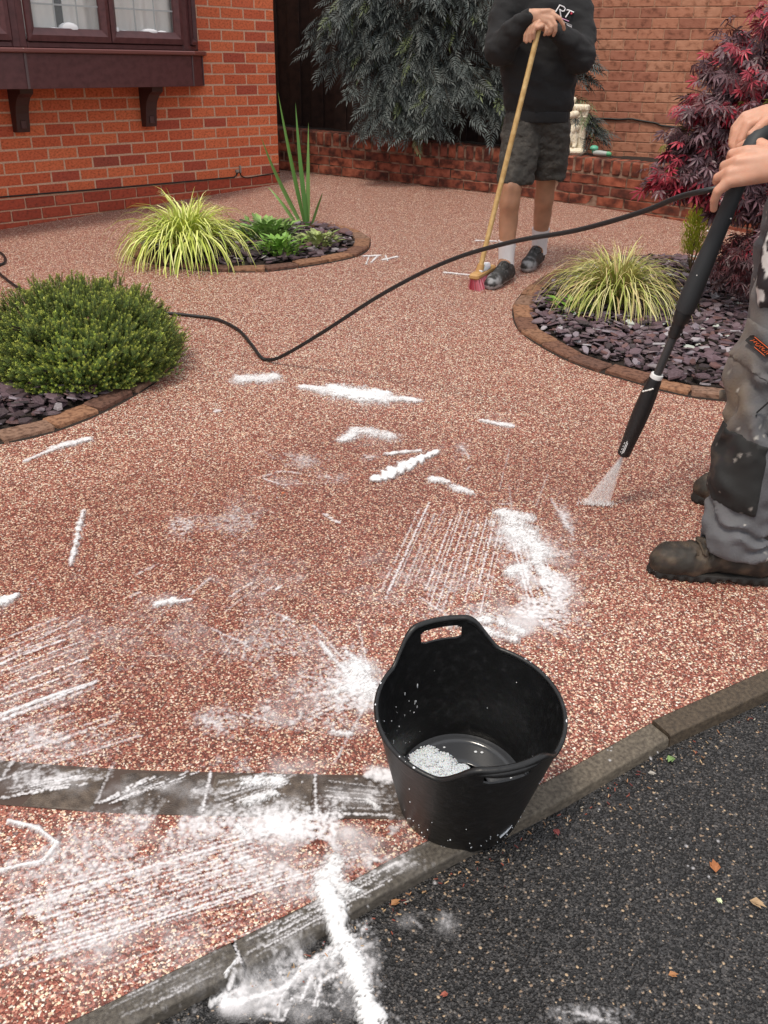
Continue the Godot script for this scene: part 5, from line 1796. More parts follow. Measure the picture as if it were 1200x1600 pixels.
func build_foam(called: String, label: String, segs: Array, sd: int, ragged: float) -> void:
	var ribbed := "ribbed" in label
	var hf := smoothstep(0.3, 0.65, ragged)
	var lo := Vector2.INF
	var hi := -Vector2.INF
	for s in segs:
		var e: float = maxf(s[4], s[5]) * 1.5 + 0.01
		lo = lo.min(Vector2(minf(s[0], s[2]) - e, minf(s[1], s[3]) - e))
		hi = hi.max(Vector2(maxf(s[0], s[2]) + e, maxf(s[1], s[3]) + e))
	var cell := 0.0034
	var nx := int((hi.x - lo.x) / cell) + 2
	var ny := int((hi.y - lo.y) / cell) + 2
	var n1 := noise(sd, 14.0, 3)
	var n2 := noise(sd + 1, 70.0, 3)
	var n4 := noise(sd + 2, 170.0, 2)
	var n3 := FastNoiseLite.new()
	n3.seed = sd
	n3.noise_type = FastNoiseLite.TYPE_CELLULAR
	n3.frequency = 55.0
	n3.cellular_return_type = FastNoiseLite.RETURN_DISTANCE
	var h := PackedFloat32Array()
	var al := PackedFloat32Array()
	for j in ny:
		for i in nx:
			var p := lo + Vector2(i, j) * cell
			var best := -1.0
			var hh := 0.0
			var run := 0.0
			for s in segs:
				var a := Vector2(s[0], s[1])
				var ab := Vector2(s[2], s[3]) - a
				var t := clampf((p - a).dot(ab) / maxf(ab.length_squared(), 1e-9), 0.0, 1.0)
				var d := 1.0 - (p - a - ab * t).length() / lerpf(s[4], s[5], t)
				if d > best:
					best = d
					hh = s[6]
					run = t * ab.length() + (p - a - ab * t).dot(ab.orthogonal().normalized()) * 0.7
			if best > -0.55:
				best = minf(best, 0.75) + ragged * (0.60 * n1.get_noise_2d(p.x, p.y) + hf * 0.55 * n2.get_noise_2d(p.x, p.y) + hf * 0.65 * n4.get_noise_2d(p.x, p.y)) - 0.12 * hf
				if ribbed:
					best -= 0.10 + 0.20 * sin(run * 150.0 + 3.0 * n1.get_noise_2d(p.x, p.y))
			if best > 0.0:
				var core := smoothstep(0.008, 0.016, hh)
				al.append(clampf(smoothstep(0.0, lerpf(0.62, 0.40, core), best) * lerpf(0.80, 1.0, core) + 0.42 * (1.0 - core * 0.6) * n4.get_noise_2d(p.x + 3.0, p.y), 0.0, 1.0))
				h.append(hh * 0.75 * sqrt(minf(1.0, best * 1.6)) * (0.72 + 0.30 * n1.get_noise_2d(p.x * 2.0, p.y * 2.0) - 0.22 * n3.get_noise_2d(p.x, p.y)) + 0.0012)
			else:
				al.append(0.0)
				h.append(-0.004)
	var b := MB.new()
	var id := {}
	for j in ny - 1:
		for i in nx - 1:
			var q := [j * nx + i, j * nx + i + 1, (j + 1) * nx + i + 1, (j + 1) * nx + i]
			if h[q[0]] < 0 and h[q[1]] < 0 and h[q[2]] < 0 and h[q[3]] < 0:
				continue
			for k in q:
				if not id.has(k):
					id[k] = b.v.size()
					var x = lo.x + (k % nx) * cell
					var f = lo.y + (k / nx) * cell
					b.v.append(Vector3(x, foam_ground(x, f) + h[k], -f))
					var r0 := h[k - 1] if k % nx > 0 else h[k]
					var r1 := h[k + 1] if k % nx < nx - 1 else h[k]
					var u0 := h[k - nx] if k >= nx else h[k]
					var u1 := h[k + nx] if k + nx < h.size() else h[k]
					b.n.append(Vector3(-(r1 - r0) / (2 * cell), 1.0, (u1 - u0) / (2 * cell)).normalized())
					var shade := 0.80 + 0.16 * n2.get_noise_2d(x * 0.6, f * 0.6)
					b.c.append(Color(shade, shade, shade * 1.02, al[k]))
					b.t.append(Vector2.ZERO)
			for k in [0, 2, 1, 0, 3, 2]:
				b.idx.append(id[q[k]])
	if b.idx.size() < 3:
		return
	tag(part(called, b.mesh(), M["lather"], null, true), label, "foam", "patches of soap foam on the ground")


const FILM_X := -1.95
const FILM_F := 0.80
const FILM_S := 3.6


func build_film() -> void:
	var side := 2048
	var im := Image.create(side, side, false, Image.FORMAT_RGBA8)
	im.fill(Color(1, 1, 1, 0))
	var r := RandomNumberGenerator.new()
	r.seed = 55
	var k := side / FILM_S
	var bank := {}
	for sz in [3, 5, 8, 14, 26, 48]:
		for al in 5:
			var list := []
			for v in 4:
				var st := Image.create(sz, sz, false, Image.FORMAT_RGBA8)
				for y in sz:
					for x in sz:
						var d = Vector2(x + 0.5 - sz / 2.0, y + 0.5 - sz / 2.0).length() / (sz / 2.0)
						var a = pow(clampf(1.0 - d, 0.0, 1.0), 0.8) * [0.05, 0.11, 0.20, 0.33, 0.60][al]
						a *= r.randf_range(0.1, 1.5) if sz > 5 else r.randf_range(0.6, 1.2)
						st.set_pixel(x, y, Color(1, 1, 1, clampf(a, 0, 1)))
				list.append(st)
			bank[[sz, al]] = list
	var sizes := [3, 5, 8, 14, 26, 48]
	var dab := func(x: float, f: float, w: float, al: int) -> void:
		var px := w * k * 2.0
		var pick := 3
		for s in sizes:
			if s <= px * 1.15:
				pick = s
		var st: Image = bank[[pick, al]][r.randi() % 4]
		im.blend_rect(st, Rect2i(0, 0, pick, pick), Vector2i(int((x - FILM_X) * k) - pick / 2, int((f - FILM_F) * k) - pick / 2))
	var gaps := noise(56, 5.0, 3)
	var lace := noise(57, 34.0, 3)
	for e in FOAM:           # thin lather feathering out round the thicker patches
		for s in e[1]:
			var w: float = maxf(s[4], s[5])
			var n := int(800.0 * (Vector2(s[0], s[1]).distance_to(Vector2(s[2], s[3])) + w) * w / 0.02)
			for i in mini(n, 1300):
				var t := r.randf()
				var d := r.randfn(0.0, 0.95) * lerpf(s[4], s[5], t)
				var a := r.randf() * TAU
				dab.call(lerpf(s[0], s[2], t) + cos(a) * d, lerpf(s[1], s[3], t) + sin(a) * d, [0.002, 0.003, 0.004, 0.006][r.randi() % 4], r.randi_range(1, 3))
	for s in FILM_HAZE:      # x, f, rx, rf, alpha level, dabs
		for i in int(s[5] * 0.36):
			var x: float = s[0] + r.randfn(0.0, 0.5) * s[2]
			var f: float = s[1] + r.randfn(0.0, 0.5) * s[3]
			if gaps.get_noise_2d(x * 1.3 + 5.0, f * 1.3) > -0.15:
				dab.call(x, f, [0.010, 0.016, 0.024][r.randi() % 3], 0 if s[4] < 3 else 1)
		for i in int(s[5] * 2.2):
			var a := r.randf() * TAU
			var d := sqrt(-2.0 * log(maxf(r.randf(), 1e-4))) * 0.5
			var x: float = s[0] + cos(a) * d * s[2]
			var f: float = s[1] + sin(a) * d * s[3]
			var ridge := absf(lace.get_noise_2d(x, f))
			if ridge > 0.16 + 0.05 * s[4] or gaps.get_noise_2d(x, f) < -0.12:
				continue
			dab.call(x, f, [0.002, 0.002, 0.003, 0.004, 0.006, 0.008][r.randi() % 6], int(s[4]))
	var lines := FILM_LINES.duplicate()
	for s in FILM_BANDS:     # brush strokes between two edges: start pair, end pair, how many, half width, strength
		for i in int(s[8]):
			var t = (i + r.randf_range(-0.3, 0.3)) / (s[8] - 1.0)
			var a := Vector2(s[0], s[1]).lerp(Vector2(s[2], s[3]), t)
			var b := Vector2(s[4], s[5]).lerp(Vector2(s[6], s[7]), t)
			var a2 := a.lerp(b, r.randf_range(0.0, 0.2))
			var b2 := a.lerp(b, r.randf_range(0.72, 1.0))
			lines.append([a2.x, a2.y, b2.x, b2.y, s[9] * r.randf_range(0.6, 1.4), clampi(int(s[10]) + r.randi_range(-1, 1), 0, 4)])
	for s in lines:     # x0, f0, x1, f1, half width, alpha level
		var a := Vector2(s[0], s[1])
		var b := Vector2(s[2], s[3])
		var n := int(a.distance_to(b) / maxf(0.0022, s[4] * 0.45))
		var ph := r.randf() * 20.0
		for i in n:
			var t := float(i) / n
			if gaps.get_noise_2d(t * 1.2 * a.distance_to(b) * 5.0 + ph, ph * 3.0) < -0.34:
				continue
			var p = a.lerp(b, t) + Vector2(r.randf_range(-1, 1), r.randf_range(-1, 1)) * s[4] * 0.55
			dab.call(p.x, p.y, s[4] * r.randf_range(0.6, 1.2), int(s[5]))
	for i in 900:            # single bubbles and flecks
		var x := r.randf_range(-1.2, 0.7)
		var f := r.randf_range(1.3, 3.0)
		if gaps.get_noise_2d(x * 0.6 + 9.0, f * 0.6) > 0.05:
			dab.call(x, f, [0.002, 0.002, 0.003, 0.004][r.randi() % 4], 4)
	var m := StandardMaterial3D.new()
	m.resource_name = "soap_film"
	m.albedo_color = Color("e9e7ea")
	m.albedo_texture = ImageTexture.create_from_image(im)
	m.transparency = BaseMaterial3D.TRANSPARENCY_ALPHA
	m.roughness = 0.6
	var cells := 180
	var b := MB.new()
	var id := {}
	var sub := side / cells
	for j in cells:
		for i in cells:
			var any := false
			for q in [[1, 1], [5, 2], [9, 1], [2, 5], [6, 6], [10, 5], [1, 9], [5, 10], [9, 9]]:
				if im.get_pixel(i * side / cells + q[0], j * side / cells + q[1]).a > 0.02:
					any = true
					break
			if not any:
				continue
			var q := [Vector2i(i, j), Vector2i(i + 1, j), Vector2i(i + 1, j + 1), Vector2i(i, j + 1)]
			for e: Vector2i in q:
				if not id.has(e):
					id[e] = b.v.size()
					var x := FILM_X + FILM_S * e.x / cells
					var f := FILM_F + FILM_S * e.y / cells
					b.v.append(Vector3(x, foam_ground(x, f) + 0.0035, -f))
					b.n.append(Vector3(0.011, 1, 0.0694).normalized())
					b.c.append(Color.WHITE)
					b.t.append(Vector2(e.x, e.y) / cells)
			for e in [0, 2, 1, 0, 3, 2]:
				b.idx.append(id[q[e]])
	tag(part("soap_film", b.mesh(), m, null, true), "thin streaky soap lather brushed over the resin drive and pavers", "soap lather")


# ---------------------------------------------------------------- hose, lance, spray, broom
func build_tools() -> void:
	var r := RandomNumberGenerator.new()
	r.seed = 31
	var hose_m := mat("hose_black", "1d1d1f", 0.45)
	var pts := []
	for q in HOSE:
		pts.append(V(q[0], q[1], q[2]))
	pts = cat(pts, 8)
	var rad := []
	for q in pts:
		rad.append(0.0080)
	var b := MB.new()
	b.tube(pts, rad, 10)
	tag(part("pressure_hose", b.mesh(), hose_m), "black pressure hose running over the drive and rising to the worker's hand", "hose")

	# pressure lance: axis from the ground spot S to the grip
	var S := V(0.72, 0.185, 2.777)
	var E := V(0.923, 1.200, 2.600)
	var at := func(t: float) -> Vector3: return S + (E - S) * t
	var lance := thing("pressure_lance", "black pressure-washer lance in the right-hand worker's hands, spraying the drive", "pressure washer lance", at.call(0.6))
	var black := mat("lance_black", "1b1c1e", 0.42, {"bump": tex["grit"], "bump_cm": 0.03, "scale": 6.0})
	var soft := mat("lance_grip", "2b2e31", 0.6, {"bump": tex["grit"], "bump_cm": 0.05, "scale": 5.0})
	var bar := func(name: String, st: Array, m: Material, sides: int) -> void:
		var p := []
		var rr := []
		for q in st:
			p.append(at.call(q[0]))
			rr.append(q[1])
		var mb := MB.new()
		mb.tube(p, rr, sides)
		part(name, mb.mesh(), m, lance)
	bar.call("shroud", [[0.197, 0.0185], [0.200, 0.0205], [0.24, 0.0220], [0.30, 0.0255], [0.36, 0.0268], [0.41, 0.0245], [0.455, 0.0205], [0.462, 0.018]], black, 22)
	bar.call("nozzle", [[0.192, 0.010], [0.21, 0.012]], mat("nozzle_dark", "0c0c0d", 0.4), 12)
	bar.call("tube", [[0.455, 0.0120], [0.61, 0.0135]], mat("lance_tube", "3a3b3d", 0.35), 14)
	bar.call("coupling", [[0.592, 0.015], [0.600, 0.019], [0.607, 0.0165], [0.614, 0.020], [0.621, 0.017], [0.628, 0.0205], [0.634, 0.017], [0.642, 0.0225], [0.668, 0.0245], [0.672, 0.021]], black, 18)
	bar.call("grip", [[0.668, 0.021], [0.674, 0.0275], [0.72, 0.0285], [0.80, 0.0262], [0.87, 0.0235], [0.94, 0.0222], [1.00, 0.0215], [1.05, 0.0215], [1.09, 0.021]], soft, 22)
	bar.call("tape_ring", [[0.462, 0.0186], [0.463, 0.0196], [0.474, 0.0186], [0.475, 0.0170]], mat("tape_white", "dcdcdc", 0.5), 18)
	b = MB.new()
	b.tube(cat([at.call(1.06), V(0.95, 1.315, 2.60), V(0.99, 1.345, 2.625), V(1.08, 1.33, 2.66)], 4), [0.022, 0.023, 0.024, 0.025, 0.026, 0.026, 0.026, 0.026, 0.025, 0.024, 0.022, 0.02, 0.018], 12)
	part("trigger_gun", b.mesh(), soft, lance)
	# white print and paint marks on the shroud, turned to the left front
	var axis := (E - S).normalized()
	var toc := Vector3(-0.55, 0.1, 0.83)
	toc = (toc - axis * toc.dot(axis)).normalized()
	var lat := axis.cross(toc)
	b = MB.new()
	for q in [[0.212, 0.0, 0.010], [0.216, 0.0035, 0.006], [0.224, 0.0, 0.016], [0.224, 0.0038, 0.014], [0.236, 0.0, 0.012], [0.240, 0.0038, 0.018], [0.249, 0.0002, 0.010], [0.212, -0.0055, 0.004], [0.222, -0.0055, 0.005], [0.232, -0.0055, 0.004], [0.243, -0.0055, 0.006]]:
		var c: Vector3 = at.call(q[0]) + toc * 0.0222 + lat * q[1] - toc * absf(q[1]) * 0.10
		var bs := Basis(lat, axis, toc)
		b.box(Vector3(0.0022, q[2], 0.0012), 0.0, Transform3D(bs, c))
	part("printed_label", b.mesh(), mat("print_white", "d9d9d9", 0.5), lance)
	b = MB.new()
	for i in 12:
		var c: Vector3 = at.call(0.415 + 0.004 * i * 0.5) + (toc * cos(-0.7 + 0.1 * i) + lat * sin(-0.7 + 0.1 * i)) * 0.0245
		b.blob(c, Vector3(0.004, 0.003, 0.003) * r.randf_range(0.5, 1.1), 5, 7)
	for i in 6:
		var c: Vector3 = at.call(r.randf_range(0.68, 1.0)) + (toc * cos(i * 1.0) + lat * sin(i * 1.0)) * 0.026
		b.blob(c, Vector3.ONE * r.randf_range(0.0015, 0.004), 5, 7)
	part("paint_splashes", b.mesh(), mat("paint_white", "e6e4e0", 0.6), lance, true)

	# the fan of water
	var n0: Vector3 = at.call(0.193)
	var foot_a := GV(0.662, 2.785, 0.004)
	var foot_b := GV(0.742, 2.778, 0.004)
	var water := thing("water_spray", "white fan of water from the lance nozzle hitting the drive", "water spray", GV(0.71, 2.78))
	var drop := MB.new()
	drop.blob(Vector3.ZERO, Vector3(0.0008, 0.0055, 0.0008), 5, 6)
	var xfs := []
	for i in 3000:
		var t := pow(r.randf(), 0.8)
		var across := clampf(0.5 + (r.randf() - 0.5) * 0.98, 0, 1)
		var end := foot_a.lerp(foot_b, across)
		var p := n0.lerp(end, t) + Vector3(r.randf_range(-1, 1), r.randf_range(-1, 1), r.randf_range(-1, 1)) * 0.006 * (0.2 + t)
		var dir := (end - n0).normalized()
		var bs := Basis(Quaternion(Vector3.UP, -dir))
		xfs.append(Transform3D(bs.scaled(Vector3.ONE * r.randf_range(0.35, 0.85)), p))
	for i in 260:            # splash along the ground
		var end := foot_a.lerp(foot_b, r.randf_range(-0.12, 1.12))
		var p := end + Vector3(r.randf_range(-0.02, 0.02), absf(r.randf_range(-1, 1)) * 0.012, r.randf_range(-0.016, 0.016))
		xfs.append(Transform3D(Basis(Vector3(1, 0, 0.2).normalized(), 1.5).scaled(Vector3(1.2, 0.4, 1.2)), p))
	for i in 1500:           # fine mist drifting to the left of the jet
		var p := GV(r.randf_range(0.35, 0.78), r.randf_range(2.3, 2.8), 0.0) + Vector3(0, absf(r.randf_range(-1, 1)) * 0.05 + 0.002, 0)
		xfs.append(Transform3D(Basis().scaled(Vector3(0.5, 0.1, 0.5)), p))
	var wm := mat("spray_drop", "ffffff58", 0.5)
	wm.transparency = BaseMaterial3D.TRANSPARENCY_ALPHA
	scatter("droplets", drop.mesh(), wm, xfs, [], water)
	b = MB.new()
	var q1 := foot_a
	var q2 := foot_b
	var thick := Vector3(0.0, 0.002, 0.010)
	var a0 := n0 + Vector3(-0.006, 0, 0)
	var a1 := n0 + Vector3(0.006, 0, 0)
	b.quad(q1 + thick, q2 + thick, a1 + thick * 0.3, a0 + thick * 0.3)
	b.quad(q2 - thick, q1 - thick, a0 - thick * 0.3, a1 - thick * 0.3)
	b.quad(q1 - thick, q1 + thick, a0 + thick * 0.3, a0 - thick * 0.3)
	b.quad(q2 + thick, q2 - thick, a1 - thick * 0.3, a1 + thick * 0.3)
	var veil := mat("spray_veil", "fdf6f42c", 0.7)
	veil.transparency = BaseMaterial3D.TRANSPARENCY_ALPHA
	part("water_sheet", b.mesh(), veil, water)

	# broom
	var top := V(0.7515, 1.668, 5.272)
	var low := V(0.517, 0.438, 5.275)
	var broom := thing("broom", "long wooden-handled broom with red bristles held by the man in black", "broom", low)
	b = MB.new()
	b.tube([top + (top - low) * 0.004, top, top.lerp(low, 0.5), low], [0.008, 0.0135, 0.0138, 0.0138], 14)
	part("handle", b.mesh(), mat("broom_wood", "dcbf88", 0.55, {"tex": ntex("pole_grain", 111, 0.03, 3, [[0.0, "c9b8a0"], [1.0, "ffffff"]]), "scale": 1.2}), broom)
	var along := Vector3(0.115, 0.014, -0.20).normalized()
	var across2 := along.cross(Vector3.UP).normalized()
	var hc := low + along * 0.05 + Vector3(0, -0.006, 0)
	b = MB.new()
	b.box(Vector3(0.25, 0.034, 0.060), 0.010, Transform3D(Basis(along, across2.cross(along), across2), hc))
	b.tube([low + (top - low).normalized() * 0.05, low - (top - low).normalized() * 0.01], [0.019, 0.025], 12)
	part("head", b.mesh(), mat("broom_head", "b8905c", 0.6), broom)
	b = MB.new()
	var red := mat("bristle_red", "ffffff", 0.5, {"vc": true})
	for i in 1500:
		var u := r.randf_range(-0.12, 0.12)
		var w := r.randf_range(-0.026, 0.026)
		var p0 := hc + along * u + across2 * w + Vector3(0, -0.014, 0)
		var p1 := p0 + along * (u * 0.12) + across2 * (w * 0.55 + 0.012) + Vector3(0, -0.062, 0)
		p1.y = maxf(p1.y, gy(p1.x, p1.z) + 0.002)
		var side := along * 0.0016
		b.col = lin("e23a58").lerp(lin("f6c3cf"), r.randf() * 0.8)
		b.quad(p0 - side, p0 + side, p1 + side, p1 - side)
	part("bristles", b.mesh(), red, broom, true)
	var nz := noise(17, 60.0, 3)
	var s := Sdf.new(hc - Vector3(0.12, 0.08, 0.12), hc + Vector3(0.14, 0.12, 0.12), 0.006, 110.0)
	s.chain([hc + Vector3(-0.01, 0.02, 0.0), hc + Vector3(0.02, 0.03, -0.03)], [0.026, 0.016])
	s.chain([hc + along * -0.04 + Vector3(0, 0.018, 0.02), hc + along * 0.06 + Vector3(0, 0.024, 0.01)], [0.014, 0.016])
	var fo := part("soap_suds", body_mesh([s.nets(func(p: Vector3, d: float) -> float: return d + 0.008 * nz.get_noise_3dv(p))]), M["foam"])
	tag(fo, "blob of white foam clinging to the wooden broom head", "foam")


# ---------------------------------------------------------------- ornaments and litter
func build_small() -> void:
	var r := RandomNumberGenerator.new()
	r.seed = 41
	# cast stone ornament on the planter, half hidden by the man
	var base := BACK0 + BD * 0.555 - BN * 0.16 + Vector3(0, 0.853, 0)
	var bs := Basis(BD, Vector3.UP, BN)
	var st := thing("stone_ornament", "cream cast-stone relief plaque standing on the planter behind the man in black", "garden ornament", base)
	var cream := mat("cast_stone", "f0eadc", 0.85, {"tex": ntex("cast", 121, 0.03, 4, [[0.0, "bdb29c"], [0.35, "ece5d6"], [1.0, "ffffff"]]), "bump": tex["grit"], "bump_cm": 0.15, "scale": 3.0})
	var b := MB.new()
	var rel := func(x: float, y: float, z: float) -> Vector3: return base + bs * Vector3(x, y, z)
	b.box(Vector3(0.21, 0.30, 0.05), 0.008, Transform3D(bs, rel.call(0.0, 0.20, 0.0)))
	part("slab", b.mesh(), cream, st)
	b = MB.new()
	b.box(Vector3(0.235, 0.055, 0.13), 0.022, Transform3D(bs, rel.call(0, 0.028, 0.02)))
	part("plinth", b.mesh(), cream, st)
	b = MB.new()
	b.box(Vector3(0.225, 0.05, 0.075), 0.012, Transform3D(bs, rel.call(0, 0.342, 0.008)))
	for i in 9:
		b.blob(rel.call(-0.092 + 0.023 * i, 0.342, 0.047), Vector3(0.008, 0.014, 0.006), 6, 8)
	part("cornice", b.mesh(), cream, st)
	var nz := noise(19, 60.0, 2)
	var s := Sdf.new(base + Vector3(-0.16, 0, -0.12), base + Vector3(0.16, 0.45, 0.16), 0.006, 120.0)
	s.chain([rel.call(0.02, 0.30, 0.03), rel.call(-0.03, 0.285, 0.04), rel.call(-0.06, 0.25, 0.035)], [0.028, 0.024, 0.016])
	s.chain([rel.call(0.03, 0.20, 0.03), rel.call(-0.02, 0.17, 0.04), rel.call(-0.01, 0.11, 0.04)], [0.030, 0.040, 0.034])
	s.chain([rel.call(0.035, 0.14, 0.03), rel.call(0.04, 0.08, 0.04), rel.call(0.035, 0.065, 0.055)], [0.022, 0.014, 0.016])
	s.chain([rel.call(-0.05, 0.15, 0.03), rel.call(-0.055, 0.08, 0.04)], [0.022, 0.016])
	s.chain([rel.call(-0.01, 0.37, 0.01), rel.call(-0.01, 0.40, 0.01)], [0.010, 0.018])
	part("relief_figure", body_mesh([s.nets(func(p: Vector3, d: float) -> float: return d + 0.004 * nz.get_noise_3dv(p))]), cream, st)
	b = MB.new()
	for j in 4:
		for i in 5:
			b.box(Vector3(0.030 + 0.006 * ((i + j) % 2), 0.018, 0.008), 0.003, Transform3D(bs, rel.call(0.092 - 0.036 * i * 0.5 - (0.01 if j % 2 else 0.0), 0.30 - 0.022 * j - (0.10 if i > 2 else 0.0), 0.026)))
	part("carved_blocks", b.mesh(), cream, st, true)

	# hose-end spray gun lying on the coping
	var gp := BACK0 + BD * 0.80 - BN * 0.09 + Vector3(0, 0.862, 0)
	var gun := thing("garden_spray_gun", "small grey and green hose-end spray gun lying on the planter coping", "hose gun", gp)
	b = MB.new()
	b.tube([gp + bs * Vector3(-0.045, 0.020, 0.0), gp + bs * Vector3(0.0, 0.020, 0.01), gp + bs * Vector3(0.065, 0.018, 0.02)], [0.018, 0.021, 0.016], 12)
	part("barrel", b.mesh(), mat("gun_grey", "a7aca9", 0.4), gun)
	b = MB.new()
	b.blob(gp + bs * Vector3(-0.05, 0.052, -0.01), Vector3(0.034, 0.022, 0.034), 9, 14)
	b.tube([gp + bs * Vector3(-0.05, 0.035, -0.01), gp + bs * Vector3(-0.035, 0.02, 0.0)], [0.02, 0.018], 10)
	part("spray_head", b.mesh(), mat("gun_green", "5fae92", 0.4), gun)
	b = MB.new()
	b.tube([gp + bs * Vector3(0.062, 0.018, 0.02), gp + bs * Vector3(0.082, 0.017, 0.023), gp + bs * Vector3(0.095, 0.016, 0.025)], [0.019, 0.018, 0.010], 10)
	part("connector", b.mesh(), mat("gun_green_dark", "4d9a6f", 0.4), gun)

	# litter on the tarmac
	for q in [["brown curled leaf lying on the tarmac at the right, largest of the litter", 0.665, 1.352, 0.026, "a5683f"], ["red leaf scrap on the tarmac just right of the tub", 0.363, 1.432, 0.017, "8a4440"], ["green leaf sprig at the foot of the kerb joint", 0.655, 1.645, 0.022, "6f8a52"], ["tan leaf scrap at the right edge of the tarmac", 0.72, 1.27, 0.026, "a58a6a"], ["small brown leaf low on the right of the tarmac", 0.52, 1.12, 0.015, "a9764c"], ["red-brown leaf scrap in the lower middle of the tarmac", 0.115, 1.075, 0.013, "9a5444"], ["pale grass clipping lying on the tarmac", 0.65, 1.275, 0.013, "cfd8b0"], ["orange leaf scrap by the tub's foot on the near side", 0.03, 1.255, 0.018, "9c6f48"], ["orange leaf lying in the dark wet patch of resin", -0.335, 2.80, 0.013, "c4622e"], ["grey stone chip at the foot of the right-hand kerb", 0.60, 1.60, 0.015, "a9a49c"]]:
		var p := Vector3(q[1], foam_ground(q[1], q[2]) + 0.006, -q[2])
		var t := MB.new()
		var a := r.randf() * TAU
		t.col = lin(q[4])
		for k in 3:
			var an := a + (k - 1) * 0.6
			var tip: Vector3 = p + Vector3(cos(an), 0.15, sin(an)) * q[3] * (0.75 if k == 1 else 0.55)
			leaf_card(t, p - Vector3(cos(a), 0, sin(a)) * q[3] * 0.5, tip, Vector3.UP, q[3] * 0.55, 0.10, lin(q[4]) * r.randf_range(0.8, 1.1))
		tag(part("fallen_leaf" if not "stone" in q[0] else "stone_chip", t.mesh(), mat("litter", "ffffff", 0.7, {"vc": true})), q[0], "leaf" if not "stone" in q[0] else "stone", "litter on the ground")
	# thin red needles and grit in the gutter by the kerb
	b = MB.new()
	for i in 170:
		var x := r.randf_range(-0.25, 1.2)
		var f := kerb_f(x) - 0.085 - absf(r.randf_range(-1, 1) * r.randf()) * 0.10
		var p := Vector3(x, foam_ground(x, f) + 0.003, -f)
		var a := r.randf() * TAU
		var l := r.randf_range(0.002, 0.011)
		var d := Vector3(cos(a), 0, sin(a))
		b.col = lin(["8f4a3a", "a87a55", "5e4a3a", "b9b0a0", "6e3430", "c2a37c"][r.randi() % 6]) * r.randf_range(0.6, 1.1)
		b.box(Vector3(l, 0.002, 0.0016), 0.0, Transform3D(Basis(d, Vector3.UP, d.cross(Vector3.UP)), p))
	part("debris", b.mesh(), M["litter"], null, true).set_meta("label", "grit, needles and leaf crumbs along the foot of the kerb")


# ---------------------------------------------------------------- people
func hand(lo: Vector3, hi: Vector3, cell: float, chains: Array, tone: Callable) -> Array:
	var s := Sdf.new(lo, hi, cell, 300.0)
	for c in chains:
		var p := []
		for q in c[0]:
			p.append(V(q[0], q[1], q[2]))
		s.chain(p, c[1])
	return s.nets(null, tone)


func vs(list: Array) -> Array:
	var out := []
	for q in list:
		out.append(V(q[0], q[1], q[2]))
	return out


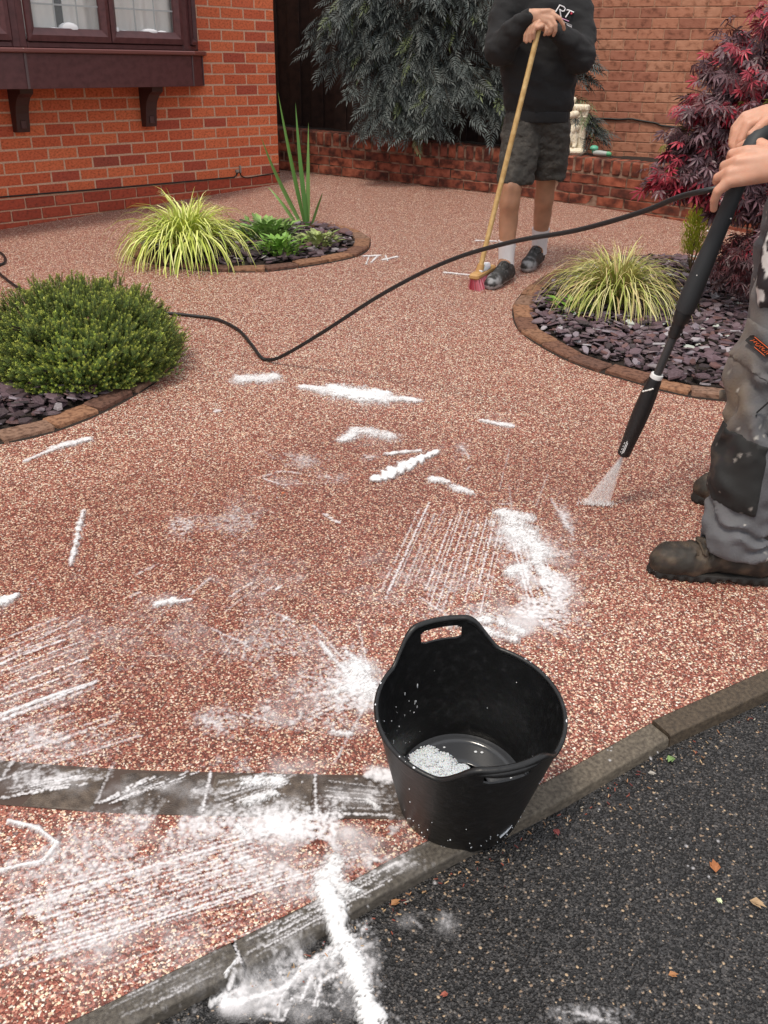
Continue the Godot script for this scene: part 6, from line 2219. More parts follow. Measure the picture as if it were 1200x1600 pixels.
func build_person_black() -> void:
	var skin := mat("skin_tan", "ffffff", 0.5, {"vc": true, "bump": tex["grit"], "bump_cm": 0.05, "scale": 10.0, "sss": 0.12})
	var who := thing("person", "man in a black sweatshirt and grey-black shorts leaning both hands on a broom", "person", GV(0.80, 5.55))
	var blotch := noise(131, 14.0, 3)
	var tone := func(p: Vector3, n: Vector3) -> Color:
		var k := 1.0 + 0.16 * blotch.get_noise_3dv(p)
		return Color(0.50 * k, 0.275 * k, 0.185 * k)
	var leg := func(p: Vector3, n: Vector3) -> Color:
		var k := 1.0 + 0.22 * blotch.get_noise_3dv(p)
		return Color(0.43 * k, 0.225 * k, 0.14 * k)
	var s := Sdf.new(Vector3(0.45, 0.34, -5.86), Vector3(1.12, 2.20, -5.22), 0.012, 75.0)
	s.chain(vs([[0.735, 1.18, 5.57], [0.695, 0.95, 5.45], [0.686, 0.885, 5.415], [0.680, 0.80, 5.420]]), [0.068, 0.058, 0.056, 0.049])
	s.chain(vs([[0.681, 0.80, 5.425], [0.683, 0.70, 5.445], [0.684, 0.47, 5.435]]), [0.048, 0.055, 0.035])
	s.chain(vs([[0.684, 0.47, 5.435], [0.62, 0.405, 5.32]]), [0.035, 0.03])
	s.chain(vs([[0.900, 1.18, 5.60], [0.912, 0.95, 5.635], [0.910, 0.875, 5.65], [0.912, 0.79, 5.67]]), [0.068, 0.058, 0.056, 0.048])
	s.chain(vs([[0.912, 0.79, 5.68], [0.917, 0.70, 5.72], [0.922, 0.49, 5.785]]), [0.048, 0.054, 0.035])
	s.chain(vs([[0.922, 0.49, 5.785], [0.87, 0.43, 5.67]]), [0.035, 0.03])
	s.chain(vs([[0.815, 1.22, 5.60], [0.81, 1.45, 5.59], [0.80, 1.66, 5.58]]), [0.085, 0.09, 0.10])
	s.chain(vs([[0.80, 1.70, 5.57], [0.79, 1.93, 5.545]]), [0.07, 0.055])
	s.chain(vs([[0.66, 1.80, 5.58], [0.60, 1.72, 5.55], [0.585, 1.55, 5.47], [0.705, 1.718, 5.302]]), [0.06, 0.052, 0.042, 0.026])
	s.chain(vs([[0.94, 1.80, 5.58], [0.98, 1.72, 5.55], [0.995, 1.53, 5.46], [0.83, 1.648, 5.332]]), [0.06, 0.052, 0.042, 0.026])
	s.ell(V(0.787, 2.04, 5.50), Vector3(0.074, 0.112, 0.095), Basis(Vector3.RIGHT, 0.2))
	s.chain(vs([[0.787, 2.02, 5.405], [0.787, 1.995, 5.395]]), [0.010, 0.014])
	var body := s.nets(null, leg)
	var up_hand := hand(V(0.67, 1.59, 5.35), V(0.91, 1.77, 5.21), 0.0036, [
		[[[0.700, 1.722, 5.305], [0.745, 1.722, 5.29]], [0.026, 0.023]],
		[[[0.725, 1.726, 5.298], [0.812, 1.722, 5.264], [0.846, 1.703, 5.25], [0.868, 1.676, 5.253], [0.875, 1.656, 5.262]], [0.020, 0.0125, 0.0110, 0.0095, 0.0080]],
		[[[0.725, 1.718, 5.294], [0.806, 1.702, 5.256], [0.827, 1.675, 5.245], [0.830, 1.648, 5.25], [0.824, 1.629, 5.261]], [0.020, 0.0128, 0.0112, 0.0098, 0.0082]],
		[[[0.725, 1.708, 5.292], [0.793, 1.686, 5.256], [0.806, 1.665, 5.244], [0.805, 1.645, 5.248], [0.797, 1.633, 5.260]], [0.019, 0.0124, 0.0108, 0.0095, 0.0080]],
		[[[0.722, 1.70, 5.294], [0.777, 1.672, 5.264], [0.786, 1.655, 5.252], [0.784, 1.641, 5.254], [0.778, 1.631, 5.262]], [0.018, 0.0112, 0.0098, 0.0086, 0.0074]],
		[[[0.722, 1.725, 5.305], [0.758, 1.735, 5.275], [0.795, 1.738, 5.268], [0.818, 1.733, 5.275]], [0.018, 0.013, 0.011, 0.009]]], tone)
	var low_hand := hand(V(0.66, 1.58, 5.36), V(0.86, 1.72, 5.22), 0.0036, [
		[[[0.83, 1.650, 5.33], [0.80, 1.662, 5.318]], [0.024, 0.022]],
		[[[0.81, 1.660, 5.318], [0.750, 1.690, 5.268], [0.729, 1.668, 5.252], [0.722, 1.638, 5.253], [0.727, 1.614, 5.262]], [0.020, 0.0126, 0.0112, 0.0098, 0.0082]],
		[[[0.81, 1.662, 5.322], [0.741, 1.691, 5.282], [0.718, 1.666, 5.268], [0.708, 1.634, 5.268], [0.711, 1.602, 5.272]], [0.020, 0.0128, 0.0114, 0.0099, 0.0083]],
		[[[0.81, 1.660, 5.328], [0.734, 1.688, 5.296], [0.706, 1.660, 5.285], [0.695, 1.626, 5.283], [0.693, 1.598, 5.283]], [0.020, 0.0124, 0.0110, 0.0096, 0.0080]],
		[[[0.81, 1.655, 5.332], [0.729, 1.681, 5.309], [0.700, 1.655, 5.301], [0.686, 1.630, 5.298], [0.684, 1.604, 5.296]], [0.018, 0.0112, 0.0098, 0.0086, 0.0072]],
		[[[0.80, 1.668, 5.312], [0.772, 1.674, 5.268], [0.757, 1.668, 5.247], [0.742, 1.662, 5.242]], [0.018, 0.0138, 0.0124, 0.0104]]], tone)
	part("body", body_mesh([body, up_hand, low_hand]), skin, who)
	# hair, face details (above the picture)
	var hs := Sdf.new(Vector3(0.68, 1.95, -5.64), Vector3(0.90, 2.20, -5.38), 0.009, 110.0)
	hs.ell(V(0.787, 2.075, 5.525), Vector3(0.081, 0.098, 0.092))
	part("hair", body_mesh([hs.nets(func(p: Vector3, d: float) -> float: return maxf(d, (p.z + 5.44) * 1.0))]), mat("hair_brown", "3a2a1f", 0.8), who)
	var eb := MB.new()
	for x in [-0.03, 0.03]:
		eb.blob(V(0.787 + x, 2.045, 5.417), Vector3(0.012, 0.007, 0.006), 6, 8)
	part("eyes", eb.mesh(), mat("eye_dark", "2b2320", 0.3), who)
	eb = MB.new()
	eb.blob(V(0.787, 1.965, 5.412), Vector3(0.024, 0.006, 0.006), 6, 8)
	part("mouth", eb.mesh(), mat("lip", "9a5a50", 0.5), who)

	# sweatshirt
	var black := mat("sweatshirt_black", "1c1c1e", 0.9, {"rim": 0.25, "bump": tex["grit"], "bump_cm": 0.04, "scale": 9.0})
	var f1 := noise(141, 5.5, 2)
	var f2 := noise(142, 16.0, 2)
	var folds := func(p: Vector3, d: float) -> float:
		var q := Vector3(p.x * 0.8 + p.y * 0.5, p.y * 1.4, p.z)
		return d + 0.013 * f1.get_noise_3dv(q) + 0.006 * f2.get_noise_3dv(q)
	s = Sdf.new(Vector3(0.44, 1.15, -5.86), Vector3(1.14, 1.95, -5.22), 0.0095, 85.0)
	s.chain(vs([[0.690, 1.79, 5.58], [0.71, 1.55, 5.575], [0.758, 1.30, 5.585]]), [0.105, 0.118, 0.120])
	s.chain(vs([[0.91, 1.79, 5.58], [0.90, 1.55, 5.575], [0.885, 1.30, 5.585]]), [0.105, 0.122, 0.124])
	s.chain(vs([[0.80, 1.76, 5.56], [0.80, 1.5, 5.56], [0.82, 1.30, 5.57]]), [0.13, 0.135, 0.13])
	s.chain(vs([[0.74, 1.865, 5.59], [0.86, 1.865, 5.59]]), [0.055, 0.055])
	s.chain(vs([[0.640, 1.79, 5.58], [0.592, 1.68, 5.53], [0.578, 1.56, 5.46]]), [0.088, 0.078, 0.072])
	s.chain(vs([[0.578, 1.56, 5.46], [0.64, 1.65, 5.37], [0.695, 1.712, 5.308]]), [0.072, 0.060, 0.042])
	s.chain(vs([[0.965, 1.795, 5.58], [1.005, 1.67, 5.53], [1.000, 1.54, 5.45]]), [0.088, 0.082, 0.076])
	s.chain(vs([[1.000, 1.54, 5.45], [0.93, 1.60, 5.385], [0.855, 1.64, 5.338]]), [0.076, 0.062, 0.044])
	var neck := V(0.79, 1.93, 5.55)
	var shirt := s.nets(func(p: Vector3, d: float) -> float: return maxf(folds.call(p, d), 1.262 - p.y))
	part("sweatshirt", body_mesh([shirt]), black, who)
	s = Sdf.new(Vector3(0.55, 1.17, -5.78), Vector3(1.08, 1.30, -5.38), 0.008, 110.0)
	s.chain(vs([[0.763, 1.24, 5.585], [0.88, 1.24, 5.585]]), [0.118, 0.120])
	s.chain(vs([[0.82, 1.24, 5.575], [0.821, 1.24, 5.575]]), [0.125, 0.125])
	part("hem_band", body_mesh([s.nets(func(p: Vector3, d: float) -> float: return maxf(d + 0.0025 * sin(p.x * 420.0) * 0.6, maxf(p.y - 1.270, 1.208 - p.y)))]), black, who)
	var cuff := MB.new()
	cuff.tube(vs([[0.684, 1.702, 5.318], [0.696, 1.712, 5.306], [0.712, 1.724, 5.294]]), [0.040, 0.037, 0.033], 16)
	part("cuff", cuff.mesh(), black, who)
	cuff = MB.new()
	cuff.tube(vs([[0.862, 1.636, 5.342], [0.845, 1.645, 5.336], [0.832, 1.650, 5.332]]), [0.042, 0.038, 0.034], 16)
	part("cuff", cuff.mesh(), black, who)
	# embroidered letters on the chest: strokes laid on the cloth
	var chest := func(x: float, y: float) -> Vector3:
		var best := -1e9
		for p in shirt[0]:
			if absf(p.x - x) < 0.012 and absf(p.y - y) < 0.012 and p.z > best:
				best = p.z
		return Vector3(x, y, best + 0.0035)
	var strokes := func(called: String, list: Array, w: float, m: Material) -> void:
		var mb := MB.new()
		for l in list:
			var pts := []
			var rr := []
			for q in l:
				pts.append(chest.call(q[0], q[1]))
				rr.append(w)
			mb.tube(pts, rr, 6)
		part(called, mb.mesh(), m, who)
	var thread := mat("thread_white", "e9e6e8", 0.7)
	# px of the photograph's lettering turned into metres on the chest
	var L := func(px: float, py: float) -> Array: return [0.846 + (px - 867.0) * 0.00335, 1.738 - (py - 15.0) * 0.0036]
	strokes.call("logo_letters", [
		[L.call(868.5, 14.5), L.call(874.5, 5.8), L.call(881.5, 7.8), L.call(884, 10), L.call(882.5, 13), L.call(879, 13.2), L.call(874.5, 11.0)],
		[L.call(875, 11.2), L.call(876.5, 16.0), L.call(878.2, 21.0)],
		[L.call(886.8, 11.2), L.call(892, 12.2), L.call(898, 14.5)],
		[L.call(892, 12.6), L.call(885.6, 21.0)]], 0.0034, thread)
	strokes.call("logo_underline", [[L.call(868, 18.2), L.call(874, 20.2), L.call(882, 23.0), L.call(891.5, 25.8)]], 0.0024, mat("thread_pink", "e3a9cc", 0.7))
	strokes.call("logo_accent", [[L.call(893.5, 15.0), L.call(895.2, 16.8)]], 0.006, mat("thread_red", "b8354a", 0.7))
	var tiny := []
	for i in 8:
		tiny.append([L.call(877.5 + 1.9 * i, 25.0 + 0.62 * i), L.call(878.0 + 1.9 * i, 27.6 + 0.62 * i)])
		if i % 2 == 0:
			tiny.append([L.call(877.5 + 1.9 * i, 25.2 + 0.62 * i), L.call(879.2 + 1.9 * i, 27.9 + 0.62 * i)])
	for i in 5:
		tiny.append([L.call(882.5 + 1.8 * i, 30.3 + 0.6 * i), L.call(883.2 + 1.8 * i, 32.8 + 0.6 * i)])
		if i % 2:
			tiny.append([L.call(882.4 + 1.8 * i, 31.4 + 0.6 * i), L.call(884.0 + 1.8 * i, 32.2 + 0.6 * i)])
	strokes.call("logo_small_print", tiny, 0.0011, mat("thread_grey", "c4c1c6", 0.7))

	# shorts
	var wash := ntex("short_wash", 151, 0.02, 5, [[0.0, "8a8784"], [0.45, "9a9793"], [0.65, "a8a49f"], [0.85, "c8c4be"], [1.0, "e4e0da"]])
	var cloth := mat("shorts_black", "5d5a57", 0.85, {"tex": wash, "bump": ntex("crease", 152, 0.02, 4, [[0.0, "000000"], [0.5, "909090"], [1.0, "ffffff"]]), "bump_cm": 1.1, "scale": 1.6, "rim": 0.2})
	s = Sdf.new(Vector3(0.52, 0.86, -5.84), Vector3(1.10, 1.28, -5.30), 0.0095, 90.0)
	s.chain(vs([[0.765, 1.24, 5.585], [0.87, 1.24, 5.59]]), [0.115, 0.115])
	s.chain(vs([[0.742, 1.17, 5.575], [0.70, 0.86, 5.455]]), [0.112, 0.100])
	s.chain(vs([[0.90, 1.17, 5.595], [0.922, 0.86, 5.635]]), [0.113, 0.102])
	var g1 := noise(153, 9.0, 3)
	part("shorts", body_mesh([s.nets(func(p: Vector3, d: float) -> float: return maxf(d + 0.012 * g1.get_noise_3dv(Vector3(p.x, p.y * 1.8, p.z)), (0.898 if p.x < 0.81 else 0.905) - p.y + 0.02 * g1.get_noise_3dv(p) ))]), cloth, who)
	# socks and shoes
	var sock := mat("sock_white", "ddd9dc", 0.9, {"bump": tex["grit"], "bump_cm": 0.08, "scale": 8.0})
	var b := MB.new()
	b.tube(vs([[0.685, 0.44, 5.435], [0.684, 0.50, 5.435], [0.6835, 0.545, 5.438], [0.6835, 0.562, 5.438], [0.6835, 0.575, 5.438], [0.6835, 0.590, 5.438]]), [0.048, 0.0455, 0.048, 0.0515, 0.049, 0.0525], 18)
	part("sock", b.mesh(), sock, who)
	b = MB.new()
	b.tube(vs([[0.924, 0.46, 5.785], [0.922, 0.52, 5.775], [0.921, 0.565, 5.765], [0.920, 0.61, 5.755]]), [0.048, 0.0465, 0.0495, 0.0535], 18)
	part("sock", b.mesh(), sock, who)
	var speck := noise(161, 22.0, 3)
	for q in [[0.702, 5.425, 0.570, 5.225], [0.925, 5.790, 0.822, 5.600]]:
		var heel := V(q[0], 0, q[1])
		var toe := V(q[2], 0, q[3])
		heel.y = gy(heel.x, heel.z)
		toe.y = gy(toe.x, toe.z)
		var dir := (toe - heel).normalized()
		var lat := dir.cross(Vector3.UP).normalized()
		var ground := heel.y
		s = Sdf.new(Vector3(minf(heel.x, toe.x) - 0.09, ground - 0.03, minf(heel.z, toe.z) - 0.09), Vector3(maxf(heel.x, toe.x) + 0.09, ground + 0.17, maxf(heel.z, toe.z) + 0.09), 0.0062, 130.0)
		var P := func(t: float, h: float, l := 0.0) -> Vector3: return heel.lerp(toe, t) + Vector3(0, h, 0) + lat * l
		s.chain([P.call(0.02, 0.045), P.call(0.35, 0.048)], [0.040, 0.042])
		s.chain([P.call(0.35, 0.046), P.call(0.72, 0.036, 0.004), P.call(0.92, 0.030, 0.0)], [0.042, 0.044, 0.034])
		s.chain([P.call(0.70, 0.030, -0.012), P.call(0.90, 0.028, -0.008)], [0.036, 0.030])
		s.chain([P.call(0.06, 0.070), P.call(0.30, 0.085), P.call(0.50, 0.066)], [0.036, 0.032, 0.030])
		s.chain([P.call(0.26, 0.098), P.call(0.34, 0.106)], [0.023, 0.018])
		var shoe := s.nets(func(p: Vector3, d: float) -> float: return maxf(d + 0.002 * speck.get_noise_3dv(p), gy(p.x, p.z) - p.y + 0.001), func(p: Vector3, n: Vector3) -> Color:
			var t := (p - heel).dot(dir) / heel.distance_to(toe)
			var h := p.y - gy(p.x, p.z)
			var c := Color(0.022, 0.021, 0.021)
			var white := smoothstep(0.62, 0.86, t) * smoothstep(-0.1, 0.35, speck.get_noise_3dv(p * 0.6)) * 0.34
			if h < 0.024:
				white = maxf(white, 0.42 + 0.25 * speck.get_noise_3dv(p))
			white = maxf(white, 0.10 * smoothstep(0.25, 0.5, speck.get_noise_3dv(p * 1.7)))
			return c.lerp(Color(0.72, 0.73, 0.76), clampf(white, 0, 0.8)))
		part("shoe", body_mesh([shoe]), mat("shoe_black", "ffffff", 0.6, {"vc": true}), who)
		b = MB.new()
		for k in 4:
			var t: float = 0.40 + 0.075 * k
			var hgt: float = 0.105 - 0.0115 * k
			b.tube([P.call(t, hgt - 0.014, -0.024), P.call(t + 0.02, hgt, 0.0), P.call(t, hgt - 0.014, 0.024)], [0.0028, 0.0028, 0.0028], 6)
		var loop := []
		var lr := []
		for k in 13:
			var a := TAU * k / 12.0
			loop.append(P.call(0.40, 0.108) + lat * -0.028 + lat * cos(a) * 0.024 + Vector3(0, sin(a) * 0.018, 0) + dir * 0.012)
			lr.append(0.0025)
		b.tube(loop, lr, 5, false)
		part("lace", b.mesh(), mat("lace_black", "131313", 0.8), who)


func build_person_grey() -> void:
	var who := thing("person", "worker in paint-splashed grey trousers and muddy boots gripping the lance at the right edge", "person", GV(1.18, 2.6))
	var blotch := noise(171, 18.0, 3)
	var tone := func(p: Vector3, n: Vector3) -> Color:
		var k := 1.0 + 0.16 * blotch.get_noise_3dv(p)
		var red := 0.5 + 0.5 * blotch.get_noise_3dv(p * 2.4 + Vector3(7, 0, 0))
		return Color(0.60 * k, (0.335 - 0.05 * red) * k, (0.235 - 0.05 * red) * k)
	var s := Sdf.new(Vector3(0.80, 0.15, -3.05), Vector3(1.50, 2.02, -2.22), 0.0125, 75.0)
	s.chain(vs([[1.17, 1.06, 2.50], [1.03, 0.66, 2.43], [1.01, 0.50, 2.41]]), [0.085, 0.058, 0.05])
	s.chain(vs([[1.01, 0.50, 2.41], [1.005, 0.26, 2.395], [0.92, 0.20, 2.385]]), [0.052, 0.038, 0.03])
	s.chain(vs([[1.20, 1.06, 2.68], [1.22, 0.68, 2.80], [1.24, 0.5, 2.82]]), [0.085, 0.058, 0.05])
	s.chain(vs([[1.24, 0.5, 2.82], [1.24, 0.28, 2.86], [1.16, 0.22, 2.86]]), [0.052, 0.038, 0.03])
	s.chain(vs([[1.20, 1.10, 2.59], [1.21, 1.35, 2.59], [1.19, 1.56, 2.59]]), [0.10, 0.09, 0.085])
	s.chain(vs([[1.17, 1.62, 2.59], [1.15, 1.78, 2.59]]), [0.058, 0.052])
	s.chain(vs([[1.20, 1.60, 2.45], [1.24, 1.50, 2.43], [1.27, 1.33, 2.45], [1.10, 1.295, 2.51], [1.005, 1.290, 2.545]]), [0.055, 0.048, 0.040, 0.037, 0.030])
	s.chain(vs([[1.20, 1.60, 2.74], [1.24, 1.50, 2.76], [1.27, 1.36, 2.76], [1.12, 1.378, 2.70], [1.03, 1.378, 2.675]]), [0.055, 0.048, 0.040, 0.037, 0.028])
	s.ell(V(1.13, 1.87, 2.59), Vector3(0.095, 0.112, 0.074), Basis(Vector3.BACK, 0.2))
	var body := s.nets(null, tone)
	var near := hand(V(0.82, 1.12, 2.70), V(1.06, 1.36, 2.47), 0.0032, [
		[[[1.03, 1.290, 2.535], [0.985, 1.286, 2.548]], [0.033, 0.031]],
		[[[0.995, 1.297, 2.548], [0.925, 1.303, 2.568], [0.897, 1.296, 2.592], [0.902, 1.284, 2.617], [0.925, 1.276, 2.627]], [0.027, 0.0165, 0.0125, 0.0110, 0.0095]],
		[[[0.995, 1.287, 2.540], [0.903, 1.279, 2.555], [0.880, 1.267, 2.585], [0.888, 1.255, 2.614], [0.914, 1.250, 2.627]], [0.028, 0.0175, 0.0130, 0.0112, 0.0096]],
		[[[0.99, 1.275, 2.538], [0.886, 1.252, 2.551], [0.866, 1.238, 2.580], [0.873, 1.226, 2.608], [0.900, 1.222, 2.622]], [0.029, 0.0170, 0.0126, 0.0110, 0.0094]],
		[[[0.985, 1.262, 2.536], [0.885, 1.232, 2.545], [0.862, 1.208, 2.552], [0.860, 1.183, 2.562], [0.866, 1.160, 2.575]], [0.029, 0.0165, 0.0128, 0.0112, 0.0096]],
		[[[0.99, 1.300, 2.560], [0.962, 1.322, 2.585], [0.940, 1.322, 2.605], [0.925, 1.310, 2.622]], [0.024, 0.0150, 0.0130, 0.0110]]], tone)
	var far := hand(V(0.88, 1.24, 2.80), V(1.08, 1.44, 2.58), 0.0036, [
		[[[1.04, 1.380, 2.678], [1.00, 1.378, 2.67]], [0.030, 0.028]],
		[[[1.00, 1.378, 2.668], [0.948, 1.362, 2.652], [0.934, 1.325, 2.645], [0.930, 1.298, 2.650], [0.938, 1.278, 2.655]], [0.024, 0.0150, 0.0122, 0.0108, 0.0092]],
		[[[1.00, 1.386, 2.676], [0.946, 1.376, 2.672], [0.924, 1.345, 2.668], [0.918, 1.315, 2.664], [0.928, 1.298, 2.655]], [0.024, 0.0150, 0.0122, 0.0108, 0.0092]],
		[[[1.00, 1.386, 2.684], [0.950, 1.380, 2.690], [0.927, 1.352, 2.688], [0.922, 1.325, 2.680], [0.932, 1.31, 2.668]], [0.024, 0.0145, 0.0118, 0.0104, 0.0090]],
		[[[1.00, 1.384, 2.690], [0.958, 1.380, 2.704], [0.936, 1.357, 2.704], [0.930, 1.335, 2.698]], [0.022, 0.0130, 0.0108, 0.0092]],
		[[[1.00, 1.378, 2.660], [0.985, 1.372, 2.628], [0.962, 1.358, 2.612], [0.945, 1.342, 2.612]], [0.022, 0.0145, 0.0125, 0.0105]]], tone)
	part("body", body_mesh([body, near, far]), mat("skin_pink", "ffffff", 0.45, {"vc": true, "bump": tex["grit"], "bump_cm": 0.035, "scale": 12.0, "sss": 0.12}), who)
	var ring := MB.new()
	var rp := []
	var rr := []
	for k in 17:
		var a := TAU * k / 16.0
		rp.append(V(0.878, 1.2468, 2.564) + Vector3(cos(a) * 0.009, sin(a) * 0.0135, cos(a) * 0.010))
		rr.append(0.0014)
	ring.tube(rp, rr, 6, false)
	part("finger_ring", ring.mesh(), mat("ring_metal", "cfc8b8", 0.25, {"metal": 1.0}), who)
	# head details, outside the picture
	var hs := Sdf.new(Vector3(1.0, 1.78, -2.72), Vector3(1.28, 2.02, -2.46), 0.009, 110.0)
	hs.ell(V(1.15, 1.90, 2.59), Vector3(0.098, 0.098, 0.081))
	part("hair", body_mesh([hs.nets(func(p: Vector3, d: float) -> float: return maxf(d, 1.075 - p.x))]), mat("hair_dark", "2b211b", 0.8), who)
	var eb := MB.new()
	for z in [-0.03, 0.03]:
		eb.blob(V(1.043, 1.875, 2.59 + z), Vector3(0.006, 0.007, 0.012), 6, 8)
	part("eyes", eb.mesh(), M["eye_dark"], who)

	# top
	var f1 := noise(181, 6.0, 3)
	s = Sdf.new(Vector3(0.96, 1.0, -2.92), Vector3(1.45, 1.75, -2.28), 0.011, 85.0)
	s.chain(vs([[1.21, 1.10, 2.52], [1.20, 1.40, 2.51], [1.19, 1.60, 2.50]]), [0.135, 0.125, 0.105])
	s.chain(vs([[1.21, 1.10, 2.66], [1.20, 1.40, 2.67], [1.19, 1.60, 2.68]]), [0.135, 0.125, 0.105])
	s.chain(vs([[1.19, 1.61, 2.48], [1.185, 1.63, 2.59], [1.19, 1.61, 2.70]]), [0.09, 0.095, 0.09])
	s.chain(vs([[1.20, 1.61, 2.45], [1.245, 1.48, 2.43]]), [0.080, 0.072])
	s.chain(vs([[1.20, 1.61, 2.74], [1.245, 1.48, 2.76]]), [0.080, 0.072])
	part("work_top", body_mesh([s.nets(func(p: Vector3, d: float) -> float: return maxf(d + 0.012 * f1.get_noise_3dv(p), 1.06 - p.y))]), mat("top_grey", "6f6a66", 0.9, {"bump": tex["grit"], "bump_cm": 0.05, "scale": 8.0}), who)

	# work trousers
	var g1 := noise(191, 5.0, 2)
	var g2 := noise(192, 13.0, 3)
	var sp := noise(193, 46.0, 2)
	var mud := noise(194, 7.0, 4)
	var colour := func(p: Vector3, n: Vector3) -> Color:
		var c := Color(0.100, 0.100, 0.108) * (1.0 + 0.25 * g2.get_noise_3dv(p * 0.5))
		var front := smoothstep(1.01, 0.92, p.x + 0.02 * mud.get_noise_3dv(p))
		var m := front * smoothstep(0.30, 0.75, p.y) * (0.75 + 0.7 * mud.get_noise_3dv(p * 1.3))
		c = c.lerp(Color(0.165, 0.118, 0.078), clampf(m, 0.0, 0.85))
		var paint := smoothstep(0.56, 0.64, sp.get_noise_3dv(Vector3(p.x, p.y * 0.7, p.z))) * smoothstep(-0.1, 0.3, mud.get_noise_3dv(p * 0.8 + Vector3(4, 0, 0)))
		c = c.lerp(Color(0.55, 0.52, 0.47), clampf(paint, 0.0, 0.9))
		return c
	s = Sdf.new(Vector3(0.82, 0.17, -3.04), Vector3(1.46, 1.22, -2.22), 0.0095, 85.0)
	s.chain(vs([[1.190, 1.10, 2.51], [1.108, 0.93, 2.475], [1.050, 0.70, 2.435], [1.028, 0.50, 2.405], [1.024, 0.30, 2.395], [1.024, 0.255, 2.395]]), [0.145, 0.132, 0.112, 0.098, 0.098, 0.102])
	s.chain(vs([[1.19, 1.10, 2.67], [1.22, 0.72, 2.80], [1.225, 0.50, 2.83], [1.24, 0.30, 2.865]]), [0.145, 0.112, 0.10, 0.098])
	s.chain(vs([[1.20, 1.14, 2.54], [1.20, 1.14, 2.64]]), [0.14, 0.14])
	var shape := func(p: Vector3, d: float) -> float:
		var q := Vector3(p.x * 0.7, p.y * 1.5 + p.x * 0.9, p.z * 0.7)
		var stack := 0.011 * sin(p.y * 62.0 + 9.0 * g1.get_noise_3dv(p)) * smoothstep(0.50, 0.30, p.y)
		var k := 0.013 * sin(p.y * 34.0 + p.x * 30.0 + 7.0 * g1.get_noise_3dv(p * 1.2)) * smoothstep(0.50, 0.62, p.y) * smoothstep(0.86, 0.72, p.y)
		return maxf(d + 0.020 * g1.get_noise_3dv(q) + 0.006 * g2.get_noise_3dv(q) + stack + k, 0.238 + 0.35 * maxf(0.0, 0.985 - p.x) * 0.5 - p.y - (0.03 if p.z < -2.62 else 0.0))
	var trousers := s.nets(shape, colour)
	var cloth := mat("trouser_grey", "ffffff", 0.85, {"vc": true, "bump": ntex("twill", 201, 0.09, 3, [[0.0, "000000"], [1.0, "ffffff"]]), "bump_cm": 0.08, "scale": 3.0, "rim": 0.15})
	part("work_trousers", body_mesh([trousers]), cloth, who)
	# black knee pocket hanging on the shin
	var kp := s.nets(func(p: Vector3, d: float) -> float: return maxf(shape.call(p, d) - 0.005, maxf(maxf(0.390 + (p.x - 0.95) * -0.1 - p.y, p.y - 0.615 + (p.x - 0.935) * 0.28), maxf(p.x - 1.024, -2.47 - p.z))))
	kp.resize(3)
	var kc := PackedColorArray()
	for p in kp[0]:
		var m := smoothstep(0.0, 0.5, mud.get_noise_3dv(p * 1.6)) * 0.8 * smoothstep(0.96, 0.90, p.x)
		var c := Color(0.017, 0.016, 0.018).lerp(Color(0.13, 0.095, 0.065), m)
		c = c.lerp(Color(0.5, 0.46, 0.42), 0.6 * smoothstep(0.60, 0.68, sp.get_noise_3dv(p)))
		kc.append(c)
	kp.append(kc)
	part("knee_pocket", body_mesh([kp]), mat("pocket_black", "ffffff", 0.8, {"vc": true}), who)
	# cargo pocket flap with its seam, and the small orange-printed tab
	var flap := s.nets(func(p: Vector3, d: float) -> float: return maxf(shape.call(p, d) - 0.008, maxf(maxf(0.790 + (p.x - 0.94) * -0.55 - p.y, p.y - 0.905 + (p.x - 0.94) * 0.35), -2.50 - p.z)))
	flap.resize(3)
	var fc := PackedColorArray()
	for i in flap[0].size():
		fc.append(colour.call(flap[0][i], flap[1][i]) * 1.05)
	flap.append(fc)
	part("cargo_pocket", body_mesh([flap]), cloth, who)
	var surf := func(x: float, y: float, push: float) -> Vector3:
		var best := -1e9
		for p in flap[0]:
			if absf(p.x - x) < 0.012 and absf(p.y - y) < 0.012 and p.z > best:
				best = p.z
		if best < -10.0:
			for p in trousers[0]:
				if absf(p.x - x) < 0.03 and absf(p.y - y) < 0.02 and p.z > best and p.z > -2.6:
					best = p.z
		return Vector3(x, y, best + push)
	# tab corners: a tilted rectangle
	var t0 := Vector2(0.973, 0.846)
	var ux := Vector2(0.80, -0.60)
	var uy := Vector2(0.60, 0.80)
	var tab := func(u: float, v: float, push: float) -> Vector3:
		var q := t0 + ux * u + uy * v
		return surf.call(q.x, q.y, push)
	var b := MB.new()
	var tp := PackedVector3Array()
	for j in 5:
		for i in 7:
			tp.append(tab.call(-0.024 + 0.008 * i, -0.012 + 0.006 * j, 0.004))
	b.sheet(tp, 5, 7)
	part("pocket_tab", b.mesh(), mat("tab_black", "16110f", 0.7), who)
	b = MB.new()
	for v in [-0.0095, 0.0095]:
		b.tube([tab.call(-0.021, v, 0.005), tab.call(0.0, v, 0.005), tab.call(0.021, v, 0.005)], [0.0010, 0.0010, 0.0010], 5)
	for i in 9:
		var u := -0.017 + 0.0043 * i
		b.tube([tab.call(u, -0.0045, 0.005), tab.call(u + 0.001, 0.0, 0.005), tab.call(u + 0.0005 * (i % 3), 0.0045, 0.005)], [0.0009, 0.0009, 0.0009], 5)
		b.tube([tab.call(u - 0.0015, (i % 3 - 1) * 0.004, 0.005), tab.call(u + 0.0015, ((i + 1) % 3 - 1) * 0.004, 0.005)], [0.0009, 0.0009], 5)
	part("tab_print", b.mesh(), mat("print_orange", "d8622f", 0.7), who)
	# seams: a dark slanting pocket line over the thigh and one down the side
	b = MB.new()
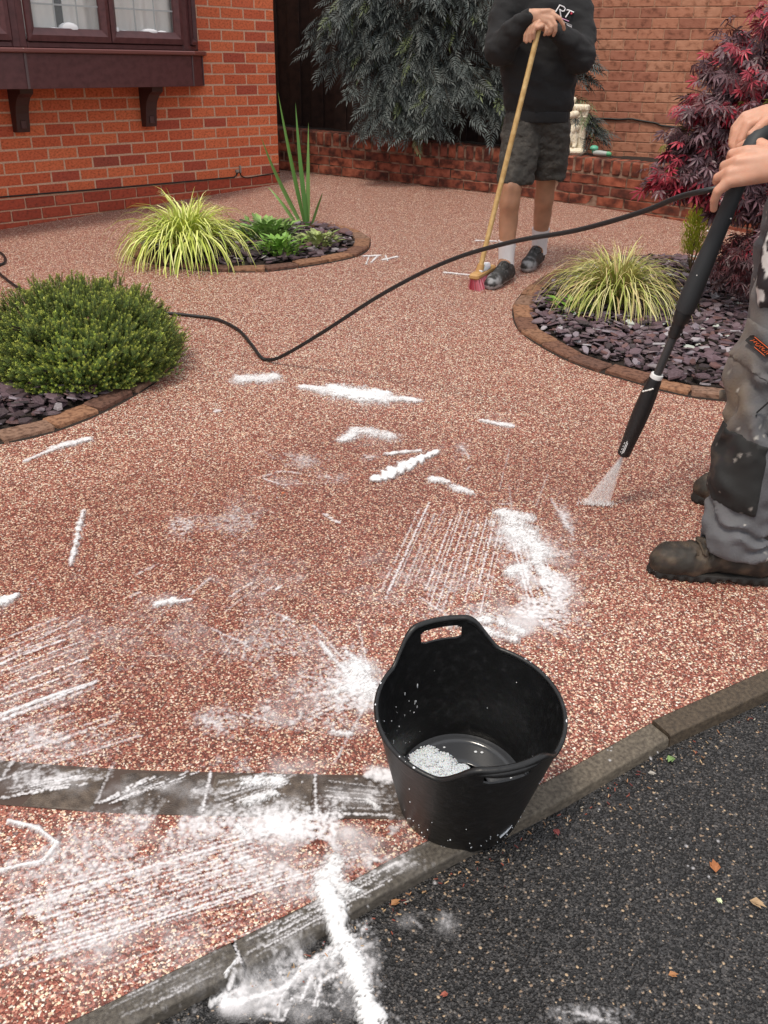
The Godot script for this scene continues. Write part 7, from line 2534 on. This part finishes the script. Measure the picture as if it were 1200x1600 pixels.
	for l in [[[1.075, 0.80], [1.035, 0.76], [1.0, 0.715], [0.98, 0.680]], [[0.98, 0.672], [1.015, 0.662], [1.06, 0.63]]]:
		var pts := []
		var rad := []
		for q in l:
			pts.append(surf.call(q[0], q[1], 0.0005))
			rad.append(0.0022)
		b.tube(pts, rad, 6)
	part("seam", b.mesh(), mat("seam_dark", "1b1b1d", 0.9), who)
	# dark paint-spattered holster pouch at the hip
	var pn := noise(211, 24.0, 3)
	s = Sdf.new(Vector3(0.88, 0.88, -2.56), Vector3(1.16, 1.16, -2.32), 0.006, 120.0)
	s.chain(vs([[1.015, 1.10, 2.44], [1.02, 0.99, 2.435], [1.025, 0.965, 2.435]]), [0.052, 0.056, 0.054])
	s.chain(vs([[1.07, 1.10, 2.44], [1.075, 0.965, 2.44]]), [0.05, 0.052])
	part("holster_pouch", body_mesh([s.nets(func(p: Vector3, d: float) -> float: return maxf(d + 0.006 * pn.get_noise_3dv(p), 0.928 - p.y), func(p: Vector3, n: Vector3) -> Color:
		var w := smoothstep(0.06, 0.20, pn.get_noise_3dv(p * 0.55 + Vector3(0, 3, 0)))
		return Color(0.022, 0.018, 0.022).lerp(Color(0.66, 0.64, 0.62), w))]), mat("pouch", "ffffff", 0.7, {"vc": true}), who)

	# boots
	var scuff := noise(221, 16.0, 4)
	for q in [[1.10, 2.365, 0.805, 2.395, 0.153], [1.320, 2.86, 1.062, 2.83, 0.184]]:
		var heel := V(q[0], q[4], q[1])
		var toe := V(q[2], q[4], q[3])
		var dir := (toe - heel).normalized()
		var lat := dir.cross(Vector3.UP).normalized()
		var P := func(t: float, h: float, l := 0.0) -> Vector3: return heel.lerp(toe, t) + Vector3(0, h, 0) + lat * l
		s = Sdf.new(Vector3(toe.x - 0.07, q[4] - 0.03, minf(heel.z, toe.z) - 0.09), Vector3(heel.x + 0.08, q[4] + 0.24, maxf(heel.z, toe.z) + 0.09), 0.0056, 120.0)
		s.chain([P.call(0.02, 0.052), P.call(0.10, 0.13), P.call(0.16, 0.19)], [0.044, 0.046, 0.050])
		s.chain([P.call(0.05, 0.056), P.call(0.45, 0.060), P.call(0.72, 0.050)], [0.044, 0.044, 0.045])
		s.chain([P.call(0.68, 0.050, 0.006), P.call(0.88, 0.048, 0.006), P.call(0.93, 0.046)], [0.046, 0.045, 0.040])
		s.chain([P.call(0.70, 0.046, -0.010), P.call(0.90, 0.044, -0.008)], [0.044, 0.040])
		s.chain([P.call(0.18, 0.15), P.call(0.42, 0.100), P.call(0.60, 0.078)], [0.042, 0.036, 0.030])
		var boot := s.nets(func(p: Vector3, d: float) -> float:
			var t := (p - heel).dot(dir) / heel.distance_to(toe)
			var crease := 0.0045 * sin((p - heel).dot(dir) * 170.0 + 6.0 * scuff.get_noise_3dv(p)) * smoothstep(0.45, 0.55, t) * smoothstep(0.74, 0.66, t) * smoothstep(q[4] + 0.045, q[4] + 0.085, p.y)
			var cap := -0.0022 * smoothstep(0.76, 0.78, t)
			return maxf(d + 0.006 * scuff.get_noise_3dv(p) + crease * 1.4 + cap, q[4] + 0.018 - p.y), func(p: Vector3, n: Vector3) -> Color:
			var m := clampf(0.5 + 1.1 * scuff.get_noise_3dv(p * 1.2), 0.0, 1.0)
			return Color(0.020, 0.016, 0.013).lerp(Color(0.088, 0.064, 0.044), m * m))
		part("boot", body_mesh([boot]), mat("boot_leather", "ffffff", 0.68, {"vc": true, "bump": tex["grit"], "bump_cm": 0.08, "scale": 5.0}), who)
		s = Sdf.new(Vector3(toe.x - 0.08, q[4] - 0.03, minf(heel.z, toe.z) - 0.10), Vector3(heel.x + 0.09, q[4] + 0.08, maxf(heel.z, toe.z) + 0.10), 0.0052, 160.0)
		s.chain([P.call(0.02, 0.012), P.call(0.40, 0.012)], [0.049, 0.046])
		s.chain([P.call(0.40, 0.012), P.call(0.70, 0.012, 0.003), P.call(0.93, 0.014)], [0.046, 0.054, 0.045])
		var sole := s.nets(func(p: Vector3, d: float) -> float:
			var t := (p - heel).dot(dir) / heel.distance_to(toe)
			var lug := 0.0032 * signf(sin(t * 62.0)) * smoothstep(q[4] + 0.016, q[4] + 0.012, p.y)
			var arch := 0.010 * smoothstep(0.24, 0.30, t) * smoothstep(0.46, 0.40, t)
			var top = q[4] + 0.025 + 0.008 * smoothstep(0.75, 1.05, t)
			return maxf(maxf(d + lug, p.y - top), q[4] + 0.001 + arch - p.y))
		part("sole", body_mesh([sole]), mat("boot_sole", "1d1a18", 0.75), who)
		b = MB.new()
		for k in 5:
			var t: float = 0.56 + 0.052 * k
			var h: float = 0.1185 - 0.0052 * k
			b.tube([P.call(t - 0.01, h - 0.022, -0.034), P.call(t + 0.02, h - 0.004, -0.010), P.call(t + 0.035, h - 0.006, 0.012), P.call(t + 0.01, h - 0.024, 0.034)], [0.0036, 0.0040, 0.0040, 0.0036], 6)
			for l in [-0.034, 0.034]:
				b.blob(P.call(t - 0.01, h - 0.024, l), Vector3(0.0045, 0.0045, 0.0045), 5, 7)
		part("lace", b.mesh(), mat("lace_brown", "463a2e", 0.8), who)


# ---------------------------------------------------------------- the scene
func _ready() -> void:
	rng.seed = 4
	var cam := Camera3D.new()
	cam.name = "camera"
	add_child(cam)
	cam.fov = 57.773
	cam.near = 0.05
	cam.far = 400.0
	var pitch := 0.45255
	var fw := Vector3(0, -sin(pitch), -cos(pitch))
	var up0 := Vector3(0, cos(pitch), -sin(pitch))
	var roll := 0.0125
	var rt := Vector3.RIGHT * cos(roll) + up0 * sin(roll)
	var up := up0 * cos(roll) - Vector3.RIGHT * sin(roll)
	cam.transform = Transform3D(Basis(rt, up, -fw), Vector3(0, 1.504, 0))
	cam.current = true
	var env := Environment.new()
	env.background_mode = Environment.BG_SKY
	var sky := Sky.new()
	var sm := ProceduralSkyMaterial.new()
	sm.sky_top_color = Color(0.82, 0.83, 0.85)
	sm.sky_horizon_color = Color(0.72, 0.725, 0.735)
	sm.sky_curve = 0.25
	sm.ground_bottom_color = Color(0.25, 0.23, 0.22)
	sm.ground_horizon_color = Color(0.45, 0.44, 0.43)
	sm.sky_energy_multiplier = 1.0
	sm.sun_angle_max = 60.0
	sky.sky_material = sm
	env.sky = sky
	env.tonemap_mode = Environment.TONE_MAPPER_LINEAR
	env.tonemap_exposure = 1.67
	env.sdfgi_enabled = true
	env.ssao_enabled = true
	env.ssil_enabled = true
	var we := WorldEnvironment.new()
	we.name = "world_environment"
	we.environment = env
	add_child(we)
	var sun := DirectionalLight3D.new()
	sun.name = "sun"
	sun.light_color = Color(1.0, 0.96, 0.905)
	sun.light_energy = 0.50
	sun.light_angular_distance = 12.0
	sun.shadow_enabled = true
	sun.basis = Basis.looking_at(Vector3(0.25, -1.0, -0.42))
	add_child(sun)

	var lather := mat("lather", "ffffff", 0.6, {"vc": true})
	lather.transparency = BaseMaterial3D.TRANSPARENCY_ALPHA
	mat("foam", "e4e4e8", 0.55, {"bump": ntex("bubbles", 11, 0.06, 2, [[0.0, "000000"], [1.0, "ffffff"]], 512, FastNoiseLite.TYPE_CELLULAR), "bump_cm": 0.18, "scale": 9.0, "sss": 0.2})
	build_ground()
	build_house()
	build_planter()
	build_back()
	var ox := []
	build_bed("", "oval ring of brick edging round the bed by the house", BED_OVAL, 0.105, 0.205, 800, 190, 3, Vector2(0.020, 0.040))
	build_bed("", "curved brick edging round the large right-hand bed", BED_RIGHT, 0.105, 0.205, 4200, 295, 4, Vector2(0.015, 0.034))
	build_bed("", "brick edging of the near left bed under the round shrub", BED_NEAR, 0.105, 0.205, 1300, 200, 5, Vector2(0.017, 0.036))
	build_plants()
	build_person_black()
	build_person_grey()
	build_tub()
	build_tools()
	for i in FOAM.size():
		build_foam("soap_foam", FOAM[i][0], FOAM[i][1], 300 + i * 3, FOAM[i][2])
	build_film()
	build_small()
